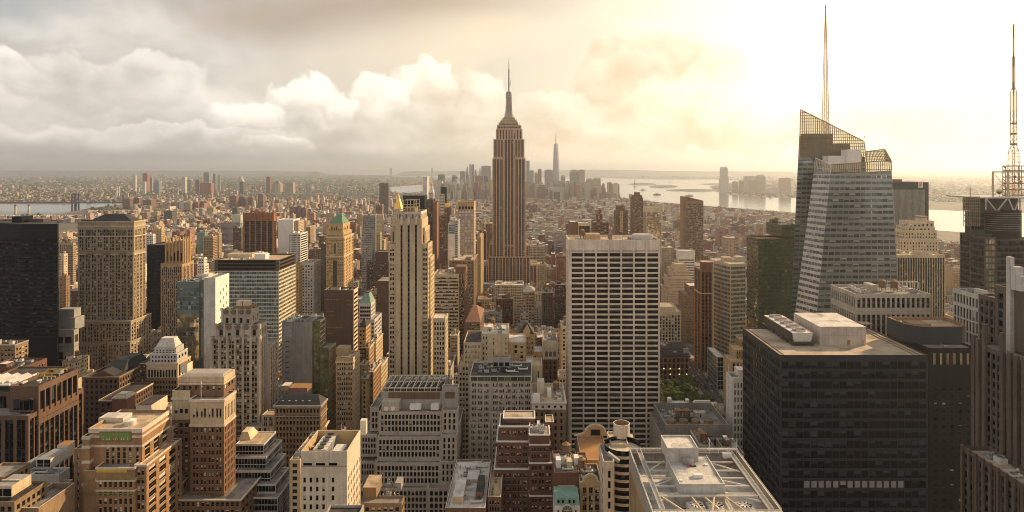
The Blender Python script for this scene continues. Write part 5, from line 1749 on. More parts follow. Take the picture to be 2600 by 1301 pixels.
# --- art deco setback tower
b = Bld('deco_setback_tower', 'grey tan art deco tower with scalloped terracotta setbacks and two roof tanks', 480, 'skyscraper', vb=1130, wall='concrete', sp='umber', glass='glass_brick', sd=.15, rec=.45, bay=2.5, wf=.68, hf=.62, fl=4.0, mt=1.2, cap='rose_granite')
DG = dict(grp=(2, 1.7), bay=2.4, wf=.72)
bx = b.tier(536, 658, 857, xb=680, front=dict(nc=6, grp=(2, 1.6), wf=.74), side=dict(nc=4, grp=(2, 1.2)))
b.tier(553, 608, 887, dY=-2, depth=1.98, front=dict(nc=1, grp=(3, 1)), side=dict(plain=True), z0=Z(980, 478)) if False else None
by = b.tier(548, 658.5, 825, dY=1.5, xb=678, z0=Z(857, 480), front=dict(nc=5, wf=.35, nr=1, mt=3.5, hf=.8), side=dict(nc=4, wf=.4, nr=1, mt=3))
bz = b.tier(565, 641, 786, dY=4, xb=658, z0=Z(825, 482), front=dict(nc=4, wf=.35, nr=1, mt=6, hf=.8), side=dict(nc=3, wf=.4, nr=1, mt=4), roof='tar_roof')
mb = b.part('scallop_band', MB())
for q, n_ in ((by, 5), (bz, 4), (bx, 9)):
    for i in range(n_):
        x = q[0] + (q[1] - q[0]) * (i + .5) / n_
        w_ = (q[1] - q[0]) / n_ * (.36 if n_ < 9 else .2)
        pts = [(x + w_ * math.cos(a * math.pi / 4 + math.pi / 8), q[5] - 2.0 + 1.9 * math.sin(a * math.pi / 4 + math.pi / 8)) for a in range(8)]
        mb.poly([(p[0], q[2] - .32, p[1]) for p in pts], 'rose_granite')
        for a in range(8):
            p, r_ = pts[a], pts[(a + 1) % 8]
            mb.poly(((p[0], q[2] - .32, p[1]), (p[0], q[2] - .02, p[1]), (r_[0], q[2] - .02, r_[1]), (r_[0], q[2] - .32, r_[1])), 'rose_granite')
mb = b.part('pier', MB())
for q, n_ in ((bx, 7), (by, 6), (bz, 5)):
    for i in range(n_):
        x = q[0] + (q[1] - q[0]) * i / (n_ - 1)
        mb.box(x - .7, x + .7, q[2] - .6, q[2] - .003, (q[5] - 90) if q is bx else q[4], q[5] + 1, 'concrete', 'rose_granite')
for x in (603, 620):
    b.part('roof_tank', MB()).box(X(x, 492), X(x + 15, 492), 490, 495, bz[6] + 2.4, bz[6] + 6, 'cream', 'stone_trim')
b.part('bulkhead', MB()).box(X(598, 492), X(640, 492), 488, 497, bz[6], bz[6] + 2.39, 'umber')
b.parts.append(('duct', (SH['duct'], (X(587, 490), 490, bz[6]), 1, 0)))
bw = b.tier(658.8, 686, 875, dY=12, depth=16, front=dict(plain=True), side=dict(nc=4, grp=(1, .8)))
bx = b.tier(664, 712, 1054, dY=-6, xb=727, roof='tan_roof', front=dict(nc=3, grp=(2, 1.5)), side=dict(nc=5))
bx = b.tier(622, 710, 1082, dY=-9, xb=729, front=dict(nc=6, wf=.4), side=dict(nc=4))
b.tier(710.5, 742, 1105, dY=-3, xb=757, roof='gravel_roof', front=dict(nc=2, grp=(2, 1)), side=dict(nc=5))
b.done()

# --- cream ornate bank building and neighbours
b = Bld('colonnaded_block', 'narrow pale block with white colonnade and stepped white mansard beside glass tower', 520, 'building', vb=1020, wall='grey_stone', glass='glass_bare', bay=2.6, wf=.45, hf=.5, fl=4)
bx = b.tier(372, 451, 922, depth=20, z0=Z(960, 520), wall='cream', front=dict(nc=10, nr=1, hf=.9, wf=.55, mt=5), side=dict(nc=4, nr=1, hf=.8))
b.band(bx, bx[5], 1.4, .5, 'cream')
b.tier(372.1, 450.9, 960.5, depth=19.9, par=.1, occ=False, wall='umber', front=dict(nc=10, wf=.5), side=dict(nc=5))
bx = b.tier(381, 450, 898, dY=2, depth=16, z0=Z(922, 522), wall='pale_grey', front=dict(nc=8, wf=.4, nr=2), side=dict(nc=3), roof='tar_roof')
b.band(bx, bx[5], .7, .4, 'white_stone')
b.tier(392, 447, 883, dY=4, depth=12, z0=Z(898, 524), wall='pale_grey', front=dict(nc=6, wf=.35, nr=2), par=.2)
mb = b.part('mansard', MB())
for i in range(5):
    f_ = i / 5
    x0, x1 = 396 + 10 * f_, 445 - 9 * f_
    mb.box(X(x0, 526), X(x1, 526), 526 + f_ * 3, 536 - f_ * 2, Z(883 - 4.4 * i, 526), Z(883 - 4.4 * (i + 1), 526), 'white_stone')
b.done()
b = Bld('slate_roofed_block', 'red brown brick block with dark gabled roofs and a lower wing, in deep shade', 490, 'building', vb=1060, wall='dark_brick', glass='glass_bare', bay=3, wf=.4, hf=.5, fl=4.2, cap='umber')  # the block's shade is put into its darker brick colour
bx = b.tier(212, 302, 957, xb=356, roof='tar_roof', front=dict(nc=7), side=dict(nc=8, sd=.2, sp='umber'))
b.band(bx, bx[5], 1, .5, 'umber')
mb = b.part('gabled_roof', MB())
zb_ = bx[5]
x0, x1, xm = X(232, 492), X(290, 492), X(262, 492)
mb.poly(((x0, 492, zb_), (xm, 492, zb_ + 4), (xm, 502.9, zb_ + 4), (x0, 502.9, zb_)), 'slate')
mb.poly(((xm, 492, zb_ + 4), (x1, 492, zb_), (x1, 502.9, zb_), (xm, 502.9, zb_ + 4)), 'slate')
mb.poly(((x0, 492, zb_), (x1, 492, zb_), (xm, 492, zb_ + 4)), 'red_brick')
mb.frustum((X(262, 505), X(318, 505), 503, 535), zb_ + .01, (X(280, 505), X(312, 505), 512, 530), zb_ + 6.5, 'slate')
bx = b.tier(252, 312, 1016, dY=-25, xb=388, roof='tar_roof', front=dict(nc=4), side=dict(nc=12))
b.band(bx, bx[5], .8, .6, 'stone_trim')
mb = b.part('dormer', MB())
mb.box(X(286, 464), X(322, 464), 463.5, 474, bx[5] - 9, bx[5] + 1.2, 'terracotta')
for i in range(4):
    mb.box(X(284 + i * 3, 464), X(324 - i * 3, 464), 463 + i, 475 - i, bx[5] + 1.2 + i * .7, bx[5] + 1.9 + i * .7, 'stone_trim')
b.tier(250, 313, 1052, dY=-29, xb=391, roof='umber', par=.3, front=dict(nc=5), side=dict(nc=12), occ=False)
b.done()
b = Bld('glazed_roof_pavilion', 'low pale roof pavilion left of the pale crowned tower', 430, 'building', wall='pale_grey', glass='glass_teal', bay=3, fl=5)
b.tier(404, 450, 1048, depth=34, roof='white_roof', front=dict(nc=4))
b.done()

# --- stepped glass grid block
b = Bld('ziggurat_glass_block', 'stepped white gridded glass block climbing like a ziggurat behind the blank stone block', 395, 'office block', vb=1301, wall='pale_grey', glass='glass_black', fl=3.6, hf=.84, wf=.84, bay=1.9, mt=1, rec=.3, mx=.3, cap='steel_white')
b.tier(598, 670, 1128, dY=6, xb=701, roof='tan_roof', z0=Z(1165, 400), par=.5)
b.tier(596, 676, 1161, dY=1, xb=716, roof='tan_roof', z0=Z(1200, 396), par=.5)
b.tier(596, 688, 1196, dY=-4, xb=726, roof='grey_roof', z0=Z(1232, 391), par=.5)
b.tier(596, 700, 1230, dY=-9, xb=734, roof='grey_roof', z0=Z(1264, 386), par=.5)
b.tier(596, 706, 1263, dY=-14, xb=742, roof='grey_roof', par=.5)
b.part('bulkhead', MB()).frustum((X(609, 410), X(640, 410), 408, 420), Z(1128, 401) - .4, (X(614, 410), X(630, 410), 410, 418), Z(1112, 401), 'cream')
b.done()
b = Bld('tan_side_block', 'tan block with punched windows squeezed between the ziggurat and stone block', 372, 'building', vb=1301, wall='buff', bay=3.1)
bx = b.tier(735, 762, 1168, depth=40)
b.gear(bx, 3, 2, 0, 0)
b.done()

# --- blank stone block with open plant roof
b = Bld('blank_stone_block', 'pale blank stone block with an open walled plant roof and small square windows', 300, 'building', vb=1301, wall='stone_trim', glass='glass_bare', fl=4.1, hf=.5, wf=.42, mt=11.5, bay=4, rec=.4)
bx = b.tier(764, 881, 1146, xb=915, roof='grey_roof', par=8, front=dict(cols=[(a / 117, (a + 6.6) / 117) for a in (6, 22, 38, 54, 78)]), side=dict(nc=8, mt=12, wf=.4))
mb = b.part('louvre', MB())
for x0, x1 in ((770, 792), (802, 825), (835, 856)):
    mb.box(X(x0, 299.9), X(x1, 299.9), 299.85, 299.98, Z(1182, 300), Z(1176, 300), 'black_panel')
mb.box(X(764.5, 299.9), X(880.5, 299.9), 299.8, 299.98, Z(1184.4, 300), Z(1183, 300), 'umber')
z0 = bx[6]
mb = b.part('parapet_lining', MB())
mb.box(bx[0] + .46, bx[0] + .6, bx[2] + .5, bx[3] - .5, z0, bx[5] - .1, 'gold_brick')
mb.box(bx[0] + .61, bx[1] - .5, bx[3] - .6, bx[3] - .46, z0, bx[5] - .1, 'gold_brick')
for i in range(5):
    f_ = MB()
    y = 308 + i * 4
    f_.box(X(806, 310) - 1, X(806, 310) + 5.5, y - 1.8, y + 1.8, z0, z0 + 6, 'steel_grey', 'steel_white')
    f_.cyl(X(806, 310) + 2.2, y, z0 + 6, z0 + 6.7, 1.5, 1.5, 'steel_dark', 14)
    b.part('cooling_fan', f_)
b.part('ac_unit', MB()).box(X(846, 308), X(872, 308), 306, 314, z0, z0 + 5.4, 'steel_white')
mb = b.part('roof_beam', MB())
mb.bar((bx[0] + .6, 309, bx[5] - 1.5), (X(800, 312), 312, bx[5] - 3), .6, 'cream')
mb.bar((bx[0] + 2, 330, bx[5] - .8), (X(835, 338), 338, bx[5] - .8), .7, 'cream')
b.part('bulkhead', MB()).box(bx[1] - 3.6, bx[1] - .6, 338, 341, z0, bx[5] - .6, 'steel_white')
b.done()

# --- wide stepped tan block in the middle
b = Bld('layered_tan_block', 'wide tan stone office block stepping down in layers of closely spaced dark windows', 430, 'office block', vb=1301, wall='concrete', glass='glass_bare', fl=3.95, hf=.66, wf=.56, bay=2.35, mt=1.6, rec=.6, cap='stone_trim')
bx = b.tier(968, 1122, 995, dY=10, depth=36, roof='tar_roof', par=5, wall='grey_stone', plain=True, z0=Z(1048, 440))
mb = b.part('louvre', MB())
mb.box(X(985, 439), X(1117, 439), 439.8, 439.97, Z(1014, 440), Z(996.5, 440), 'brown_spandrel')
b.tier(1122.3, 1164, 983, dY=9, xb=1166, roof='tar_roof', par=2, wall='grey_stone', plain=True, z0=Z(1048, 440), depth=37)
mb = b.part('louvre', MB())
mb.box(X(1129, 438), X(1154, 438), 438.8, 438.97, Z(1012, 439), Z(996, 439), 'brown_spandrel')
mb = b.part('penthouse', MB())
mb.box(X(967, 431), X(1012, 431), 433.5, 440.5, Z(1046, 432), Z(1022, 432), 'concrete')
mb.box(X(973, 431), X(983, 431), 433.3, 433.48, Z(1045, 432), Z(1035, 432), 'white_panel')
mb.box(X(991, 431), X(1001, 431), 433.3, 433.48, Z(1045, 432), Z(1035, 432), 'white_panel')
b.part('roof_shed', MB()).box(X(1038, 432), X(1066, 432), 435, 440.4, Z(1046, 432), Z(1035, 432), 'white_panel')
b.part('roof_shed', MB()).box(X(1092, 432), X(1112, 432), 435, 440.4, Z(1046, 432), Z(1034, 432), 'white_panel')
mb = b.part('roof_frame', MB())
zr = Z(988, 442)
for i in range(10):
    x = X(975 + i * 15, 448)
    mb.bar((x, 444, zr), (x, 470, zr), .5, 'cream')
    mb.bar((x, 444, zr), (x + 3.6, 470, zr), .35, 'steel_grey')
    mb.bar((x, 444, zr - 5), (x, 444, zr), .4, 'cream')
for y in (444, 457, 470):
    mb.bar((X(972, 448), y, zr), (X(1118, 448), y, zr), .55, 'cream')
for i in range(7):
    mb.cyl(X(1035 + i * 18, 455), 462, zr + .2, zr + .9, 1.9, 1.9, 'steel_grey', 14)
F17 = dict(nc=17)
b.tier(963, 1121, 1046, dY=3, depth=40, z0=Z(1106, 433), front=F17)
b.tier(1121.4, 1162, 1042, dY=2, xb=1166, z0=Z(1106, 433), front=dict(nc=3, wf=.4), depth=42, side=dict(plain=True))
b.tier(940, 962.7, 1034, dY=10, depth=34, z0=Z(1106, 433), front=dict(nc=2, mt=3))
b.tier(958, 1119, 1110, dY=-3, depth=44, z0=Z(1172, 427), front=F17)
b.tier(1119.4, 1160, 1105, dY=-4, depth=48, z0=Z(1172, 427), front=dict(nc=3, wf=.4), side=dict(plain=True))
b.tier(916, 957.7, 1104, dY=4, depth=40, z0=Z(1172, 427), front=dict(nc=5))
b.tier(953, 1117, 1176, dY=-8, depth=50, z0=Z(1238, 421), front=F17)
b.tier(1117.4, 1155, 1172, dY=-9, depth=52, z0=Z(1238, 421), front=dict(nc=3, wf=.4), side=dict(plain=True))
b.tier(914, 952.7, 1172, dY=0, depth=44, z0=Z(1238, 421), front=dict(nc=5))
b.tier(912, 1086, 1240, dY=-13, depth=56, front=dict(nc=17))
b.tier(1086.4, 1140, 1240, dY=-14, depth=56, front=dict(nc=4))
b.done()

# --- bottom middle low roofs
b = Bld('brown_plant_roof_block', 'low brown block with stair bulkhead and tangled roof pipes before the layered block', 330, 'building', vb=1301, wall='umber', bay=3)
bx = b.tier(905, 1020, 1278, depth=34, roof='grey_roof', xb=1027)
b.part('bulkhead', MB()).box(X(921, 336), X(955, 336), 336, 350, bx[6], bx[6] + 6, 'umber', 'tan_roof')
b.part('bulkhead', MB()).box(X(1003, 345), X(1018, 345), 345, 352, bx[6], bx[6] + 4, 'grey_stone')
b.gear((X(958, 335), X(1012, 335), 334, 356, 0, 0, bx[6]), 8, 9, 0, 0)
b.done()
b = Bld('round_tank_roof_block', 'dark parapeted roof edge at bottom below the brown plant roof', 255, 'building', vb=1301, wall='grey_stone')
bx = b.tier(815, 905, 1322, depth=12, roof='tar_roof')
b.done()
b = Bld('white_membrane_roof_block', 'low brown block with a white membrane roof and planted terrace', 350, 'building', vb=1301, wall='brown_brick', glass='glass_brick', bay=3)
bx = b.tier(1130, 1232, 1290, depth=58, roof='white_roof', cap='stone_trim')
b.part('bulkhead', MB()).box(X(1152, 360), X(1178, 360), 356, 378, bx[6], bx[6] + 4, 'cream', 'white_roof')
b.part('bulkhead', MB()).box(X(1185, 380), X(1215, 380), 380, 392, bx[6], bx[6] + 2, 'stone_trim', 'white_roof')
b.gear(bx, 14, 16, 0, 1)
bx = b.tier(1238, 1272, 1262, dY=8, depth=36, roof='tan_roof', par=1.4, front=dict(nc=4), cap='cream')
for i in range(5):
    mb = b.part('planter', MB())
    x, y = rng.uniform(bx[0] + 2, bx[1] - 2), rng.uniform(bx[2] + 2, bx[3] - 2)
    mb.box(x - .5, x + .5, y - .5, y + .5, bx[6], bx[6] + .7, 'terracotta')
    mb = b.part('foliage', MB())
    for k_ in range(26):
        a_ = Vector((rng.gauss(0, .4), rng.gauss(0, .4), rng.uniform(.7, 2.2)))
        mb.poly([(x + a_.x - .2, y + a_.y, bx[6] + a_.z), (x + a_.x + .2, y + a_.y + .1, bx[6] + a_.z), (x + a_.x + .1, y + a_.y, bx[6] + a_.z + .4)], 'leaf')
b.done()

# --- brown brick pair with white coping
b = Bld('white_coped_brick_block', 'dark red brick stepped block trimmed with bright white copings and cream ducts', 380, 'apartment block', vb=1301, wall='red_brick', glass='glass_brick', fl=4.05, hf=.55, wf=.55, mt=2.5, bay=2.2, cap='white_panel')
bx = b.tier(1278, 1358, 1061, dY=16, depth=12, roof='gravel_roof', z0=Z(1082, 396), par=.6, front=dict(nc=5, wf=.45, mt=1.2))
b.tier(1268, 1345, 1082, dY=10, depth=20, z0=Z(1120, 390), roof='tar_roof', front=dict(nc=5, grp=(2, .8)), par=.6)
b.tier(1261, 1344, 1120, dY=7, depth=24, z0=Z(1190, 387), front=dict(nc=5, grp=(2, .8)), par=.6)
b.tier(1255, 1343.5, 1190, dY=4, depth=30, front=dict(nc=6, grp=(2, .8)), par=.6)
bx = b.tier(1343.8, 1396, 1103, dY=0, depth=14, roof='gravel_roof', z0=Z(1128, 380), par=.5, front=dict(nc=3, wf=.6, mt=2))
b.tier(1343.9, 1396, 1128, dY=0, depth=22, z0=Z(1174, 380), par=.4, front=dict(nc=3, grp=(2, .6), mt=1.5), occ=False)
b.tier(1343.9, 1406, 1175, dY=-1, depth=24, z0=Z(1258, 380), par=.4, front=dict(nc=3, grp=(2, .8), mt=1.5), occ=False)
b.tier(1343.8, 1407, 1258, dY=-2, depth=26, par=.4, front=dict(nc=3, grp=(2, .8), mt=1.5), occ=False)
b.tier(1385, 1406, 1072, dY=15, depth=12, roof='tan_roof', front=dict(nc=1), par=.6)
for q in list(b.boxes)[:4] + list(b.boxes)[4:8]:
    b.band(q, q[5] + .05, .8, .3, 'white_panel', 'coping')
mb = b.part('duct', MB())
z0 = Z(1100, 392)
for x0, x1, y in ((1364, 1376, 396), (1360, 1378, 391), (1362, 1380, 386)):
    mb.box(X(x0, y), X(x1, y), y, y + 1.6, z0, z0 + 2.2, 'white_panel')
mb.box(X(1364, 392), X(1372, 392), 397.7, 403, z0, z0 + 3.4, 'white_panel')
b.gear(bx, 22, 3, 0, 0)
b.done()

# --- tan blocks behind it
b = Bld('green_glazed_top_block', 'long tan office block with a glazed green top storey and paired dark windows', 455, 'office block', vb=1301, wall='concrete', glass='glass_brick', fl=4.15, hf=.55, wf=.55, bay=2.4, mt=.8, rec=.35)
b.tier(1192, 1351, 955, depth=34, roof='tar_roof', z0=Z(968.5, 455), wall='pale_grey', glass='glass_green', front=dict(nc=9, wf=.85, nr=1, hf=.8, mt=.5), par=1)
G3 = dict(grp=(3, 1.3), bay=2.2, wf=.6)
b.tier(1192.1, 1246, 969, dY=0, depth=33, par=.1, front=dict(nc=3, **G3), occ=False)
b.tier(1246.3, 1350.9, 969, dY=1.2, depth=32, par=.1, front=dict(nc=6, grp=(3, 1), bay=2, wf=.6), occ=False)
bx = b.tier(1191, 1245, 1073, dY=-3, depth=30, par=.3, front=dict(nc=3, **G3), occ=False)
bx = b.tier(1246, 1300, 1045, dY=-1.4, depth=30, par=.3, front=dict(nc=3, **G3), occ=False, cap='rust_roof')
bx = (X(1200, 458), X(1345, 458), 462, 486, 0, 0, Z(955, 455) - 1)
z0 = bx[6]
mb = b.part('cooling_tower', MB())
mb.box(X(1251, 470), X(1296, 470), 470, 478, z0 + 3, z0 + 9, 'steel_grey')
for i in range(3):
    mb.box(X(1253 + i * 14.5, 469.9), X(1264 + i * 14.5, 469.9), 469.85, 469.98, z0 + 3.3, z0 + 6, 'black_panel')
    mb.cyl(X(1258 + i * 14.5, 474), 474, z0 + 9, z0 + 10.2, 1.9, 1.9, 'rust_roof', 14)
for i in range(4):
    mb.box(X(1252 + i * 14, 471), X(1253.5 + i * 14, 471), 470.5, 471, z0, z0 + 3, 'steel_dark')
b.gear(bx, 44, 12, 0, 0)
b.done()
b = Bld('stepped_tan_block', 'tan stepped block with a blank brick flank rising behind the green glazed block', 520, 'office block', vb=1000, wall='buff', glass='glass_brick', fl=4.1, bay=2.4, wf=.5, hf=.55)
b.tier(1163, 1192, 926, dY=-4, depth=30, roof='tan_roof', front=dict(nc=3))
b.tier(1177, 1222, 870, dY=0, depth=38, front=dict(nc=5, grp=(2, .8)), roof='tar_roof')
bx = b.tier(1222.3, 1290, 848, dY=3, depth=36, roof='white_roof', front=dict(cols=[(.06, .1), (.17, .21), (.44, .48), (.9, .94)]))
b.part('bulkhead', MB()).box(X(1196, 535), X(1221, 535), 535, 545, Z(870, 520) - 1, Z(862, 535), 'gold_brick', 'rust_roof')
b.tier(1290.4, 1336, 870, dY=6, depth=30, wall='gold_brick', roof='white_roof', front=dict(cols=[(.35, .5), (.68, .82)]))
b.gear(bx, 18, 5, 1, 1)
b.done()
b = Bld('bracketed_tan_block', 'tan stone block with bracketed cornice and a cluttered flat roof beside the gridded slab', 440, 'building', vb=1150, wall='rose_granite', glass='glass_bare', fl=4.6, wf=.36, hf=.5, mt=2, bay=4)
bx = b.tier(1351.5, 1436, 1022, depth=40, roof='tan_roof', z0=Z(1037, 440), wall='stone_trim', front=dict(nc=5, nr=1, wf=.34, hf=.7), cap='pale_grey')
b.band(bx, bx[5], .9, .7, 'pale_grey')
b.band(bx, Z(1037, 440), .8, .4, 'pale_grey')
b.tier(1400, 1436, 1037.5, depth=39, par=.1, occ=False, wall='umber', front=dict(nc=2, wf=.3))
b.tier(1351.6, 1399.7, 1037.5, dY=4, depth=35, par=.1, occ=False, wall='umber', front=dict(nc=3))
z0 = bx[6]
b.part('bulkhead', MB()).box(X(1352, 445), X(1371, 445), 443, 450, z0, z0 + 4, 'white_panel', 'white_roof')
b.part('bulkhead', MB()).box(X(1364, 458), X(1382, 458), 458, 466, z0, z0 + 9, 'stone_trim')
b.part('bulkhead', MB()).box(X(1390, 452), X(1400, 452), 452, 458, z0, z0 + 5, 'white_panel')
b.gear((X(1402, 444), X(1434, 444), 444, 474, 0, 0, z0), 21, 8, 1, 0)
b.done()
b = Bld('beige_bulkhead_block', 'plain beige block with one blank wall behind the bracketed tan block', 500, 'building', vb=1010, wall='buff', roof=None, fl=4)
b.tier(1354, 1377, 930, depth=22, front=dict(cols=[(.5, .62)], fl=16), roof='tan_roof')
b.tier(1336.5, 1353.5, 926, dY=2, depth=22, plain=True, roof='white_roof')
b.done()
b = Bld('arched_top_block', 'narrow red brick block with three tall arches under its pale top', 560, 'building', vb=980, wall='red_brick', glass='glass_bare', fl=4.2, wf=.4, hf=.5, mt=2, bay=5)
bx = b.tier(1379.5, 1416, 865, depth=26, z0=Z(910, 560), wall='stone_trim', front=dict(nc=3, nr=1, hf=.4, mt=11, wf=.5), roof='grey_roof')
b.tier(1379.6, 1415.9, 910.5, depth=25.8, par=.1, occ=False, front=dict(nc=3))
b.band(bx, Z(879, 560), 2.2, .7, 'cream')
b.band(bx, Z(910, 560), .9, .4, 'cream')
mb = b.part('arch', MB())
for i in range(3):
    xx = X(1387.5 + i * 10.2, 559.8)
    pts = [(xx - 1.25, Z(905, 560)), (xx + 1.25, Z(905, 560)), (xx + 1.25, Z(897, 560))] + [(xx + 1.25 * math.cos(a * math.pi / 6), Z(897, 560) + 1.6 * math.sin(a * math.pi / 6)) for a in range(1, 6)] + [(xx - 1.25, Z(897, 560))]
    mb.poly([(p[0], 559.75, p[1]) for p in pts], 'glass_bare')
b.gear(bx, 12, 5, 0, 0)
b.done()
b = Bld('gabled_gothic_block', 'golden block with a steep gabled dormer roof behind the stepped tan block', 560, 'building', vb=960, wall='gold_brick', glass='glass_brick', fl=4, wf=.5, hf=.55, bay=2.4)
bx = b.tier(1318, 1357, 850, depth=20, front=dict(nc=4, grp=(2, .5)))
mb = b.part('steep_roof', MB())
mb.frustum((bx[0], bx[1], bx[2] + .5, bx[3]), bx[5], (bx[0] + 5, bx[1] - 6, bx[2] + 8, bx[3] - 8), Z(818, 570), 'slate')
mb = b.part('dormer', MB())
xm = (bx[0] + bx[1]) / 2
mb.poly(((xm - 3, bx[2], bx[5]), (xm + 3, bx[2], bx[5]), (xm + 3, bx[2], bx[5] + 3), (xm, bx[2], bx[5] + 8), (xm - 3, bx[2], bx[5] + 3)), 'gold_brick')
mb.poly(((xm + 3, bx[2], bx[5] + 3), (xm + 3, bx[2] + 6, bx[5] + 3), (xm, bx[2] + 6, bx[5] + 8), (xm, bx[2], bx[5] + 8)), 'slate')
mb.poly(((xm - 3, bx[2] + 6, bx[5] + 3), (xm - 3, bx[2], bx[5] + 3), (xm, bx[2], bx[5] + 8), (xm, bx[2] + 6, bx[5] + 8)), 'slate')
b.done()

# --- low street of small facades, bottom centre
b = Bld('red_brick_hall', 'red brick hall with curved stone balcony and a cluttered roof', 338, 'building', vb=1301, wall='red_brick', glass='glass_bare', fl=4.5, bay=4, wf=.3)
bx = b.tier(1407.5, 1471, 1200, depth=26, roof='grey_roof', front=dict(cols=[(.36, .42), (.47, .53), (.58, .64)], fl=30, hf=.12, mt=3))
mb = b.part('balcony', MB())
mb.cyl(X(1439, 338), 338.5, Z(1242, 338), Z(1232, 338), 4.2, 4.6, 'stone_trim', 24)
mb.box(X(1408, 337), X(1471, 337), 337, 337.98, Z(1246, 337), Z(1243, 337), 'stone_trim', bottom=True)
mb.box(X(1427, 337), X(1452, 337), 337.7, 337.97, Z(1258, 337), Z(1246.5, 337), 'glass_bare')
z0 = bx[6]
b.parts.append(('water_tank', (SH['water_tank'], (X(1437, 360), 358, z0), 1.15, .4)))
for x, y, s_ in ((1412, 345, 1.6), (1440, 344, 1.5), (1458, 348, 1.5)):
    b.part('bulkhead', MB()).box(X(x, y), X(x + 12, y), y, y + 5, z0, z0 + 2.6 * s_, rng.choice(['cream', 'white_panel', 'stone_trim']))
b.gear(bx, 33, 5, 0, 0)
b.done()
b = Bld('copper_roofed_hall', 'white stone hall with a green copper mansard and big arched window', 322, 'building', vb=1301, wall='white_stone', glass='glass_bare', fl=5, bay=4)
bx = b.tier(1407.5, 1472, 1284, depth=14, roof='tar_roof', front=dict(nc=5, wf=.3), par=.2)
mb = b.part('mansard', MB())
mb.frustum((bx[0], bx[1], bx[2], bx[3]), bx[5], (bx[0] + .2, bx[1] - .2, bx[2] + 3.0, bx[3] - 1), Z(1263, 324), 'pale_copper')
for i in range(4):
    x = X(1418 + i * 11 + (6 if i > 1 else 0), 323)
    mb.box(x - .5, x + .5, 322.6, 324.5, Z(1277, 323), Z(1269, 323), 'glass_bare', 'copper_green')
mb = b.part('arched_window', MB())
xx, zz = X(1440, 321.5), Z(1292, 321.5)
for rr_, mt_, yq in ((3.4, 'white_stone', 321.2), (2.6, 'glass_bare', 321.1)):
    mb.poly([(xx + rr_ * math.cos(a * math.pi / 14), yq, zz - 1 + rr_ * math.sin(a * math.pi / 14)) for a in range(15)] + [(xx - rr_, yq, zz - 5), (xx + rr_, yq, zz - 5)], mt_)
for a in range(5):
    mb.bar((xx, 321.0, zz - 1), (xx + 2.6 * math.cos((a + .5) * math.pi / 5), 321.0, zz - 1 + 2.6 * math.sin((a + .5) * math.pi / 5)), .16, 'white_stone')
b.done()
b = Bld('arched_gable_block', 'narrow tan brick block with a curved gable over tall grouped windows', 332, 'building', vb=1301, wall='gold_brick', glass='glass_brick', fl=4.4, bay=2.2, wf=.8, hf=.65, sp='umber', sd=.2)
bx = b.tier(1472.5, 1528, 1226, depth=22, roof='tar_roof', front=dict(nc=3, grp=(2, 1.2), mt=2), side=dict(plain=True))
mb = b.part('gable', MB())
xm, hw_ = (bx[0] + bx[1]) / 2, (bx[1] - bx[0]) / 2
for yq, s_ in ((bx[2] - .3, 1), (bx[2] + .3, -1)):
    pts = [(xm + hw_ * .98, bx[5])] + [(xm + hw_ * .62 * math.cos(a * math.pi / 12), bx[5] + 1 + 3.4 * math.sin(a * math.pi / 12)) for a in range(13)] + [(xm - hw_ * .98, bx[5])]
    mb.poly([(p[0], yq, p[1]) for p in (pts if s_ > 0 else pts[::-1])], 'gold_brick')
n_ = len(pts)
for i in range(n_ - 1):
    p, q = pts[i], pts[i + 1]
    mb.bar((p[0], bx[2], p[1]), (q[0], bx[2], q[1]), .8, 'stone_trim')
b.parts.append(('water_tank', (SH['water_tank'], (X(1477, 346), 345, bx[6] + 1), 1.0, 0)))
b.gear(bx, 34, 4, 0, 0)
b.done()
b = Bld('rust_roof_block', 'low block with bare rust orange roof and arched parapet below the gridded slab', 372, 'building', vb=1301, wall='gold_brick', glass='glass_bare', fl=4.4)
bx = b.tier(1476, 1548, 1168, depth=34, roof='rust_roof', par=.8, front=dict(plain=True), xb=None)
mb = b.part('gable', MB())
xm = X(1512, 405)
pts = [(xm + 13, bx[5])] + [(xm + 6.6 * math.cos(a * math.pi / 10), bx[5] + 2 + 5 * math.sin(a * math.pi / 10)) for a in range(11)] + [(xm - 13, bx[5])]
mb.poly([(p[0], 405.4, p[1]) for p in pts], 'gold_brick')
for i in range(len(pts) - 1):
    mb.bar((pts[i][0], 405.6, pts[i][1]), (pts[i + 1][0], 405.6, pts[i + 1][1]), .8, 'stone_trim')
mb.box(xm - 3, xm + 3, 405.1, 405.38, bx[5] + .3, bx[5] + 4, 'glass_bare')
bx = b.tier(1468, 1490, 1164, dY=-8, depth=7.8, wall='terracotta', plain=True, roof='tan_roof')
b.done()
b = Bld('curved_glass_block', 'narrow concrete block with curved bands of dark glass and a tank drum on top', 322, 'building', vb=1301, wall='stone_trim', glass='glass_bare', fl=5, hf=.6, mt=4, bay=6)
bx = b.tier(1532, 1560, 1172, dY=-6, depth=20, roof='grey_roof', front=dict(cols=[(.42, .66)]))
b.tier(1551, 1596, 1128, dY=12, depth=16, roof='gravel_roof', plain=True, wall='cream')
mb = b.part('curved_front', MB())
cxq, cyq, rq = X(1582, 330), 332, 9.2
for i in range(15):
    z = Z(1144, 324) - i * 3.9
    mb.cyl(cxq, cyq, z - 2.6, z, rq, rq, 'glass_black', 28, False)
    mb.cyl(cxq, cyq, z - 3.9, z - 2.6, rq + .3, rq + .3, 'stone_trim', 28, True)
mb = b.part('duct', MB())
mb.bar((X(1543, 322), 322, bx[6] + 2.5), (X(1570, 322), 319, bx[6] - .5), 1.6, 'steel_grey')
b.part('bulkhead', MB()).box(X(1600, 345), X(1607, 345), 343, 347, Z(1150, 345), Z(1107, 345), 'cream')
b.done()
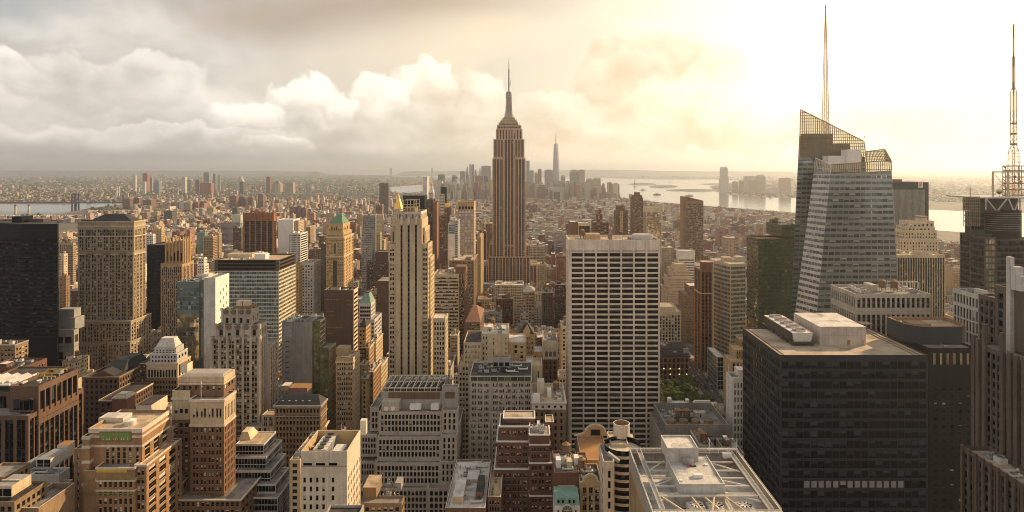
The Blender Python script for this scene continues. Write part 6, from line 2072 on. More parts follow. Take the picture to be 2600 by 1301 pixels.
b = Bld('tank_enclosure', 'round open topped metal drum hiding a water tank on the curved glass block', 338, 'tank enclosure', vb=1301, wall='stone_trim')
xq, yq = X(1578, 344), 344
rq = 20.5 * 344 / F
mb = b.part('drum', MB())
zb_, zt = Z(1128, 334), Z(1074, 344)
n_ = 28
for i in range(n_):
    a0, a1 = 2 * math.pi * i / n_, 2 * math.pi * (i + 1) / n_
    o0, o1 = (xq + rq * math.cos(a0), yq + rq * math.sin(a0)), (xq + rq * math.cos(a1), yq + rq * math.sin(a1))
    k_ = .92
    i0, i1 = (xq + rq * k_ * math.cos(a0), yq + rq * k_ * math.sin(a0)), (xq + rq * k_ * math.cos(a1), yq + rq * k_ * math.sin(a1))
    mb.poly(((*o0, zb_), (*o1, zb_), (*o1, zt), (*o0, zt)), 'stone_trim')
    mb.poly(((*i1, zb_), (*i0, zb_), (*i0, zt), (*i1, zt)), 'umber')
    mb.poly(((*o0, zt), (*o1, zt), (*i1, zt), (*i0, zt)), 'white_stone')
mb = b.part('water_tank', MB())
mb.cyl(xq, yq, zb_, zt - 4.5, 2.6, 2.6, 'wood_tank', 18, False)
mb.cyl(xq, yq, zt - 4.5, zt - 2, 2.8, 0, 'rust_roof', 18)
b.boxes = [(xq - rq, xq + rq, yq - rq, yq + rq, zb_, zt, zt)]
b.done()
# --- right middle ground
b = Bld('louvred_plant_block', 'flat block with grey louvred plant storey and rusty roof machinery before the park', 470, 'building', vb=1130, wall='concrete', glass='glass_teal', fl=6, bay=9, wf=.9, hf=.7, rec=.5)
bx = b.tier(1690, 1850, 1079, depth=44, roof='grey_roof', z0=Z(1108, 470), wall='grey_panel', plain=True, par=5, cap='concrete')
b.tier(1683, 1846, 1112, dY=-3, depth=50, front=dict(nc=5, mt=.8), par=.3, side=dict(plain=True))
z0 = bx[6]
mb = b.part('louvre', MB())
for i in range(9):
    z = Z(1082 + i * 2.8, 470)
    mb.box(bx[0] + .3, bx[1] - .3, 469.7, 469.99, z - .4, z, 'grey_stone')
for i in range(4):
    b.part('cooling_fan', MB()).cyl(bx[0] + 6 + i * 9, 478, z0 + 3, z0 + 5.6, 3.2, 3.2, 'rust_roof', 18, capmat='steel_dark')
b.parts.append(('water_tank', (SH['water_tank'], (X(1723, 492), 492, z0), 1.25, .2)))
b.parts.append(('water_tank', (SH['water_tank'], (X(1744, 492), 492, z0), 1.25, .5)))
mb = b.part('tank_screen', MB())
mb.box(X(1711, 488), X(1762, 488), 487.5, 488, z0, z0 + 4.2, 'green_panel')
b.gear((bx[0] + 2, bx[1] - 2, 494, 512, 0, 0, z0), 51, 10, 0, 1)
b.done()
b = Bld('white_duct_roof_block', 'low flat roof with white ducts and a skylight row in front of the trees', 545, 'building', vb=1050, wall='umber', glass='glass_bare', bay=5, fl=5)
bx = b.tier(1660, 1842, 1050, depth=28, roof='tar_roof', par=1)
z0 = bx[6]
b.part('bulkhead', MB()).box(X(1806, 552), X(1822, 552), 550, 556, z0, z0 + 6.5, 'stone_trim')
mb = b.part('duct', MB())
mb.bar((X(1762, 570), 570, z0 + 2), (X(1803, 570), 570, z0 + 2), 1.8, 'white_panel')
mb.bar((X(1762, 570), 570, z0 + 2), (X(1758, 570), 566, z0 + .6), 1.6, 'cream')
mb = b.part('skylight', MB())
for i in range(12):
    x = X(1708 + i * 3.3, 558)
    mb.box(x, x + .7, 556, 572, z0, z0 + 2, 'white_panel')
for y in (549, 563):
    b.part('roof_rail', MB()).bar((bx[0] + 1, y, z0 + 1.2), (bx[1] - 14, y, z0 + 1.2), .5, 'white_panel')
b.part('bulkhead', MB()).box(X(1742, 568), X(1750, 568), 568, 572, z0, z0 + 4, 'white_panel')
b.part('bulkhead', MB()).box(X(1697, 568), X(1706, 568), 568, 573, z0, z0 + 5, 'white_panel')
b.gear((X(1825, 556), bx[1], 556, 573, 0, 0, z0), 3, 3, 0, 0)
b.done()
b = Bld('white_slim_block', 'slim white block with small dark windows pressed against the black block', 490, 'building', vb=1150, wall='white_panel', glass='glass_teal', fl=5.4, wf=.42, hf=.6, mt=3, bay=4)
bx = b.tier(1860, 1897, 961, xb=1843.6, roof='tan_roof', par=2.2, front=dict(nc=4), side=dict(cols=[(.3, .38), (.75, .82)]))
z0 = bx[6]
b.part('bulkhead', MB()).box(X(1872, 500), X(1890, 500), 498, 507, z0, z0 + 6, 'white_stone')
mb = b.part('roof_antenna', MB())
for x, h_ in ((1849, 5), (1869, 7), (1884, 8), (1878, 6)):
    mb.bar((X(x, 505), 505, z0 + 1), (X(x, 505), 505, z0 + 3 + h_), .35, 'white_panel')
b.gear(bx, 91, 4, 0, 0)
b.done()
b = Bld('lit_window_hotel', 'brown hotel with a dark skylit roof above the park trees', 745, 'hotel', vb=960, wall='brown_brick', glass='glass_bare', fl=6.5, wf=.52, hf=.7, bay=5, mt=3, rec=.6)
bx = b.tier(1672, 1751, 903, depth=34, roof='tar_roof', front=dict(nc=7), cap='slate')
b.band(bx, bx[5], 1.4, .8, 'slate')
b.band(bx, Z(921, 745), .8, .4, 'umber')
mb = b.part('mansard', MB())
mb.frustum((bx[0], bx[1], bx[2] + 1, bx[3]), bx[5] + .01, (bx[0] + 2, bx[1] - 2, bx[2] + 5, bx[3] - 4), bx[5] + 7.5, 'slate')
mb.box(X(1696, 750), X(1730, 750), 747.8, 751, Z(902, 750), Z(890, 750), 'steel_dark', 'steel_grey')
for i, c_ in enumerate(('glass_blue', 'glass_pale', 'glass_blue')):
    mb.box(X(1697 + i * 11.5, 747.6), X(1707 + i * 11.5, 747.6), 747.5, 747.78, Z(899, 748), Z(891.5, 748), c_)
mb.box(X(1734, 750), X(1747, 750), 747, 754, bx[5], Z(884, 750), 'grey_stone')
for x, y in ((1685, 938), (1701, 938), (1724, 938), (1701, 952), (1724, 952), (1743, 952)):
    mb = b.part('lamp', MB())
    mb.box(X(x, 744), X(x, 744) + .9, 744.4, 744.7, Z(y, 744), Z(y, 744) + .9, 'lamp_glow')
b.gear((bx[0] + 4, bx[1] - 12, 756, 772, 0, 0, bx[5] + 7.5), 77, 5, 0, 1)
b.done()
b = Bld('ribbon_glass_slab', 'low glass slab with thin white floor bands beside the avenue', 735, 'office block', vb=985, wall='grey_trim', glass='glass_black', fl=5.2, hf=.84, wf=.97, bay=3, mt=1, rec=.2)
bx = b.tier(1820, 1838, 906, xb=1796, roof='white_roof', par=.8, cap='white_stone')
b.done()
b = Bld('stepped_piered_block', 'tan piered block with orange lit terraces between the white and cream towers', 622, 'office block', vb=1000, wall='tan', sp='umber', glass='glass_bare', sd=.3, rec=.6, fl=4, wf=.45, hf=.7, bay=3)
b.tier(1857, 1890, 918, xb=1837, roof='tan_roof', front=dict(nc=3), side=dict(plain=True), cap='cream')
b.tier(1868, 1895, 888, dY=12, xb=1851.6, roof='tan_roof', front=dict(nc=4), side=dict(plain=True), cap='cream')
bx = b.tier(1880, 1905, 862, dY=24, xb=1868, roof='tan_roof', front=dict(nc=4), cap='cream')
b.done()
b = Bld('cream_prow_tower', 'cream banded glass tower with an angled front catching the sun', 820, 'office tower', vb=850, wall='cream', glass='glass_teal', fl=5.3, hf=.52, wf=.95, bay=2.6, mt=3, rec=.25)
Yq = 800.0
xa, xm_, xc = X(1811, Yq + 35), X(1855, Yq), X(1893, Yq + 6)
zt = Z(668, 810)
def prow(p, q, st):
    d = (q[0] - p[0], q[1] - p[1])
    L = math.hypot(*d)
    u = (d[0] / L, d[1] / L)
    facade(b.mb, b.wins, p, u, (u[1], -u[0]), L, 0, zt, dict(b.st, **st), 0)
prow((xa, Yq + 35), (xm_, Yq), dict(nc=12))
prow((xm_, Yq), (xc, Yq + 6), dict(nc=10))
prow((xc, Yq + 6), (xc, Yq + 50), dict(plain=True))
prow((xc, Yq + 50), (xa, Yq + 50), dict(plain=True))
prow((xa, Yq + 50), (xa, Yq + 35), dict(plain=True))
b.roof.poly(((xa, Yq + 35, zt), (xm_, Yq, zt), (xc, Yq + 6, zt), (xc, Yq + 50, zt), (xa, Yq + 50, zt)), 'gravel_roof')
b.boxes = [(xa, xc, Yq, Yq + 50, 0, zt, zt)]
OCC.append((xa - 2, xc + 2, Yq - 2, Yq + 52))
b.part('penthouse', MB()).box(X(1835, 825), X(1858, 825), 822, 834, zt, zt + 5, 'cream', 'tan_roof')
b.part('penthouse', MB()).box(X(1868, 825), X(1886, 825), 820, 834, zt, zt + 6, 'pale_grey', 'tan_roof')
b.done()
b = Bld('bronze_narrow_tower', 'narrow bronze brown tower with an octagonal top beside the cream prow tower', 800, 'office tower', vb=950, wall='bronze', sp='dark_spandrel', glass='glass_bronze', sd=.3, rec=.5, fl=4.2, hf=.6, wf=.55, bay=4, mt=2)
bx = b.tier(1779, 1809, 686, dY=-2, depth=30, front=dict(nc=3), side=dict(nc=2))
b.band(bx, Z(745, 798), 1, .4, 'cream')
mb = b.part('crown', MB())
mb.cyl(X(1794, 812), 812, bx[5] - .5, Z(668, 812), 8.2, 8.2, 'terracotta', 8, capmat='tan_roof')
mb.cyl(X(1794, 812), 812, Z(668, 812), Z(664, 812), 8.8, 8.8, 'bronze', 8, capmat='tan_roof')
b.done()
b = Bld('green_glass_tower', 'green glass tower with a tree-lined higher rear part left of the faceted tower', 700, 'office tower', vb=815, wall='green_panel', glass='glass_green', fl=4.4, hf=.62, wf=.92, bay=3, mt=2, rec=.2)
bx = b.tier(1925, 2030, 607, xb=1896, roof='rust_roof', par=1.5, side=dict(glass='glass_mirror'))
bx2 = b.tier(1985, 2032, 572, dY=14, xb=1946, z0=Z(607, 700), roof='tar_roof', front=dict(wf=.94), side=dict(wf=.94))
b.gear(bx2, 15, 8, 1, 1)
b.done()
b = Bld('grey_stepped_tower', 'dim grey brown stepped tower with small windows behind the avenue slab', 930, 'office tower', vb=860, wall='umber', glass='glass_brick', fl=3.9, bay=2.4, wf=.42, hf=.5, mt=2)
b.tier(1731, 1779, 790, depth=40, front=dict(nc=16), roof='grey_roof')
b.tier(1738, 1779.5, 747, dY=4, depth=34, z0=Z(790, 934), front=dict(nc=14))
b.tier(1750, 1780, 726, dY=8, depth=28, z0=Z(747, 938), front=dict(nc=10), roof='white_roof')
b.done()
b = Bld('pale_piered_block', 'pale stone block with tall window bays just right of the gridded slab', 800, 'office block', vb=870, wall='cream', sp='grey_stone', sd=.3, glass='glass_brick', fl=4, bay=3, wf=.55, hf=.65, mt=4)
bx = b.tier(1672, 1729, 792, depth=38, front=dict(nc=7), roof='white_roof')
b.tier(1676, 1716, 779, dY=4, depth=26, z0=Z(792, 804), plain=True, roof='gravel_roof')
b.done()
b = Bld('cream_ziggurat_tower', 'cream ziggurat tower with many small setbacks right of the gridded slab', 1010, 'office tower', vb=780, wall='cream', glass='glass_brick', fl=3.9, bay=2.8, wf=.42, hf=.5, mt=2)
b.tier(1692, 1762, 735, depth=40)
b.tier(1697, 1756, 705, dY=3, depth=34, z0=Z(735, 1013))
b.tier(1706, 1748, 687, dY=6, depth=28, z0=Z(705, 1016))
bx = b.tier(1714, 1744, 671, dY=9, depth=22, z0=Z(687, 1019), roof='tan_roof', mt=6)
b.done()
b = Bld('white_banded_tower', 'white tower with plain cap and thin window bands below the orange slab tower', 1110, 'office tower', vb=700, wall='white_stone', glass='glass_blue', fl=4.4, hf=.45, wf=.95, bay=3, mt=14, rec=.2)
bx = b.tier(1722, 1764, 637, xb=1716, roof='white_roof')
b.tier(1764.3, 1790, 672, dY=6, depth=34, mt=2)
b.done()
b = Bld('orange_slab_tower', 'tall brown balcony slab with a slanted cut top, in orange light', 1250, 'apartment tower', vb=740, wall='umber', glass='glass_brick', fl=3.4, hf=.5, wf=.7, bay=3.4, mt=5, rec=.6)
bx = b.tier(1741, 1786, 511, depth=28, front=dict(nc=10))
b.tier(1735, 1741, 500, dY=4, depth=26, plain=True)
mb = b.part('slanted_cap', MB())
z1, z2 = bx[5], Z(499, 1260)
mb.poly(((bx[0], 1256, z1 - .5), (bx[1], 1256, z1 - .5), (bx[1], 1256, z1 + 1), (bx[0], 1256, z2)), 'terracotta')
mb.poly(((bx[0], 1256, z2), (bx[1], 1256, z1 + 1), (bx[1], 1270, z1 + 1), (bx[0], 1270, z2)), 'tan_roof')
b.done()
b = Bld('brown_peaked_tower', 'slender brown apartment tower with stepped top and wide balconies', 1450, 'apartment tower', vb=590, wall='brown_brick', glass='glass_brick', fl=3.2, hf=.45, wf=.75, bay=4, mt=2)
b.tier(1606, 1633, 502, depth=30, front=dict(nc=6))
b.tier(1608, 1630, 496, dY=2, depth=24, z0=Z(502, 1452), plain=True)
b.tier(1613, 1625, 489, dY=4, depth=18, z0=Z(496, 1454), plain=True)
b.done()
b = Bld('brown_shouldered_tower', 'brown tower with white centre stripe left of the slender brown tower', 1500, 'apartment tower', vb=590, wall='brown_brick', glass='glass_brick', fl=3.4, hf=.45, bay=3.5, mt=2)
b.tier(1563, 1594, 535, depth=32)
b.tier(1567, 1586, 523, dY=2, depth=26, z0=Z(535, 1502))
b.tier(1575, 1582, 537, dY=-1, depth=.95, wall='cream', z0=Z(590, 1499))
b.done()
b = Bld('gold_mirror_block', 'squat tower of gold reflecting glass with a pale blank top', 1300, 'office tower', vb=595, wall='cream', glass='glass_mirror', fl=4, wf=.95, hf=.9, bay=3, mt=10, rec=.1)
b.tier(1641, 1680, 527, depth=36)
b.done()
b = Bld('piered_roof_block', 'brown block with white piers standing behind the gridded slab', 900, 'office tower', vb=600, wall='brown_brick', glass='glass_bronze', fl=30, hf=.92, mt=3, bay=7, wf=.8, rec=.6)
bx = b.tier(1468, 1499, 567, xb=None, depth=36, front=dict(nc=4, wf=.82, wall='cream'), roof='white_roof', cap='cream')
b.tier(1448, 1467.7, 564, dY=1, depth=38, plain=True, roof='white_roof', cap='cream')
b.gear(bx, 3, 4, 0, 0)
b.done()
b = Bld('brown_tank_tower', 'brown setback apartment block with orange tank house behind the gridded slab', 1020, 'apartment block', vb=600, wall='brown_brick', glass='glass_brick', fl=3.4, bay=3)
b.tier(1507, 1546, 565, depth=34)
bx = b.tier(1517, 1530, 545, dY=3, depth=20, z0=Z(565, 1023), wall='terracotta')
b.parts.append(('water_tank', (SH['water_tank'], (X(1524, 1032), 1034, bx[6]), 1.3, 0)))
b.done()

# --- centre left
b = Bld('striped_limestone_tower', 'tall tan limestone tower with three dark vertical stripes and an open steel roof frame', 560, 'skyscraper', vb=975, wall='buff', glass='glass_brick', fl=4.2, hf=.55, wf=.62, mt=3, rec=.45, bay=2.5, cap='stone_trim')
Yn = 560.0
bx = b.tier(1004, 1071, 557, dY=0, depth=36, front=dict(cols=[((1017 - 1004) / 67, (1022 - 1004) / 67), ((1035 - 1004) / 67, (1040 - 1004) / 67), ((1053.5 - 1004) / 67, (1058.5 - 1004) / 67)],
            sp='dark_spandrel', sd=.5, rec=.7, mt=4, glass='glass_black'), side=dict(plain=True), roof='grey_roof')
W2 = dict(grp=(2, 1), bay=2.1)
b.tier(987, 1003.7, 620, dY=2, depth=34, front=dict(nc=2, wf=.6))
b.tier(993, 1003.8, 578, dY=6, depth=28, z0=Z(620, 562), front=dict(nc=1, wf=.4, nr=1, hf=.8))
b.tier(1071.3, 1079, 578, dY=5, depth=28, z0=Z(620, 562), front=dict(nc=1, wf=.5, nr=1, hf=.8, mt=6), side=dict(nc=4, wf=.4, nr=1, hf=.8))
b.tier(1071.4, 1087, 620, dY=1.5, xb=1098, front=dict(nc=2, wf=.6), side=dict(nc=6, wf=.4))
b.tier(1086, 1093, 655, dY=9, xb=1103, front=dict(plain=True), side=dict(nc=6, wf=.4))
bc = b.tier(1006, 1069.5, 538, dY=2, depth=32, z0=Z(557, 560), front=dict(nc=16, wf=.4, nr=1, hf=.85, mt=2), side=dict(nc=8, wf=.4, nr=1, hf=.85, mt=2), roof='tar_roof', wall='stone_trim')
mb = b.part('finial', MB())
for x in (1019.5, 1037.5, 1056):
    xx = X(x, 559)
    mb.frustum((xx - 1.1, xx + 1.1, 558.9, 559.98), Z(569, 559), (xx - .9, xx + .9, 559, 559.98), Z(554, 559), 'stone_trim')
    mb.frustum((xx - .9, xx + .9, 559, 560.8), Z(554, 559) + .003, (xx - .1, xx + .1, 559.4, 560.2), Z(549, 559), 'stone_trim')
    mb.poly(((xx - 1.1, 558.9, Z(569, 559)), (xx, 559, Z(573, 559)), (xx + 1.1, 558.9, Z(569, 559))), 'stone_trim')
mb = b.part('roof_frame', MB())
zr = bc[6]
for x in (1026, 1036, 1044, 1053, 1060):
    for y in (566, 580):
        mb.bar((X(x, 570), y, zr), (X(x, 570), y, Z(507, 570)), .45, 'cream')
for yy in (527, 519, 508):
    for y in (566, 580):
        mb.bar((X(1026, 570), y, Z(yy, 570)), (X(1060, 570), y, Z(yy, 570)), .45, 'cream')
mb.box(X(1029, 571), X(1051, 571), 571, 579, Z(523, 571), Z(509, 571), 'glass_bare', 'steel_grey')
b.part('bulkhead', MB()).box(X(1030, 570), X(1055, 570), 568, 584, zr, Z(527.5, 570), 'umber')
bx = b.tier(1099, 1131, 808, dY=-6, xb=1138, front=dict(nc=4, wf=.5), side=dict(nc=5, wf=.4), roof='white_roof')
b.tier(1076, 1098.7, 826, dY=-5, depth=30, front=dict(nc=4, wf=.55)) if False else None
b.done()
b = Bld('banded_office_block', 'buff office block with ribbon windows and a dark brown flank right of striped tower', 800, 'office block', vb=840, wall='buff', glass='glass_brick', fl=4.2, hf=.5, wf=.9, bay=3, mt=3, rec=.3)
bx = b.tier(1100, 1165, 697, depth=40, roof='tan_roof', front=dict(nc=14))
b.tier(1165.4, 1180, 690, dY=4, xb=1187, wall='brown_brick', roof='tar_roof', front=dict(nc=4), side=dict(nc=9, glass='glass_mirror'))
b.part('bulkhead', MB()).box(X(1156, 810), X(1182, 810), 812, 830, bx[6], Z(678, 810), 'brown_brick')
b.gear((bx[0], X(1150, 800), 803, 838, 0, 0, bx[6]), 5, 6, 0, 1)
b.done()
b = Bld('tan_piered_top_block', 'tan block with tall piered top storey under the white lattice tower', 930, 'office block', vb=790, wall='umber', glass='glass_brick', fl=4.2, wf=.5, hf=.55, bay=3, mt=2, sd=.2)
bx = b.tier(1141, 1203, 661, xb=1212, front=dict(nc=16), side=dict(nc=9), roof='gravel_roof', z0=0, cap='cream')
b.band(bx, bx[5], 1.2, .6, 'tan')
b.gear(bx, 9, 6, 0, 1)
b.done()
b = Bld('white_lattice_tower', 'pale lattice tower of square white windows with a fluted tan crown', 1050, 'office tower', vb=655, wall='tan', glass='glass_pale', fl=5.2, hf=.62, wf=.66, bay=5.2, mt=1, rec=.5)
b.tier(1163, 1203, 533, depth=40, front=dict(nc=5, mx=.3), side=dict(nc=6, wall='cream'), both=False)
bx = b.tier(1163.2, 1202.8, 512, dY=.3, depth=39, z0=Z(533, 1050), wall='gold_brick', front=dict(nc=5, nr=1, hf=.35, wf=.7, hoff=.9, mt=2, glass='glass_bare', rec=1), side=dict(plain=True))
mb = b.part('crown_fin', MB())
for i in range(6):
    x = bx[0] + (bx[1] - bx[0]) * i / 5
    mb.box(x - .7, x + .7, bx[2] - 1, bx[2] - .003, bx[4], bx[5] + 1.2, 'gold_brick')
b.done()
b = Bld('blank_pink_block', 'slim block with a blank pale pink wall and green balconies left of the lattice tower', 960, 'apartment tower', vb=680, wall='travertine', glass='glass_bare', fl=4)
b.tier(1137, 1154, 595, depth=30, plain=True, roof='tar_roof')
b.tier(1154.3, 1163, 560, dY=3, depth=26, wall='pale_grey', glass='glass_teal', wf=.9, hf=.5, bay=3, fl=3.4, mt=1)
b.tier(1138, 1153, 568, dY=6, depth=22, z0=Z(595, 963), wall='pale_grey', glass='glass_teal', wf=.9, hf=.6, bay=3, fl=3.4)
b.done()
b = Bld('brick_pinstripe_tower', 'slim brown tower of stacked balconies left of the pink wall', 1040, 'apartment tower', vb=680, wall='brown_brick', glass='glass_brick', fl=3.4, bay=3, wf=.6, hf=.5)
b.tier(1115, 1136, 549, depth=28)
bx = b.tier(1128, 1141, 527, dY=6, depth=20, z0=Z(549, 1046), wall='terracotta')
b.part('gold_cap', MB()).box(X(1130, 1050), X(1139, 1050), 1050, 1060, bx[6], Z(517, 1050), 'gold_leaf')
b.done()
b = Bld('red_slab_tower', 'slim dark red slab tower with a sunlit red edge right of the striped tower', 1150, 'apartment tower', vb=690, wall='dark_brick', glass='glass_brick', fl=3.4, bay=3, wf=.65, hf=.45)
b.tier(1085, 1099, 507, depth=30)
b.tier(1099.4, 1109, 514, dY=-4, depth=36, wall='terracotta', plain=True)  # sunlit right face, its light put into a brighter red
b.done()
b = Bld('black_box_tower', 'broad black slab tower rising behind the striped limestone tower roof', 1400, 'office tower', vb=540, wall='black_panel', glass='glass_black', fl=4, wf=.95, hf=.4, bay=4, mt=3)
b.tier(1023, 1078, 497, depth=40)
b.done()
b = Bld('gold_pyramid_tower', 'tower crowned by a bright gold pyramid behind the striped tower', 1900, 'skyscraper', vb=540, wall='cream', glass='glass_brick', fl=4, bay=3.5)
b.tier(992, 1027, 548, depth=44)
bx = b.tier(997, 1022, 531, dY=5, depth=30, z0=Z(548, 1905))
mb = b.part('pyramid_roof', MB())
xm, ym = (bx[0] + bx[1]) / 2, (bx[2] + bx[3]) / 2
n_ = 8
hwx = (bx[1] - bx[0]) / 2
mb.cyl(xm, ym, bx[5], Z(503, 1920), hwx * .98, hwx * .24, 'gold_leaf', n_)
mb.cyl(xm, ym, Z(503, 1920), Z(498, 1920), hwx * .26, hwx * .22, 'gold_leaf', n_)
mb.cyl(xm, ym, Z(498, 1920), Z(488, 1920), hwx * .18, 0, 'gold_leaf', n_)
b.done()
b = Bld('gold_cupola_tower', 'white campanile tower with a gold cupola behind the red slab tower', 2150, 'skyscraper', vb=505, wall='white_stone', glass='glass_brick', fl=4, bay=4)
bx = b.tier(1088, 1101, 489, depth=18)
b.tier(1085, 1112, 512, dY=-3, depth=30)
mb = b.part('spire', MB())
xm, ym = (bx[0] + bx[1]) / 2, (bx[2] + bx[3]) / 2
mb.frustum((bx[0], bx[1], bx[2], bx[3]), bx[5], (xm - 3, xm + 3, ym - 3, ym + 3), Z(474, 2158), 'white_stone')
mb.cyl(xm, ym, Z(474, 2158), Z(468, 2158), 3.2, 3, 'cream', 8)
mb = b.part('cupola', MB())
mb.cyl(xm, ym, Z(468, 2158), Z(464, 2158), 3.4, 2, 'gold_leaf', 10)
mb.cyl(xm, ym, Z(464, 2158), Z(458, 2158), 1, .3, 'gold_leaf', 8)
b.done()
b = Bld('black_slim_tower', 'thin black glass tower on a pale green banded shaft', 1980, 'apartment tower', vb=520, wall='black_panel', glass='glass_black', fl=4, wf=.9, bay=4)
b.tier(1120, 1133, 476, depth=20)
b.tier(1116, 1128, 493, dY=-6, depth=5.8, wall='cream', glass='glass_teal', fl=9, hf=.4)
b.done()
# green pyramid tower
b = Bld('green_pyramid_tower', 'tan stone tower with arched niche and a green copper pyramid roof', 850, 'skyscraper', vb=735, wall='gold_brick', glass='glass_brick', fl=4, hf=.55, wf=.4, bay=3.1, mt=3, rec=.5, cap='stone_trim')
bx = b.tier(828, 873, 602, xb=897, front=dict(nc=8), side=dict(nc=6))
b.band(bx, bx[5], 1.4, .8, 'stone_trim')
b.band(bx, Z(650, 850), 1.2, .7, 'stone_trim')
mb = b.part('arched_window', MB())
xx = X(850, 849)
for q, mt_, yq in ((2.6, 'stone_trim', 849.6), (1.9, 'glass_bare', 849.5)):
    pts = [(xx - q, Z(645, 849)), (xx + q, Z(645, 849)), (xx + q, Z(622, 849))] + [(xx + q * math.cos(a * math.pi / 8), Z(622, 849) + q * 1.2 * math.sin(a * math.pi / 8)) for a in range(1, 8)] + [(xx - q, Z(622, 849))]
    mb.poly([(p[0], yq, p[1]) for p in pts], mt_)
mb = b.part('centre_strip', MB())
mb.box(X(845, 849), X(855, 849), 849.6, 849.98, Z(760, 849), Z(662, 849), 'dark_spandrel')
b.tier(829, 872, 590, dY=2, xb=893, z0=Z(602, 850), front=dict(nc=8, nr=1), side=dict(nc=5, nr=1))
b.tier(832, 871, 568, dY=4, xb=889, z0=Z(590, 852), front=dict(nc=6, nr=1, hf=.6), side=dict(nc=4, nr=1, hf=.6))
bx = b.tier(836, 870, 570, dY=6, xb=886, z0=Z(580, 852), front=dict(nc=5, nr=1, hf=.7, wf=.5), side=dict(nc=4, nr=1)) if False else b.boxes[-1]
mb = b.part('pyramid_roof', MB())
xm, ym = (bx[0] + bx[1]) / 2 + 1, (bx[2] + bx[3]) / 2
mb.frustum((bx[0] + 2, bx[1] - 1, bx[2] + 1, bx[3] - 1), bx[5] + .3, (xm - 3, xm + 3, ym - 2, ym + 2), Z(544, 865), 'copper_green')
b.done()
b = Bld('dark_brown_box_tower', 'plain dark brown box tower with a striped right side, below green pyramid', 600, 'office tower', vb=920, wall='dark_brick', glass='glass_bare', fl=4, mt=3)
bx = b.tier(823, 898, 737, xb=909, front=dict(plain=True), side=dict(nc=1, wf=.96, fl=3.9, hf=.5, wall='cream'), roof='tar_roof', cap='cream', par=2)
mb = b.part('slot_window', MB())
for x0, x1, y in ((826, 860, 760), (828, 850, 790), (835, 846, 800), (880, 890, 762), (882, 890, 772), (829, 870, 831), (830, 845, 846)):
    mb.box(X(x0, 599.9), X(x1, 599.9), 599.85, 599.98, Z(y + 1.6, 600), Z(y, 600), 'umber')
b.gear(bx, 6, 6, 0, 1)
b.done()
b = Bld('pale_green_roof_tower', 'grey stone tower with a pale green pyramid top beside the dark brown box', 700, 'office tower', vb=900, wall='pale_grey', glass='glass_bare', fl=4.2, wf=.6, hf=.5, bay=3, mt=3)
bx = b.tier(912, 942, 770, xb=953, front=dict(nc=5, wf=.8), side=dict(nc=4, wf=.4))
b.tier(911, 951, 812, dY=-4, xb=969, front=dict(nc=7), side=dict(nc=5))
mb = b.part('pyramid_roof', MB())
mb.frustum((bx[0] + .5, bx[1] - .5, bx[2] + .5, bx[3] - .5), bx[5] + .1, (bx[0] + 5, bx[1] - 3.5, bx[2] + 5, bx[3] - 5), Z(744, 707), 'pale_copper')
mb.box(bx[0] + 5.2, bx[1] - 3.7, bx[2] + 5.2, bx[3] - 5.2, Z(744, 707) + .003, Z(741, 707), 'steel_dark')
b.done()
b = Bld('black_party_wall_tower', 'plain black brown tower tucked left of the striped limestone tower', 780, 'office tower', vb=900, wall='dark_brick', plain=True)
b.tier(957, 990, 714, depth=36, roof='grey_roof', cap='umber')
b.done()
b = Bld('dark_window_block', 'wide dark brown block with rows of white-blinded windows', 1080, 'apartment block', vb=740, wall='dark_brick', glass='glass_brick', fl=4, bay=3.4, wf=.4)
bx = b.tier(931, 988, 665, depth=40)
b.tier(953, 985, 640, dY=5, depth=26, z0=Z(665, 1085), roof='tan_roof', plain=True)
b.gear(bx, 2, 2, 1, 0)
b.done()
b = Bld('gold_lit_chapel_block', 'small golden block with a pyramidal slate roof in front of pale green top tower', 640, 'building', vb=930, wall='gold_brick', glass='glass_brick', fl=4)
bx = b.tier(910, 929, 832, xb=941)
mb = b.part('pyramid_roof', MB())
xm, ym = (bx[0] + bx[1]) / 2, (bx[2] + bx[3]) / 2
mb.frustum(bx[:4], bx[5], (xm - .3, xm + .3, ym - .3, ym + .3), Z(808, 648), 'slate')
b.done()
# green glass and grey block
b = Bld('green_flank_block', 'blank grey panelled block with a stepped green glass flank', 530, 'office block', vb=975, wall='grey_panel', glass='glass_green', fl=3.9, hf=.72, wf=.92, bay=2.6, rec=.2, mt=1.5)
bx = b.tier(716, 793, 818, depth=30, front=dict(plain=True), side=dict(plain=True), roof='grey_roof', cap='green_panel')
mb = b.part('slot_window', MB())
for i in range(14):
    mb.box(X(725, 529.9), X(733, 529.9), 529.85, 529.98, Z(868 + i * 13.3, 530), Z(866.3 + i * 13.3, 530), 'black_panel')
mb.box(X(722, 529.9), X(741, 529.9), 529.8, 529.98, Z(857, 530), Z(820, 530), 'steel_grey')
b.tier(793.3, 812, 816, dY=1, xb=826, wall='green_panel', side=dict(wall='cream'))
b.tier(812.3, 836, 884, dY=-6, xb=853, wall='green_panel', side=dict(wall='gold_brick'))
b.gear(bx, 8, 7, 0, 1)
b.done()
b = Bld('mansard_club_block', 'dark slate mansard roofed stone block with a red roof house', 460, 'building', vb=1090, wall='umber', glass='glass_bare', fl=4.2, wf=.45, hf=.55, bay=2.6, mt=2)
bx = b.tier(697, 814, 1030, xb=830, front=dict(nc=13), side=dict(nc=7))
b.band(bx, bx[5], 1.2, .8, 'grey_stone')
b.band(bx, Z(1056, 460), .8, .5, 'grey_stone')
mb = b.part('mansard', MB())
mb.frustum((bx[0], bx[1], bx[2], bx[3]), bx[5] + .01, (bx[0] + 4, bx[1] - 4, bx[2] + 8, bx[3] - 6), Z(1002, 468), 'slate')
mb = b.part('dormer', MB())
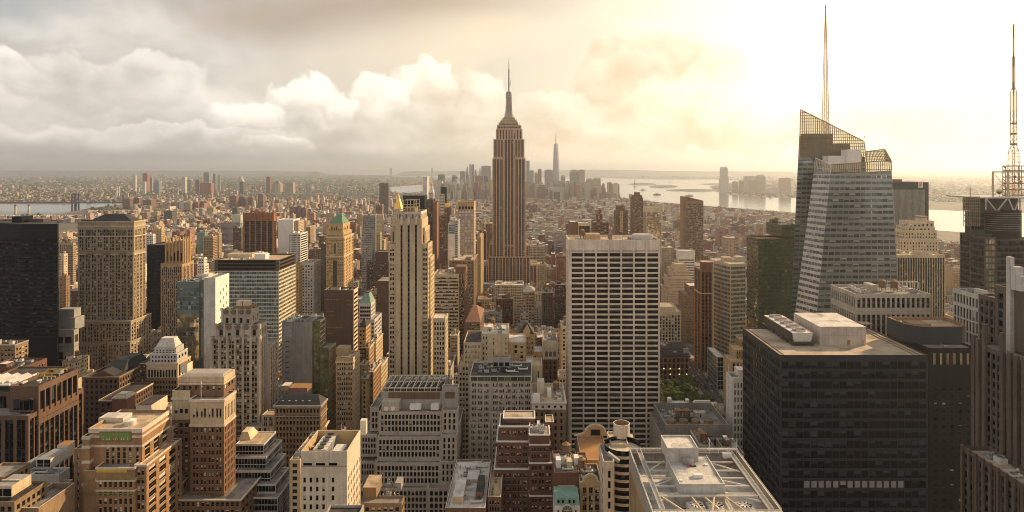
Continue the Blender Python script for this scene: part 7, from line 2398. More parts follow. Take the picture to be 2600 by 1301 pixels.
for i in range(5):
    x = X(716 + i * 17, 462)
    mb.cyl(x, 463.5, bx[5] + .6, bx[5] + 2.4, .8, .8, 'steel_grey', 10)
b.part('roof_house', MB()).box(X(735, 476), X(780, 476), 476, 486, Z(1003, 470), Z(985, 476), 'terracotta', 'rust_roof')
b.part('roof_house', MB()).box(X(714, 478), X(733, 478), 478, 486, Z(1003, 470), Z(980, 478), 'umber', 'white_roof')
b.done()
b = Bld('sunlit_flank_tower', 'tan netted tower with a bright sunlit right flank beside green glass', 520, 'office tower', vb=1095, wall='tan', glass='glass_brick', fl=4, wf=.5, hf=.55, bay=2.8, mt=3, cap='cream')
bx = b.tier(853, 897, 909, xb=914, front=dict(nc=7, wall='tan'), side=dict(nc=7, wall='cream'), roof='tan_roof')  # sunlight on the right flank put into its cream walls, front stays tan
b.band(bx, bx[5] - 3, .9, .5, 'cream')
b.part('bulkhead', MB()).box(X(853, 530), X(884, 530), 530, 540, bx[6], bx[6] + 6, 'tan', 'tan_roof')
b.gear(bx, 5, 4, 0, 0)
b.done()
for i, (nm, lb, x0, x1, xb_, yt, Yq, wl) in enumerate((
        ('gold_lit_block', 'golden lit block with cornice just right of the sunlit flank tower', 916, 928, 936, 925, 560, 'gold_brick'),
        ('gold_lit_terrace_block', 'golden block with planted terrace below the sunlit flank tower', 918, 932, 940, 960, 545, 'gold_brick'),
        ('rust_lit_block', 'orange brown block right of the golden lit block, with ornate cornice', 931, 948, 966, 944, 590, 'orange_brick'),
        ('pale_lit_block', 'pale block with flat roof wedged before the striped limestone tower', 951, 968, 985, 930, 620, 'buff'),
        ('brown_lit_block', 'brown block with glowing right side behind the dark brown box tower', 912, 938, 950, 882, 640, 'tan'),
        ('cream_lit_block', 'tall cream block directly left of the striped tower base', 943, 955, 972, 866, 680, 'cream'))):
    b = Bld(nm, lb, Yq, 'building', vb=1000, wall=wl, glass='glass_brick', fl=4, bay=2.8, wf=.45, hf=.55, mt=2.5)
    bx = b.tier(x0, x1, yt, xb=xb_, roof=('tan_roof', 'white_roof')[i % 2])
    b.band(bx, bx[5], .9, .6, 'stone_trim')
    b.gear(bx, 60 + i, 3, 0, 1)
    b.done()
b = Bld('red_pyramid_roof_block', 'tan block with a red tiled pyramid roof below the banded office block', 700, 'building', vb=840, wall='rose_granite', glass='glass_brick', fl=4, bay=3, wf=.45)
bx = b.tier(1182, 1219, 818, xb=1229)
mb = b.part('pyramid_roof', MB())
xm, ym = (bx[0] + bx[1]) / 2, (bx[2] + bx[3]) / 2
mb.frustum((bx[0] - .5, bx[1] + .5, bx[2] - .5, bx[3] + .5), bx[5] + .02, (xm - 2, xm + 2, ym - 2, ym + 2), Z(786, 712), 'terracotta')
b.done()
# bronze tower, white gridded tower and neighbours on the left
b = Bld('bronze_piered_tower', 'bronze brown tower with bright rust piers behind the banded glass slab', 1450, 'office tower', vb=645, wall='bronze', sp='dark_spandrel', glass='glass_bronze', sd=.5, rec=.8, fl=4, wf=.8, hf=.6, bay=13, mt=18)
bx = b.tier(620, 694, 541, xb=702, roof='tar_roof', front=dict(nc=5, wf=.84), side=dict(nc=2))
mb = b.part('pier', MB())
for i in range(6):
    x = bx[0] + (bx[1] - bx[0]) * i / 5
    mb.box(x - 1.6, x + 1.6, bx[2] - 2, bx[2] - .003, 0, bx[5] + 1, 'bronze')
b.gear(bx, 3, 5, 0, 2)
b.done()
b = Bld('white_gridded_tower', 'white tower with a grid of small square windows, right of bronze tower', 1150, 'office tower', vb=670, wall='white_stone', glass='glass_bare', fl=4, wf=.55, hf=.5, bay=3.6, mt=2)
bx = b.tier(733, 763, 593, xb=781, front=dict(nc=9), side=dict(nc=1, wf=.97), roof='white_roof')
b.gear(bx, 31, 5, 0, 2)
b.done()
b = Bld('white_plain_hall', 'plain white windowless hall behind the white gridded tower', 1700, 'building', vb=585, wall='white_panel', plain=True)
b.tier(706, 745, 558, depth=50, roof='white_roof')
b.done()
for i, (nm, lb, x0, x1, xb_, yt, Yq, wl) in enumerate((
        ('grey_slab_pair', 'grey pale slab tower with vertical ribs right of the banded glass slab', 765, 796, 815, 667, 850, 'pale_grey'),
        ('gold_edge_tower', 'narrow golden tower hugging the banded glass slab', 752, 758, 768, 672, 820, 'gold_brick'),
        ('brown_twin_tower', 'tall dark brown block left of the green pyramid tower', 815, 828, 834, 620, 980, 'dark_brick'),
        ('stone_finned_tower', 'grey tower with pale corner fins right of the green pyramid tower', 918, 945, 951, 586, 1100, 'grey_stone'),
        ('grey_glass_tower', 'grey green glass tower standing behind the finned grey tower', 920, 953, 956, 548, 1300, 'grey_panel'),
        ('pale_ribbed_tower', 'slim pale ribbed tower right of the finned grey tower', 955, 966, 969, 592, 1200, 'buff'),
        ('white_finned_tower', 'small white and grey tower with a dark cap right of gridded white', 746, 758, 772, 562, 1650, 'buff'),
        ('tan_apartment_slab', 'wide tan apartment slab left of the bronze piered tower', 516, 541, 552, 600, 1500, 'tan'),
        ('tan_apartment_tower', 'tan apartment tower just left of the bronze piered tower', 541, 556, 563, 592, 1550, 'tan'),
        ('brown_apartment_tower', 'brown apartment tower close beside the bronze piered tower', 592, 612, 619, 580, 1600, 'dark_brick'),
        ('white_balcony_tower', 'white balcony block behind the hip roofed tower', 371, 389, 395, 595, 1300, 'white_stone'),
        ('orange_balcony_tower', 'orange brick tower with white balconies left of the hip roofed tower', 150, 168, 178, 702, 900, 'orange_brick'),
        ('cream_narrow_tower', 'cream narrow tower glowing right beside the black glass tower', 148, 162, 172, 645, 1000, 'cream'),
        ('brown_grid_tower', 'brown slab with regular windows between black and hip roofed towers', 150, 186, 193, 618, 1150, 'tan'),
        ('gold_gridded_tower', 'golden tan tower right of the hip roofed tower crown', 389, 410, 420, 582, 1400, 'gold_brick'),
        ('green_glass_block', 'low green glass block behind the buttressed tower', 500, 520, 530, 590, 1700, 'pale_copper'),
        ('grey_ministry_block', 'wide grey block with vertical fins far behind the buttressed tower', 560, 610, 616, 565, 2100, 'grey_stone'),
        ('tan_curved_tower', 'curving tan tower left of the spire tower base', 1211, 1221, 1228, 603, 1150, 'gold_brick'),
        ('grey_wide_slab', 'wide grey slab with fine windows left of the spire tower', 1232, 1252, 1258, 568, 1400, 'umber'),
        ('dark_apartment_block', 'dark apartment block between the lattice tower and spire tower', 1218, 1234, 1238, 590, 1350, 'dark_brick'),
        ('white_tall_tower', 'tall pale tower on the skyline left of the black slim tower', 1073, 1084, 1090, 449, 3300, 'white_stone'),
        ('brown_skyline_tower', 'big brown block standing alone on the skyline left of the gold pyramid', 963, 985, 987, 466, 3300, 'dark_brick'),
        ('pointed_dark_tower', 'dark tower with a pointed white edged top left of the gold pyramid', 954, 970, 975, 520, 2100, 'umber'),
        ('green_step_block', 'pale civic block with columns left of the gold pyramid tower', 920, 970, 974, 545, 1900, 'cream'),
        ('tan_mid_block', 'tan setback block below the spire tower, right of the white roofed hall', 1364, 1388, 1384, 672, 1180, 'buff'),
        ('pale_tall_block', 'pale block directly behind the tan setback block near the spire tower', 1344, 1384, 1383, 625, 1600, 'cream'))):
    b = Bld(nm, lb, Yq, 'building', vb=min(yt + 60, 930), wall=wl, glass=('glass_brick', 'glass_bare', 'glass_teal')[i % 3] if wl not in ('grey_panel', 'pale_copper') else 'glass_teal',
            fl=3.8, bay=3.4, wf=(.45, .6, .5)[i % 3], hf=.52, mt=3)
    bx = b.tier(x0, x1, yt, **(dict(xb=xb_) if abs(x0 - CX) > 45 else dict(depth=36)), roof=('tan_roof', 'grey_roof', 'white_roof')[i % 3])
    b.gear(bx, 160 + i, 3, i % 2, 1 + i % 2)
    b.done()
# white roofed hall below the spire tower and its neighbours
b = Bld('white_roofed_hall', 'wide cream block with a bright flat roof at the foot of the spire tower', 1000, 'building', vb=760, wall='cream', glass='glass_brick', fl=4.2, bay=3.4, wf=.5)
bx = b.tier(1256, 1330, 724, depth=34, roof='white_roof', cap='white_stone')
b.gear(bx, 71, 6, 0, 2)
b.done()
b = Bld('peaked_tank_block', 'tan block with a pavilion roof and small white finial before the spire tower', 900, 'building', vb=775, wall='tan', glass='glass_brick', fl=4.2, bay=3.4)
bx = b.tier(1327, 1358, 741, depth=28)
mb = b.part('pavilion_roof', MB())
mb.frustum(bx[:4], bx[5], (bx[0] + 5, bx[1] - 5, bx[2] + 9, bx[3] - 9), bx[5] + 5, 'grey_stone')
mb.cyl((bx[0] + bx[1]) / 2, (bx[2] + bx[3]) / 2, bx[5] + 5, bx[5] + 8, 1, .8, 'white_stone', 8)
mb.cyl((bx[0] + bx[1]) / 2, (bx[2] + bx[3]) / 2, bx[5] + 8, bx[5] + 9.5, 2.4, 0, 'white_stone', 10)
b.done()

# --- flag on its pole above the blank stone block
t = link('flag', None, None, (X(867, 334.5), 334.5, 112.0))
tag(t, 'small striped flag on a pole behind the blank stone block', 'flag')
mb = MB()
mb.cyl(0, 0, 0, 6.4, .12, .08, 'steel_white', 8)
mb.cyl(0, 0, 6.4, 6.6, .2, .05, 'gold_leaf', 8)
mb.box(-.3, .3, -.3, .3, 0, .3, 'concrete')
mb.build('pole', t)
mb = MB()
for i in range(7):
    for k in range(4):
        z0 = 5.9 - i * .32
        x0, x1 = .12 + k * .6, .12 + (k + 1) * .6
        y0, y1 = .12 * math.sin(k * 1.5), .12 * math.sin((k + 1) * 1.5)
        mt_ = 'flag_blue' if i < 4 and k < 2 else ('red_paint' if i % 2 == 0 else 'white_panel')
        mb.poly(((x0, y0, z0 - .32 - k * .1), (x1, y1, z0 - .32 - k * .1 - .1), (x1, y1, z0 - k * .1 - .1), (x0, y0, z0 - k * .1)), mt_)
mb.build('cloth', t)
# ------------------------------------------------------------------ distant buildings, bridges, stacks
class City:
    """Collects plain building blocks with a wall tint and windows measured in metres, and turns them into one mesh."""
    def __init__(s):
        s.v, s.f, s.uv, s.c = [], [], [], []

    def quad(s, p, uv, col, a):
        n = len(s.v)
        s.v += p
        s.f.append((n, n + 1, n + 2, n + 3))
        s.uv += uv
        s.c += [(*col, a)] * 4

    def box(s, x0, x1, y0, y1, z0, z1, wc, rc, win=True):
        a = 1.0 if win else 0.0
        q = [(x0, y0), (x1, y0), (x1, y1), (x0, y1)]
        for i in range(4):
            p, r_ = q[i], q[(i + 1) % 4]
            L = abs(r_[0] - p[0]) + abs(r_[1] - p[1])
            s.quad([(*p, z0), (*r_, z0), (*r_, z1), (*p, z1)], [(0, z0), (L, z0), (L, z1), (0, z1)], wc, a)
        s.quad([(*k, z1) for k in q], [(0, 0)] * 4, rc, 0.0)

    def frustum(s, x0, x1, y0, y1, z0, z1, k, col, twist=False):
        cx, cyy = (x0 + x1) / 2, (y0 + y1) / 2
        q = [(x0, y0), (x1, y0), (x1, y1), (x0, y1)]
        t_ = [(cx + (p[0] - cx) * k, cyy + (p[1] - cyy) * k) for p in q]
        for i in range(4):
            j = (i + 1) % 4
            s.quad([(*q[i], z0), (*q[j], z0), (*t_[j], z1), (*t_[i], z1)], [(0, 0)] * 4, col, 0.0)
        s.quad([(*p, z1) for p in t_], [(0, 0)] * 4, col, 0.0)

    def build(s, name, parent=None, off=(0, 0, 0)):
        me = bpy.data.meshes.new(name)
        v = np.array(s.v, dtype=np.float64) - np.array(off)
        me.from_pydata(v.tolist(), [], s.f)
        me.materials.append(MATS['city_wall'])
        u = me.uv_layers.new(name='UVMap')
        u.data.foreach_set('uv', np.array(s.uv, dtype=np.float32).ravel())
        ca = me.color_attributes.new('tint', 'FLOAT_COLOR', 'CORNER')
        ca.data.foreach_set('color', np.array(s.c, dtype=np.float32).ravel())
        me.update()
        return link(name, me, parent)


def far_tower(name, label, x0, x1, yt, Y, col, depth=None, top=None, group=None, cat='skyscraper', roofc=(.3, .27, .23), win=True):
    a, b_, zt = X(x0, Y), X(x1, Y), Z(yt, Y)
    d = depth or max(18, min(b_ - a, 60))
    off = ((a + b_) / 2, Y + d / 2, 0)
    root = link(name, None, None, off)
    tag(root, label, cat, group)
    c, t_ = City(), City()
    w_ = b_ - a
    if top == 'step':
        c.box(a, b_, Y, Y + d, 0, zt - .22 * zt, col, roofc, win)
        c.box(a + w_ * .14, b_ - w_ * .14, Y + d * .1, Y + d * .9, zt * .78, zt * .9, col, roofc, win)
        t_.box(a + w_ * .28, b_ - w_ * .28, Y + d * .25, Y + d * .75, zt * .9, zt, col, roofc, win)
    elif top == 'peak':
        c.box(a, b_, Y, Y + d, 0, zt * .84, col, roofc, win)
        t_.frustum(a, b_, Y, Y + d, zt * .84, zt, .04, roofc)
    elif top == 'spire':
        c.box(a, b_, Y, Y + d, 0, zt * .66, col, roofc, win)
        c.box(a + w_ * .25, b_ - w_ * .25, Y + d * .25, Y + d * .75, zt * .66, zt * .82, col, roofc, win)
        t_.frustum(a + w_ * .25, b_ - w_ * .25, Y + d * .25, Y + d * .75, zt * .82, zt, .05, roofc)
    elif top == 'dome':
        c.box(a, b_, Y, Y + d, 0, zt * .88, col, roofc, win)
        t_.frustum(a, b_, Y, Y + d, zt * .88, zt * .96, .7, roofc)
        t_.frustum(a + w_ * .15, b_ - w_ * .15, Y + d * .15, Y + d * .85, zt * .96, zt, .45, roofc)
    elif top == 'taper':
        c.box(a, b_, Y, Y + d, 0, zt * .6, col, roofc, win)
        c.box(a + w_ * .08, b_ - w_ * .08, Y + 2, Y + d - 2, zt * .6, zt * .93, col, roofc, win)
        t_.frustum(a + w_ * .08, b_ - w_ * .08, Y + 2, Y + d - 2, zt * .93, zt, .72, col)
    elif top == 'slant':
        c.box(a, b_, Y, Y + d, 0, zt * .9, col, roofc, win)
        t_.quad([(a, Y, zt * .9), (b_, Y, zt * .9), (b_, Y + d, zt), (a, Y + d, zt)], [(0, 0)] * 4, roofc, 0)
        t_.quad([(b_, Y, zt * .9), (b_, Y + d, zt * .9), (b_, Y + d, zt), (b_, Y + .1, zt * .9)], [(0, 0)] * 4, col, 0)
    else:
        c.box(a, b_, Y, Y + d, 0, zt - 4, col, roofc, win)
        t_.box(a + w_ * .2, b_ - w_ * .25, Y + d * .2, Y + d * .7, zt - 3.99, zt, roofc, roofc, False)
    c.build('wall', root, off)
    t_.build('roof', root, off)
    PAINT.append((Y, x0, x1, yt, CY + F * H / Y, -1))
    OCC.append((a - 3, b_ + 3, Y - 3, Y + d + 3))
    return root


GY_, BR, WH, TN, DK, RD, BL = (.30, .29, .27), (.20, .11, .08), (.58, .54, .48), (.42, .33, .24), (.09, .085, .08), (.34, .12, .07), (.22, .25, .28)
DT = 'towers of the far downtown skyline'
for nm, lb, x0, x1, yt, Y, col, top in (
        ('pale_slab_tower', 'pale wide slab, leftmost of the far downtown skyline', 1099, 1123, 459, 5200, WH, None),
        ('grey_cube_tower', 'small dark grey flat tower poking above the left downtown skyline', 1112, 1129, 443, 7200, DK, None),
        ('dark_hipped_tower', 'dim grey hipped tower behind the white peaked one downtown', 1147, 1161, 444, 7000, DK, 'dome'),
        ('broad_grey_tower', 'broad grey downtown tower left of the green pointed spire', 1168, 1182, 435, 6500, GY_, None),
        ('green_pointed_tower', 'grey downtown tower with a pointed green top beside the twin slim towers', 1181, 1190.5, 420, 6600, GY_, 'spire'),
        ('slim_silver_tower', 'left one of the two tall slim silver downtown towers', 1191, 1197, 417.6, 6000, WH, None),
        ('slim_silver_tower', 'right one of the two tall slim silver downtown towers', 1197.6, 1204, 417.6, 6010, GY_, None),
        ('grey_side_tower', 'narrow grey tower just right of the two slim silver ones', 1204.5, 1211, 431, 6400, GY_, 'step'),
        ('stepped_pale_tower', 'pale stepped downtown tower left of the wide grey monolith', 1215, 1222, 428, 6300, WH, 'step'),
        ('wide_grey_monolith', 'wide flat topped grey monolith directly left of the spire tower', 1222, 1246, 421.3, 6350, GY_, None),
        ('brown_flat_tower', 'brownish flat slab below the wide grey monolith', 1207, 1227, 446, 5700, BR, None),
        ('brown_shaded_tower', 'dark flanked slab right below the wide grey monolith', 1227, 1240, 447, 5750, DK, None),
        ('cream_edge_tower', 'cream slab touching the spire tower on its left', 1240, 1250, 457, 5600, TN, None),
        ('white_peaked_tower', 'white courthouse tower with a steep pyramid top on the left downtown', 1151, 1162, 452, 5300, WH, 'peak'),
        ('white_civic_tower', 'broad white civic tower with a stepped central spire', 1165, 1179, 455, 5400, WH, 'spire'),
        ('cream_civic_wing', 'cream slab forming the right wing of the civic tower', 1179, 1188, 468, 5380, WH, None),
        ('small_white_tower', 'small bright white tower below the white peaked one', 1162, 1169.5, 483, 4700, WH, None),
        ('tan_low_tower', 'low tan block below the two slim silver towers', 1188, 1202, 486, 4700, TN, 'step'),
        ('glass_blue_tower', 'tall pale blue slab touching the spire tower on its right', 1336, 1344.6, 408, 6500, BL, None),
        ('rose_block_tower', 'rose block beside the pale blue slab right of the spire tower', 1344.8, 1355, 432.5, 6400, GY_, None),
        ('pale_thin_tower', 'pale grey tower left of the red topped unfinished tower', 1357, 1366, 440, 6200, GY_, None),
        ('red_topped_tower', 'slender unfinished tower with a red netted top', 1366, 1375, 429, 6000, RD, None),
        ('grey_glass_slab', 'wide grey slab left of the tallest glass tower with its mast', 1383, 1403, 431, 6150, GY_, None),
        ('rounded_top_tower', 'grey tower with rounded top right of the tallest glass tower', 1424, 1435, 445, 6300, GY_, 'dome'),
        ('domed_grey_tower', 'broad grey tower with a small pyramid cap right of tallest glass tower', 1447, 1470, 431, 6500, GY_, 'dome'),
        ('flat_pale_tower', 'flat pale slab right of the domed grey downtown tower', 1470, 1485, 431, 6450, TN, None),
        ('mansard_tower', 'chamfered tower left of the broad pale riverside tower', 1489, 1506, 452.5, 6100, GY_, 'dome'),
        ('broad_riverside_tower', 'broad pale riverside tower with a stepped flat top', 1506, 1527, 451.5, 5900, TN, 'taper'),
        ('low_riverside_tower', 'low rose tower right of the broad riverside tower', 1530, 1538, 476, 5800, TN, None),
        ('last_riverside_tower', 'rose slab standing apart at the water edge', 1544, 1554, 463, 5700, BR, None),
        ('end_riverside_block', 'small stepped block at the far right end of downtown', 1554.5, 1561, 480, 5500, TN, 'step'),
        ('grey_low_slab', 'grey slab in front of the domed grey tower', 1444, 1462, 466, 5300, GY_, None),
        ('brown_low_slab', 'wide brown slab in front of the flat pale tower', 1467, 1499, 475, 5200, BR, None),
        ('brown_ziggurat', 'brown ziggurat block between the spire tower and the tallest glass tower', 1363, 1391, 470, 4900, BR, 'step'),
        ('dark_box_block', 'dark box block below the tallest glass tower', 1407, 1422, 486, 4400, DK, None),
        ('white_low_block', 'white low block behind the dark box below the tallest glass tower', 1397, 1433, 476, 5000, WH, None)):
    far_tower(nm, lb, x0, x1, yt, Y, col, top=top, group=DT)
# tallest glass tower: square below, turned square above, mast
root = link('tallest_glass_tower', None, None, (X(1412, 6200), 6230, 0))
tag(root, 'tallest tapering glass tower of downtown with a thin mast', 'skyscraper', DT)
mb = MB()
k = 6200 / F
w0, w1 = 9.5 * k, 4.4 * k
z0, z1, z2 = Z(475, 6200), Z(366, 6200), Z(338, 6200)
sq = [(-w0, -w0), (w0, -w0), (w0, w0), (-w0, w0)]
up = [(0, -w1 * 1.25), (w1 * 1.25, 0), (0, w1 * 1.25), (-w1 * 1.25, 0)]
for i in range(4):
    j = (i + 1) % 4
    mb.poly(((*sq[i], z0), (*sq[j], z0), (*up[i], z1)), 'silver_panel')
    mb.poly(((*sq[j], z0), (*up[j], z1), (*up[i], z1)), 'glass_blue')
    mb.poly(((*sq[i], 0), (*sq[j], 0), (*sq[j], z0), (*sq[i], z0)), 'silver_panel')
mb.poly([(*p, z1) for p in up], 'grey_roof')
mb.build('wall', root)
mb = MB()
mb.cyl(0, 0, z1, z1 + 6, 8, 8, 'steel_grey', 12)
mb.cyl(0, 0, z1 + 6, z2, 5.0, 2.2, 'steel_grey', 8)
mb.build('mast', root)
PAINT.append((6200, 1402, 1422, 366, 480, -1))

JC = 'towers across the harbour'  # some of these walls are paler, distance haze put into their colour
for nm, lb, x0, x1, yt, Y, col, top in (
        ('tall_shore_tower', 'tallest tapering tower on the hazy far shore across the harbour', 1830, 1850, 424, 6500, WH, 'taper'),
        ('shore_block', 'small hazy block right of the tallest far shore tower', 1862, 1874, 461, 6700, TN, None),
        ('shore_block', 'second hazy block right of the tallest far shore tower', 1879, 1890, 459, 6750, TN, None),
        ('shore_tower', 'left of the two equal slim hazy far shore towers', 1892, 1904, 447, 6800, WH, None),
        ('shore_tower', 'right of the two equal slim hazy far shore towers', 1906, 1918, 447, 6850, WH, None),
        ('shore_broad_tower', 'broad round shouldered hazy tower, right of the slim far shore pair', 1923, 1944, 444, 6700, TN, 'dome'),
        ('shore_low_block', 'wide low hazy block before the slim far shore pair', 1905, 1926, 458, 6500, TN, None),
        ('shore_flat_tower', 'flat hazy block with framed top beside the faceted glass tower', 1983, 2008, 452, 6300, TN, None),
        ('shore_low_block', 'low hazy warehouse on the far shore beneath the broad tower', 1945, 1975, 482, 6300, WH, None)):
    far_tower(nm, lb, x0, x1, yt, Y, col, top=top, group=JC)
BK = 'towers of the far left skyline'
for nm, lb, x0, x1, yt, Y, col, top in (
        ('thin_cream_tower', 'thin cream tower, left end of the far left skyline', 337, 344, 445.5, 6500, WH, None),
        ('orange_netted_tower', 'orange netted tower under construction on the far left skyline', 362, 374, 440, 6700, RD, None),
        ('small_white_slab', 'white slab in front of the orange netted tower', 361, 368, 461, 6400, WH, None),
        ('grey_slim_slab', 'grey slim slab just right of the orange netted tower', 380, 386, 451, 6800, GY_, None),
        ('silver_stepped_tower', 'silver stepped tower on the far left skyline', 389, 404, 457.6, 6500, BL, 'step'),
        ('cream_bright_tower', 'bright cream tower left of the red brown wide block', 461, 470, 449, 6300, WH, None),
        ('brown_slim_slab', 'small grey tower right of the bright cream one', 476, 482, 457, 6900, GY_, None),
        ('brown_square_tower', 'brown square tower next to the red brown wide block', 496, 506, 456, 6200, BR, None),
        ('red_wide_block', 'wide red brown block under the blue far left tower', 507, 536, 464, 6100, RD, None),
        ('blue_glass_tower', 'dark blue glass tower, tallest on the far left skyline', 517, 531, 437.7, 7000, BL, None),
        ('slim_blue_tower', 'slim pale blue tower right of the dark blue far tower', 541, 547, 441, 6900, BL, None),
        ('thin_grey_tower', 'thin grey tower second right of the dark blue far tower', 554, 558, 445, 6900, GY_, None),
        ('pale_crown_tower', 'pale tower with flat crown farther right of the blue far towers', 600, 616, 450.6, 6800, WH, 'step'),
        ('dark_front_tower', 'dark tower in front of the pale flat crown tower', 608, 618, 461, 6300, DK, None),
        ('clock_tower', 'slim brown tower on the far skyline above the bronze tower', 676, 685, 448, 6300, BR, None),
        ('far_twin_block', 'pinkish twin block right of the slim brown far tower', 691, 712, 460, 6200, TN, 'step'),
        ('far_cream_block', 'pale pair of slabs above the green pyramid tower on the skyline', 724, 744, 463, 6000, TN, None)):
    far_tower(nm, lb, x0, x1, yt, Y, col, top=top, group=BK)
PJ = 'brick housing slabs before the river'
for nm, lb, x0, x1, yt, Y, col in (
        ('brick_slab', 'brown brick housing slab right of the left bridge tower', 311, 330, 503, 4000, BR),
        ('brick_slab', 'dark brick slab second right of the left bridge tower', 334, 353, 501, 4050, BR),
        ('brick_slab', 'low dim brick slab third right of the left bridge tower', 362, 384, 506, 3900, BR),
        ('cream_slab', 'pale housing slab alone left of the row of cream slabs', 412, 431, 512, 3600, TN),
        ('cream_slab', 'first of the row of three cream housing slabs', 438, 452, 511, 3620, TN),
        ('cream_slab', 'middle of the row of three cream housing slabs', 454, 468, 511, 3620, WH),
        ('cream_slab', 'last of the row of three cream housing slabs', 470, 484, 512, 3620, TN),
        ('brick_slab', 'pinkish housing slab right of the row of three cream slabs', 488, 503, 512, 3650, RD),
        ('brick_slab', 'second pinkish housing slab right of the three cream slabs', 508, 524, 510, 3680, RD),
        ('brick_slab', 'tall brown slab above the bronze piered tower', 583, 600, 496, 3900, BR),
        ('brick_slab', 'brown slab behind the top of the bronze piered tower', 602, 622, 498, 3950, BR),
        ('brick_slab', 'brown slab right of the bronze piered tower top', 628, 642, 500, 3950, BR),
        ('brick_slab', 'stacked brown slab farther right of the bronze tower', 655, 668, 492, 3900, BR),
        ('brick_slab', 'brown slab in the group of three left of green pyramid', 735, 750, 524, 2900, BR),
        ('brick_slab', 'middle brown slab in the group of three left of green pyramid', 753, 764, 522, 2900, BR),
        ('brick_slab', 'right brown slab in the group of three left of green pyramid', 766, 777, 526, 2900, BR),
        ('dark_lone_tower', 'dark narrow tower standing alone below the cream slab row', 416, 437, 534, 2900, DK)):
    far_tower(nm, lb, x0, x1, yt, Y, col, group=PJ, cat='apartment block')


def bridge(name, label, deck, towers, Y, zdeck, mat='steel_grey', w_=26, cables=True):
    root = link(name, None, None, (X((deck[0] + deck[1]) / 2, Y), Y, 0))
    tag(root, label, 'bridge')
    o = root.location
    a, c = X(deck[0], Y) - o.x, X(deck[1], Y) - o.x
    mb = MB()
    mb.box(a, c, -w_ / 2, w_ / 2, zdeck - 7, zdeck, mat, bottom=True)
    n_ = 26
    for i in range(n_):
        x = a + (c - a) * i / n_
        mb.bar((x, -w_ / 2, zdeck), (x + (c - a) / n_ / 2, -w_ / 2, zdeck + 9), 1.6, mat)
        mb.bar((x + (c - a) / n_ / 2, -w_ / 2, zdeck + 9), (x + (c - a) / n_, -w_ / 2, zdeck), 1.6, mat)
    mb.box(a, c, -w_ / 2, -w_ / 2 + 1, zdeck + 9, zdeck + 10.5, mat)
    mb.build('deck', root)
    tops = []
    for x0, x1, yt in towers:
        mb = MB()
        xa, xb_, zt = X(x0, Y) - o.x, X(x1, Y) - o.x, Z(yt, Y)
        lw = (xb_ - xa) * .26
        for q in (xa, xb_ - lw):
            mb.box(q, q + lw, -w_ / 2 - 2, -w_ / 2 + 3, 0, zt, mat)
            mb.box(q, q + lw, w_ / 2 - 3, w_ / 2 + 2, 0, zt, mat)
        for f_ in (.5, .72, .93):
            mb.box(xa + lw, xb_ - lw, -w_ / 2 - 1, -w_ / 2 + 2, zt * f_, zt * f_ + zt * .06, mat)
        mb.build('tower', root)
        tops.append(((xa + xb_) / 2, zt))
    if cables:
        mb = MB()
        pts = [(a, zdeck)] + tops + [(c, zdeck)]
        for (xa, za), (xb_, zb_) in zip(pts, pts[1:]):
            sag = (abs(xb_ - xa)) * (.10 if za != zdeck and zb_ != zdeck else .02)
            for i in range(14):
                f0, f1 = i / 14, (i + 1) / 14
                p = lambda f: (xa + (xb_ - xa) * f, -w_ / 2, za + (zb_ - za) * f - 4 * sag * f * (1 - f))
                mb.bar(p(f0), p(f1), 1.8, mat)
        mb.build('cable', root)
    return root


bridge('steel_suspension_bridge', 'dark steel suspension bridge over the river at the far left', (-60, 318), [(185, 198, 492)], 4030, 41, 'steel_dark')
bridge('tall_suspension_bridge', 'very distant suspension bridge with two tall towers across the narrows', (930, 1150), [(990, 994.5, 427.5), (1095, 1099.5, 427.5)], 17000, 68, w_=60)
bridge('blue_suspension_bridge', 'hazy two-towered bridge behind the green pyramid tower', (640, 840), [(699, 709, 468), (778, 790, 467)], 5500, 36)
bridge('low_river_bridge', 'low hazy bridge running towards the dark skyline block', (838, 962), [(872, 880, 474)], 5900, 36)

for x, yt in ((39, 520), (73, 520)):
    t = link('smokestack', None, None, (X(x, 3600), 3600, 0))
    tag(t, 'cream smokestack with dark cap by the river, ' + ('left one of the pair' if x < 50 else 'right one of the pair'), 'smokestack', 'riverside smokestacks')
    mb = MB()
    mb.cyl(0, 0, 0, Z(yt + 4, 3600), 6, 5, 'cream', 16)
    mb.build('shaft', t)
    mb = MB()
    mb.cyl(0, 0, Z(yt + 4, 3600), Z(yt, 3600), 5.2, 5.2, 'steel_dark', 16)
    mb.build('cap', t)
for x in (297, 303):
    t = link('smokestack', None, None, (X(x, 5500), 5500, 0))
    tag(t, 'thin white smokestack beyond the river, ' + ('left' if x < 300 else 'right') + ' one of two close together', 'smokestack', 'twin thin smokestacks')
    mb = MB()
    mb.cyl(0, 0, 0, Z(474, 5500), 4.6, 3.6, 'white_panel', 14)
    mb.build('shaft', t)
# statue on its island
Ys = 9400
t = link('statue', None, None, (X(1611.5, Ys), Ys, 8))
tag(t, 'tiny pale statue on a star shaped base on the harbour island', 'statue')
mb = MB()
mb.frustum((-30, 30, -30, 30), 0, (-16, 16, -16, 16), 14, 'umber')
mb.frustum((-12, 12, -12, 12), 14.01, (-8, 8, -8, 8), 44, 'umber')
mb.build('pedestal', t)
mb = MB()
mb.cyl(0, 0, 44, 66, 6, 4, 'copper_green', 12)
mb.cyl(0, 0, 66, 78, 4.2, 2.2, 'copper_green', 12)
mb.cyl(0, 0, 78, 84, 2.6, 1.6, 'copper_green', 12)
mb.bar((3, 0, 76), (6, 0, 92), 2.0, 'copper_green')
mb.cyl(6, 0, 92, 95, 1.6, .3, 'gold_leaf', 8)
mb.build('figure', t)
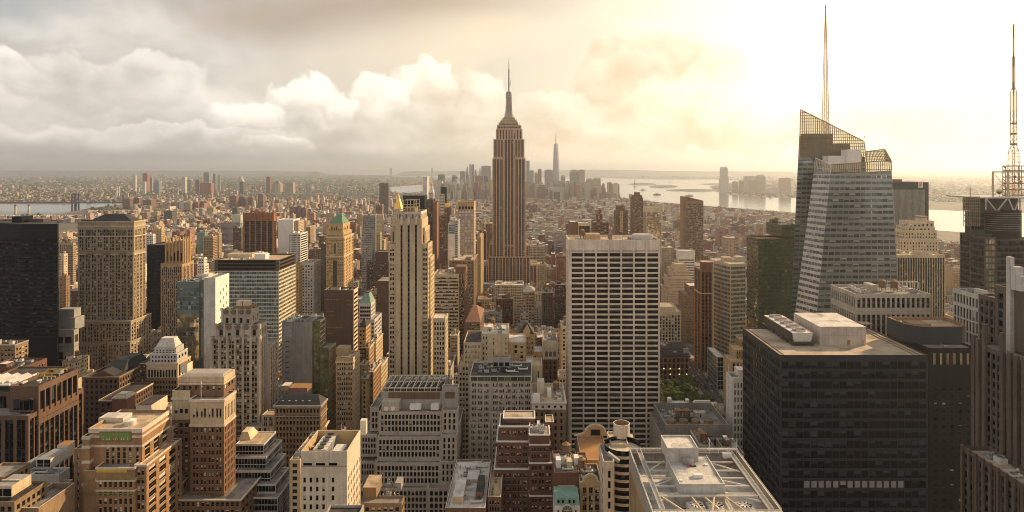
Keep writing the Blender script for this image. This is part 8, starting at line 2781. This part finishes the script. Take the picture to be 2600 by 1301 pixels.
# boats in the bay
for i, (x, y) in enumerate(((1632, 483.5), (1668, 495.5), (1700, 463), (1750, 499), (1560, 474))):
    Yb = GY(y)
    t = link('boat', None, None, (X(x, Yb), Yb, .6))
    t.scale = (2.2, 2.2, 2.2)
    tag(t, ('white ferry left of the oval island, in the open harbour', 'dark barge in the near harbour left of centre', 'small boat far out beyond the islands', 'low boat close to the near shoreline of the harbour',
            'tiny boat at the left end of the harbour beside downtown')[i], 'boat', 'boats scattered over the harbour')
    mb = MB()
    mb.frustum((-14, 14, -4, 4), 0, (-17, 17, -4.6, 4.6), 3.4, 'steel_dark' if i % 2 else 'white_panel')
    mb.build('hull', t)
    mb = MB()
    mb.box(-8, 7, -3, 3, 3.41, 7, 'white_panel')
    mb.box(-4, 3, -2, 2, 7.01, 9, 'white_panel')
    mb.build('cabin', t)

# ------------------------------------------------------------------ cars on the avenue
def car_parts(paint):
    body = MB()
    body.box(-.92, .92, -2.3, 2.3, .35, .85, paint)
    body.frustum((-.84, .84, -1.4, 1.5), .85, (-.68, .68, -.9, .9), 1.45, 'black_panel')
    body.box(-.66, .66, -.88, .88, 1.451, 1.5, paint)
    wh = MB()
    for a in range(12):
        p, q = a * math.pi / 6, (a + 1) * math.pi / 6
        wh.poly(((0, .33 * math.cos(p), .33 * math.sin(p)), (0, .33 * math.cos(q), .33 * math.sin(q)), (.22, .33 * math.cos(q), .33 * math.sin(q)), (.22, .33 * math.cos(p), .33 * math.sin(p))), 'steel_dark')
    for x in (0, .22):
        wh.poly([(x, .33 * math.cos(a * math.pi / 6), .33 * math.sin(a * math.pi / 6)) for a in range(12)], 'steel_dark')
    return body.mesh('body'), wh.mesh('wheel')


CARS = {c: car_parts(c) for c in ('yellow_paint', 'white_panel', 'steel_grey', 'black_panel', 'red_paint')}
r = random.Random(11)
slots = [(lane, k) for lane in range(4) for k in range(26)]
r.shuffle(slots)
words_ = {'yellow_paint': 'yellow cab', 'white_panel': 'white car', 'steel_grey': 'grey car', 'black_panel': 'black car', 'red_paint': 'dark red car'}
for lane, k in slots[:46]:
    y = 655 + k * 12.5 + r.uniform(-2, 2)
    x = AV0 + 2.4 + lane * 4.3 + (y - 600) / 900 * 16
    cl = r.choice(('yellow_paint', 'yellow_paint', 'white_panel', 'white_panel', 'steel_grey', 'black_panel', 'red_paint'))
    bd, wh = CARS[cl]
    t = link('car', None, None, (x, y, .02), R(-1.0))
    t.scale = (1.0, 1.05, 1.1)
    link('body', bd, t)
    for sx, sy in ((-.94, -1.4), (.72, -1.4), (-.94, 1.4), (.72, 1.4)):
        link('wheel', wh, t, (sx, sy, .33))
    tag(t, 'tiny ' + words_[cl] + ' in the traffic on the avenue beside the park', 'car', words_[cl] + 's in the avenue traffic')
# ------------------------------------------------------------------ the rest of the city
PAL = [((.42, .32, .21), 5), ((.50, .40, .28), 4), ((.30, .19, .12), 4), ((.20, .10, .065), 4), ((.26, .10, .06), 4), ((.34, .31, .27), 3), ((.56, .51, .44), 3), ((.14, .10, .08), 2), ((.62, .57, .50), 2), ((.40, .24, .13), 2)]
PALN = ['tan', 'cream', 'brown', 'dark brown', 'red brick', 'grey', 'pale', 'black brown', 'white', 'orange tan']
PALW = ['tan', 'cream', 'brown_brick', 'dark_brick', 'red_brick', 'grey_stone', 'pale_grey', 'dark_brick', 'white_stone', 'gold_brick']
ROOFS = [(.07, .06, .055), (.2, .175, .15), (.33, .28, .22), (.52, .46, .39), (.60, .56, .50), (.12, .10, .085)]
rr = random.Random(42)
wt = [p[1] for p in PAL]


def in_poly(x, y, poly):
    c, n = False, len(poly)
    for i in range(n):
        (x0, y0), (x1, y1) = poly[i], poly[i - 1]
        if (y0 > y) != (y1 > y) and x < (x1 - x0) * (y - y0) / (y1 - y0) + x0:
            c = not c
    return c


def wet(x, y): return any(in_poly(x, y, p) for p in WATER.values())


occ = np.array(OCC)
lim = np.array(LIM)


def clear_of(x0, x1, y0, y1):
    return not np.any((occ[:, 0] < x1) & (occ[:, 1] > x0) & (occ[:, 2] < y1) & (occ[:, 3] > y0))


CAP_X = [-300, 0, 330, 420, 560, 760, 980, 1200, 1340, 1440, 1560, 1700, 1900, 2020, 2280, 2420, 2700]
CAP_Y = [600, 600, 585, 560, 545, 540, 545, 560, 560, 548, 540, 540, 545, 560, 590, 620, 640]


def height_limit(x0, x1, y0, y1):
    """Highest roof that leaves the modelled towers behind as free as they stand in the photo."""
    p0, p1 = CX + F * min(x0 / y0, x0 / y1), CX + F * max(x1 / y0, x1 / y1)
    row = float(np.interp((p0 + p1) / 2, CAP_X, CAP_Y)) if y0 < 3000 else 470
    if 2600 < y0 < 5200 and p0 < 330:
        row = max(row, 549 if p0 < 215 else 535)
    if 2600 < y0 < 4800 and p1 > 1540:
        row = max(row, float(np.interp(p1, [1540, 1640, 1950, 2300, 2700], [500, 511, 535, 570, 600])))
    m_ = (lim[:, 0] < p1) & (lim[:, 1] > p0) & (lim[:, 2] > y0)
    if m_.any():
        row = max(row, float(lim[m_, 3].max()))
    return H - (row - CY) * y0 / F


BOXES = []      # x0,x1,y0,y1,z1,palette index,roof index
y = 440.0
while y < 4700:
    half = .84 * y + 120
    x = -half
    while x < half:
        bw = 190 + 40 * math.sin(x * .01)
        for dy in (0, 32):
            lx = x
            while lx < x + bw - 22:
                big_ = y < 1700
                wd = rr.choice((9, 12, 18, 24, 30, 38)) if big_ else rr.choice((9, 12, 14, 20, 26, 34))
                wd = min(wd, x + bw - 22 - lx)
                dp = rr.uniform(21, 30)
                if wd > 6:
                    a0, a1, b0, b1 = lx, lx + wd - .4, y + dy + .5, y + dy + dp
                    u = rr.random()
                    if y < 1000:
                        hgt = rr.uniform(16, 34) if u < .3 else rr.uniform(30, 62) if u < .85 else rr.uniform(60, 95)
                    elif y < 1900:
                        hgt = rr.uniform(14, 28) if u < .45 else rr.uniform(26, 52) if u < .92 else rr.uniform(52, 95)
                    elif y < 3000:
                        hgt = rr.uniform(12, 22) if u < .66 else rr.uniform(20, 40) if u < .95 else rr.uniform(40, 72)
                    else:
                        hgt = rr.uniform(10, 19) if u < .8 else rr.uniform(18, 36) if u < .97 else rr.uniform(36, 60)
                    if clear_of(a0, a1, b0, b1) and not wet((a0 + a1) / 2, (b0 + b1) / 2):
                        hgt = min(hgt, height_limit(a0, a1, b0, b1))
                        if hgt > 7:
                            BOXES.append((a0, a1, b0, b1, hgt, rr.choices(range(len(PAL)), wt)[0], rr.randrange(len(ROOFS))))
                lx += wd
        x += bw
    y += 80
n_near = len(BOXES)
# beyond the island: spread evenly over the picture down to the horizon
tries = 0
while len(BOXES) < n_near + 15000 and tries < 60000:
    tries += 1
    py = 434.8 + 80 * rr.random() ** 1.35
    px_ = rr.uniform(-60, 2660)
    yy = GY(py)
    if yy < 4700 and not (px_ > 2000 and yy > 2600):
        continue
    xx = X(px_, yy)
    s_ = 1 if yy < 7000 else 1.7 if yy < 12000 else 3.2
    wd, dp = rr.uniform(8, 28) * s_, rr.uniform(8, 24) * s_
    if wet(xx, yy) or wet(xx - wd, yy) or wet(xx + wd, yy) or wet(xx, yy + dp) or not clear_of(xx, xx + wd, yy, yy + dp):
        continue
    u = rr.random()
    hgt = rr.uniform(7, 14) if u < .9 else rr.uniform(14, 28) if u < .985 else rr.uniform(30, 55)
    if yy > 12000:
        hgt = rr.uniform(6, 14) if u < .96 else rr.uniform(18, 45)
    BOXES.append((xx, xx + wd, yy, yy + dp, hgt, rr.choices(range(len(PAL)), wt)[0], rr.randrange(len(ROOFS))))

# the packed lower blocks at the feet of the far downtown towers
for _ in range(420):
    px_, yy = rr.uniform(1085, 1565), rr.uniform(4700, 6600)
    xx, wd, dp = X(px_, yy), rr.uniform(16, 44), rr.uniform(16, 40)
    row = 470 + abs(px_ - 1330) * .03 + rr.uniform(-14, 16)
    hgt = min(H - (row - CY) * yy / F, 150)
    if hgt > 14 and not wet(xx, yy) and not wet(xx + wd, yy) and clear_of(xx, xx + wd, yy, yy + dp):
        BOXES.append((xx, xx + wd, yy, yy + dp, hgt, rr.choices(range(len(PAL)), wt)[0], rr.randrange(len(ROOFS))))
# which of them the picture shows largest: paint everything far to near on a coarse grid
gw, gh = 1300, 650
grid = np.full((gh, gw), -1, dtype=np.int32)
items = []
for i, (a0, a1, b0, b1, hz, _, _) in enumerate(BOXES):
    k0, k1 = F / b0, F / b1
    items.append((b0, CX + min(a0 * k0, a0 * k1), CX + max(a1 * k0, a1 * k1), CY + (H - hz) * k1, CY + H * k0, i))
items += PAINT
items.sort(key=lambda q: -q[0])
for _, x0, x1, y0, y1, i in items:
    a, b_, c, d = max(0, int(x0 / 2)), min(gw, int(x1 / 2) + 1), max(0, int(y0 / 2)), min(gh, int(y1 / 2) + 1)
    if a < b_ and c < d:
        grid[c:d, a:b_] = i
cnt = np.bincount(grid[grid >= 0], minlength=len(BOXES))
order = np.argsort(-cnt)
chosen = [int(i) for i in order[:130] if cnt[i] > 40]
chosen_set = set(chosen)

MARK = [('spire tower', 1292), ('gridded slab', 1560), ('faceted glass tower', 2140), ('striped limestone tower', 1040), ('green pyramid tower', 862), ('bronze piered tower', 658), ('hip roofed tower', 275),
        ('orange slab tower', 1762), ('cream prow tower', 1852), ('banded glass slab', 640), ('black glass tower', 80), ('gold pyramid', 1010), ('white lattice tower', 1185), ('cream setback tower', 2337)]
ranks = {}
ORD = ['nearest', 'second', 'third', 'fourth', 'fifth', 'sixth', 'seventh', 'eighth', 'ninth', 'tenth', 'eleventh', 'twelfth', 'thirteenth', 'fourteenth']
dist_of = lambda b0: 'near' if b0 < 800 else 'middle-distance' if b0 < 1500 else 'far'
labels = {}
info = []
for i in chosen:
    a0, a1, b0, b1, hz, pi, ri = BOXES[i]
    xm = CX + F * (a0 + a1) / 2 / b0
    mk = min(MARK, key=lambda q: abs(q[1] - xm))
    side = 'left of' if xm < mk[1] - 14 else 'right of' if xm > mk[1] + 14 else 'in line below'
    sh = 'low' if hz < 24 else 'mid-rise' if hz < 48 else 'tall'
    info.append((abs(xm - mk[1]), b0, i, mk[0], side, f'{sh} {PALN[pi]}', dist_of(b0)))
for _, b0, i, mk, side, look, ds in sorted(info):
    k = (mk, side, look, ds)
    n_ = ranks.get(k, 0)
    ranks[k] = n_ + 1
    labels[i] = f'{look} {ds} block, {ORD[min(n_, 13)]} of its kind {side} the {mk}'

for i in chosen:
    a0, a1, b0, b1, hz, pi, ri = BOXES[i]
    nm = PALN[pi].replace(' ', '_') + '_block'
    r1 = random.Random(i)
    if b0 < 1150:
        b = Bld(nm, labels[i], b0, 'building', wall=PALW[pi], glass=r1.choice(('glass_brick', 'glass_brick', 'glass_dark', 'glass_bare')), fl=r1.uniform(3.5, 4.2), bay=r1.uniform(2.4, 3.6),
                wf=r1.uniform(.4, .62), hf=r1.uniform(.48, .62), mt=r1.uniform(1.5, 4), win_cap=24, group='ordinary blocks filling the streets', **({'grp': (2, .9)} if r1.random() < .4 else {}))
        rf = r1.choice(('tar_roof', 'grey_roof', 'tan_roof', 'white_roof', 'gravel_roof'))
        sd_ = {'plain': True} if r1.random() < .35 else {}
        if hz > 36 and a1 - a0 > 16 and r1.random() < .5:
            bx = b.tier(a0, a1, hz * .8, world=True, depth=b1 - b0, roof=rf, occ=False, side=sd_)
            bx = b.tier(a0 + 3, a1 - 3, hz, world=True, dY=3, depth=b1 - b0 - 5, z0=hz * .8, roof=rf, occ=False, side=sd_)
        else:
            bx = b.tier(a0, a1, hz, world=True, depth=b1 - b0, roof=rf, occ=False, side=sd_)
        if r1.random() < .6:
            b.band(bx, bx[5], .9, .5, r1.choice(('stone_trim', 'grey_trim', 'umber')))
        b.gear(bx, i, r1.randrange(3, 8), r1.choice((0, 1, 1, 2)), r1.choice((1, 1, 2)))
        b.done()
    else:
        off = ((a0 + a1) / 2, (b0 + b1) / 2, 0)
        root = link(nm, None, None, off)
        tag(root, labels[i], 'building', 'ordinary blocks filling the streets')
        c = City()
        col_ = tuple(v * r1.uniform(.85, 1.15) for v in PAL[pi][0])
        c.box(a0, a1, b0, b1, 0, hz, col_, ROOFS[ri], True)
        c.build('wall', root, off)
        c = City()
        w_, d_ = a1 - a0, b1 - b0
        c.box(a0 + w_ * .3, a0 + w_ * .65, b0 + d_ * .4, b0 + d_ * .75, hz + .01, hz + 4, col_, ROOFS[(ri + 2) % 6], False)
        c.build('bulkhead', root, off)
        if r1.random() < .5:
            o = link('water_tank', SH['water_tank'], root, (w_ * .25, -d_ * .2, hz))

city = City()
for i, (a0, a1, b0, b1, hz, pi, ri) in enumerate(BOXES):
    if i in chosen_set:
        continue
    k = rr.uniform(.8, 1.18)
    col_ = tuple(v * k for v in PAL[pi][0])
    rc = ROOFS[ri]
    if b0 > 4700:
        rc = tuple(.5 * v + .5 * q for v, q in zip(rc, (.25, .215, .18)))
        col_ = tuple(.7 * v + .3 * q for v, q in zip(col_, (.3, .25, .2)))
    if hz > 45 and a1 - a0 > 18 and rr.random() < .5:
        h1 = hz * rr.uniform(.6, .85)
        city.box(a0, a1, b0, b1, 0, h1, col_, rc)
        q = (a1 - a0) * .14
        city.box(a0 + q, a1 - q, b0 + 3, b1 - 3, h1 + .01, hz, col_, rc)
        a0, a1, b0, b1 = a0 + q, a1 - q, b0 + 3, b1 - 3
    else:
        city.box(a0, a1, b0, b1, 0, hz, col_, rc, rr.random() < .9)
    if b0 < 3600 and a1 - a0 > 8:
        w_, d_ = a1 - a0, b1 - b0
        for _ in range(2 if b0 < 2000 else 1):
            u, v = rr.uniform(.1, .6), rr.uniform(.1, .6)
            c2 = rr.choice((col_, (.3, .26, .21), (.55, .5, .43)))
            city.box(a0 + w_ * u, a0 + w_ * (u + .25), b0 + d_ * v, b0 + d_ * (v + .28), hz + .01, hz + rr.uniform(2, 5), c2, rr.choice(ROOFS), False)
        if b0 < 2200 and rr.random() < .45:
            tx, ty = a0 + w_ * rr.uniform(.15, .85), b0 + d_ * rr.uniform(.15, .85)
            city.box(tx - 1.6, tx + 1.6, ty - 1.6, ty + 1.6, hz + 2.4, hz + 6.2, (.26, .15, .08), (.3, .18, .09), False)
            city.frustum(tx - 1.7, tx + 1.7, ty - 1.7, ty + 1.7, hz + 6.21, hz + 7.8, .05, (.36, .2, .09))
        if rr.random() < .5:                      # parapet along the street
            city.box(a0, a1, b0 - .3, b0 - .01, hz - 1.2, hz + .8, tuple(min(.7, v * 1.25) for v in col_), rc, False)
o = city.build('distant_city')
tag(o, 'sea of smaller buildings stretching to the horizon', 'city', kind='stuff')

# far-off greenery: rough crowns in parks, squares and yards
def greens():
    v, f = [], []
    r1 = random.Random(3)

    def clump(x, y, s, h):
        n = len(v)
        ring = 6
        base = [(x + s * math.cos(q * math.pi / 3) * r1.uniform(.7, 1.2), y + s * math.sin(q * math.pi / 3) * r1.uniform(.7, 1.2), h * r1.uniform(.0, .2)) for q in range(ring)]
        mid = [(x + s * .8 * math.cos(q * math.pi / 3 + .5) * r1.uniform(.7, 1.1), y + s * .8 * math.sin(q * math.pi / 3 + .5) * r1.uniform(.7, 1.1), h * r1.uniform(.6, .9)) for q in range(ring)]
        v.extend(base + mid + [(x, y, h)])
        for q in range(ring):
            w2 = (q + 1) % ring
            f.append((n + q, n + w2, n + ring + q))
            f.append((n + w2, n + ring + w2, n + ring + q))
            f.append((n + ring + q, n + ring + w2, n + 2 * ring))
    zones = [(401, 593, 553, 562, 260), (-40, 110, 541, 552, 90), (150, 300, 520, 536, 60), (905, 945, 512, 528, 120), (560, 640, 470, 480, 80), (-60, 700, 436, 446, 1700), (700, 1000, 440, 452, 400), (-40, 420, 450, 505, 900),
             (420, 960, 452, 505, 1100), (1340, 1560, 510, 560, 90), (1650, 1950, 545, 600, 60)]
    for x0, x1, y0, y1, n in zones:
        for _ in range(n):
            py = r1.uniform(y0, y1)
            yy = GY(py)
            xx = X(r1.uniform(x0, x1), yy)
            if wet(xx, yy):
                continue
            s = r1.uniform(6, 11) * (1 if yy < 4500 else 1.8 if yy < 9000 else 5)
            clump(xx, yy, s, r1.uniform(10, 16) if yy < 9000 else r1.uniform(12, 24))
    me = bpy.data.meshes.new('far_trees')
    me.from_pydata(v, [], f)
    me.materials.append(MATS['leaf'])
    o = link('far_trees', me)
    tag(o, 'distant trees in squares and along the river', 'trees', kind='stuff')


greens()
# ------------------------------------------------------------------ haze
m, t = new_mat('haze')
vol = t.n('ShaderNodeVolumePrincipled', Color=(.83, .89, .98), Density=HAZE, Anisotropy=0.6)
out = t.n('ShaderNodeOutputMaterial')
t.t.links.new(vol.outputs[0], out.inputs['Volume'])
mb = MB()
mb.box(-62000, 62000, -3500, 72000, -4.0, 520.0, 'haze', bottom=True)
o = mb.build('haze')
o['kind'] = 'stuff'
o['label'] = 'pale haze over the whole city'
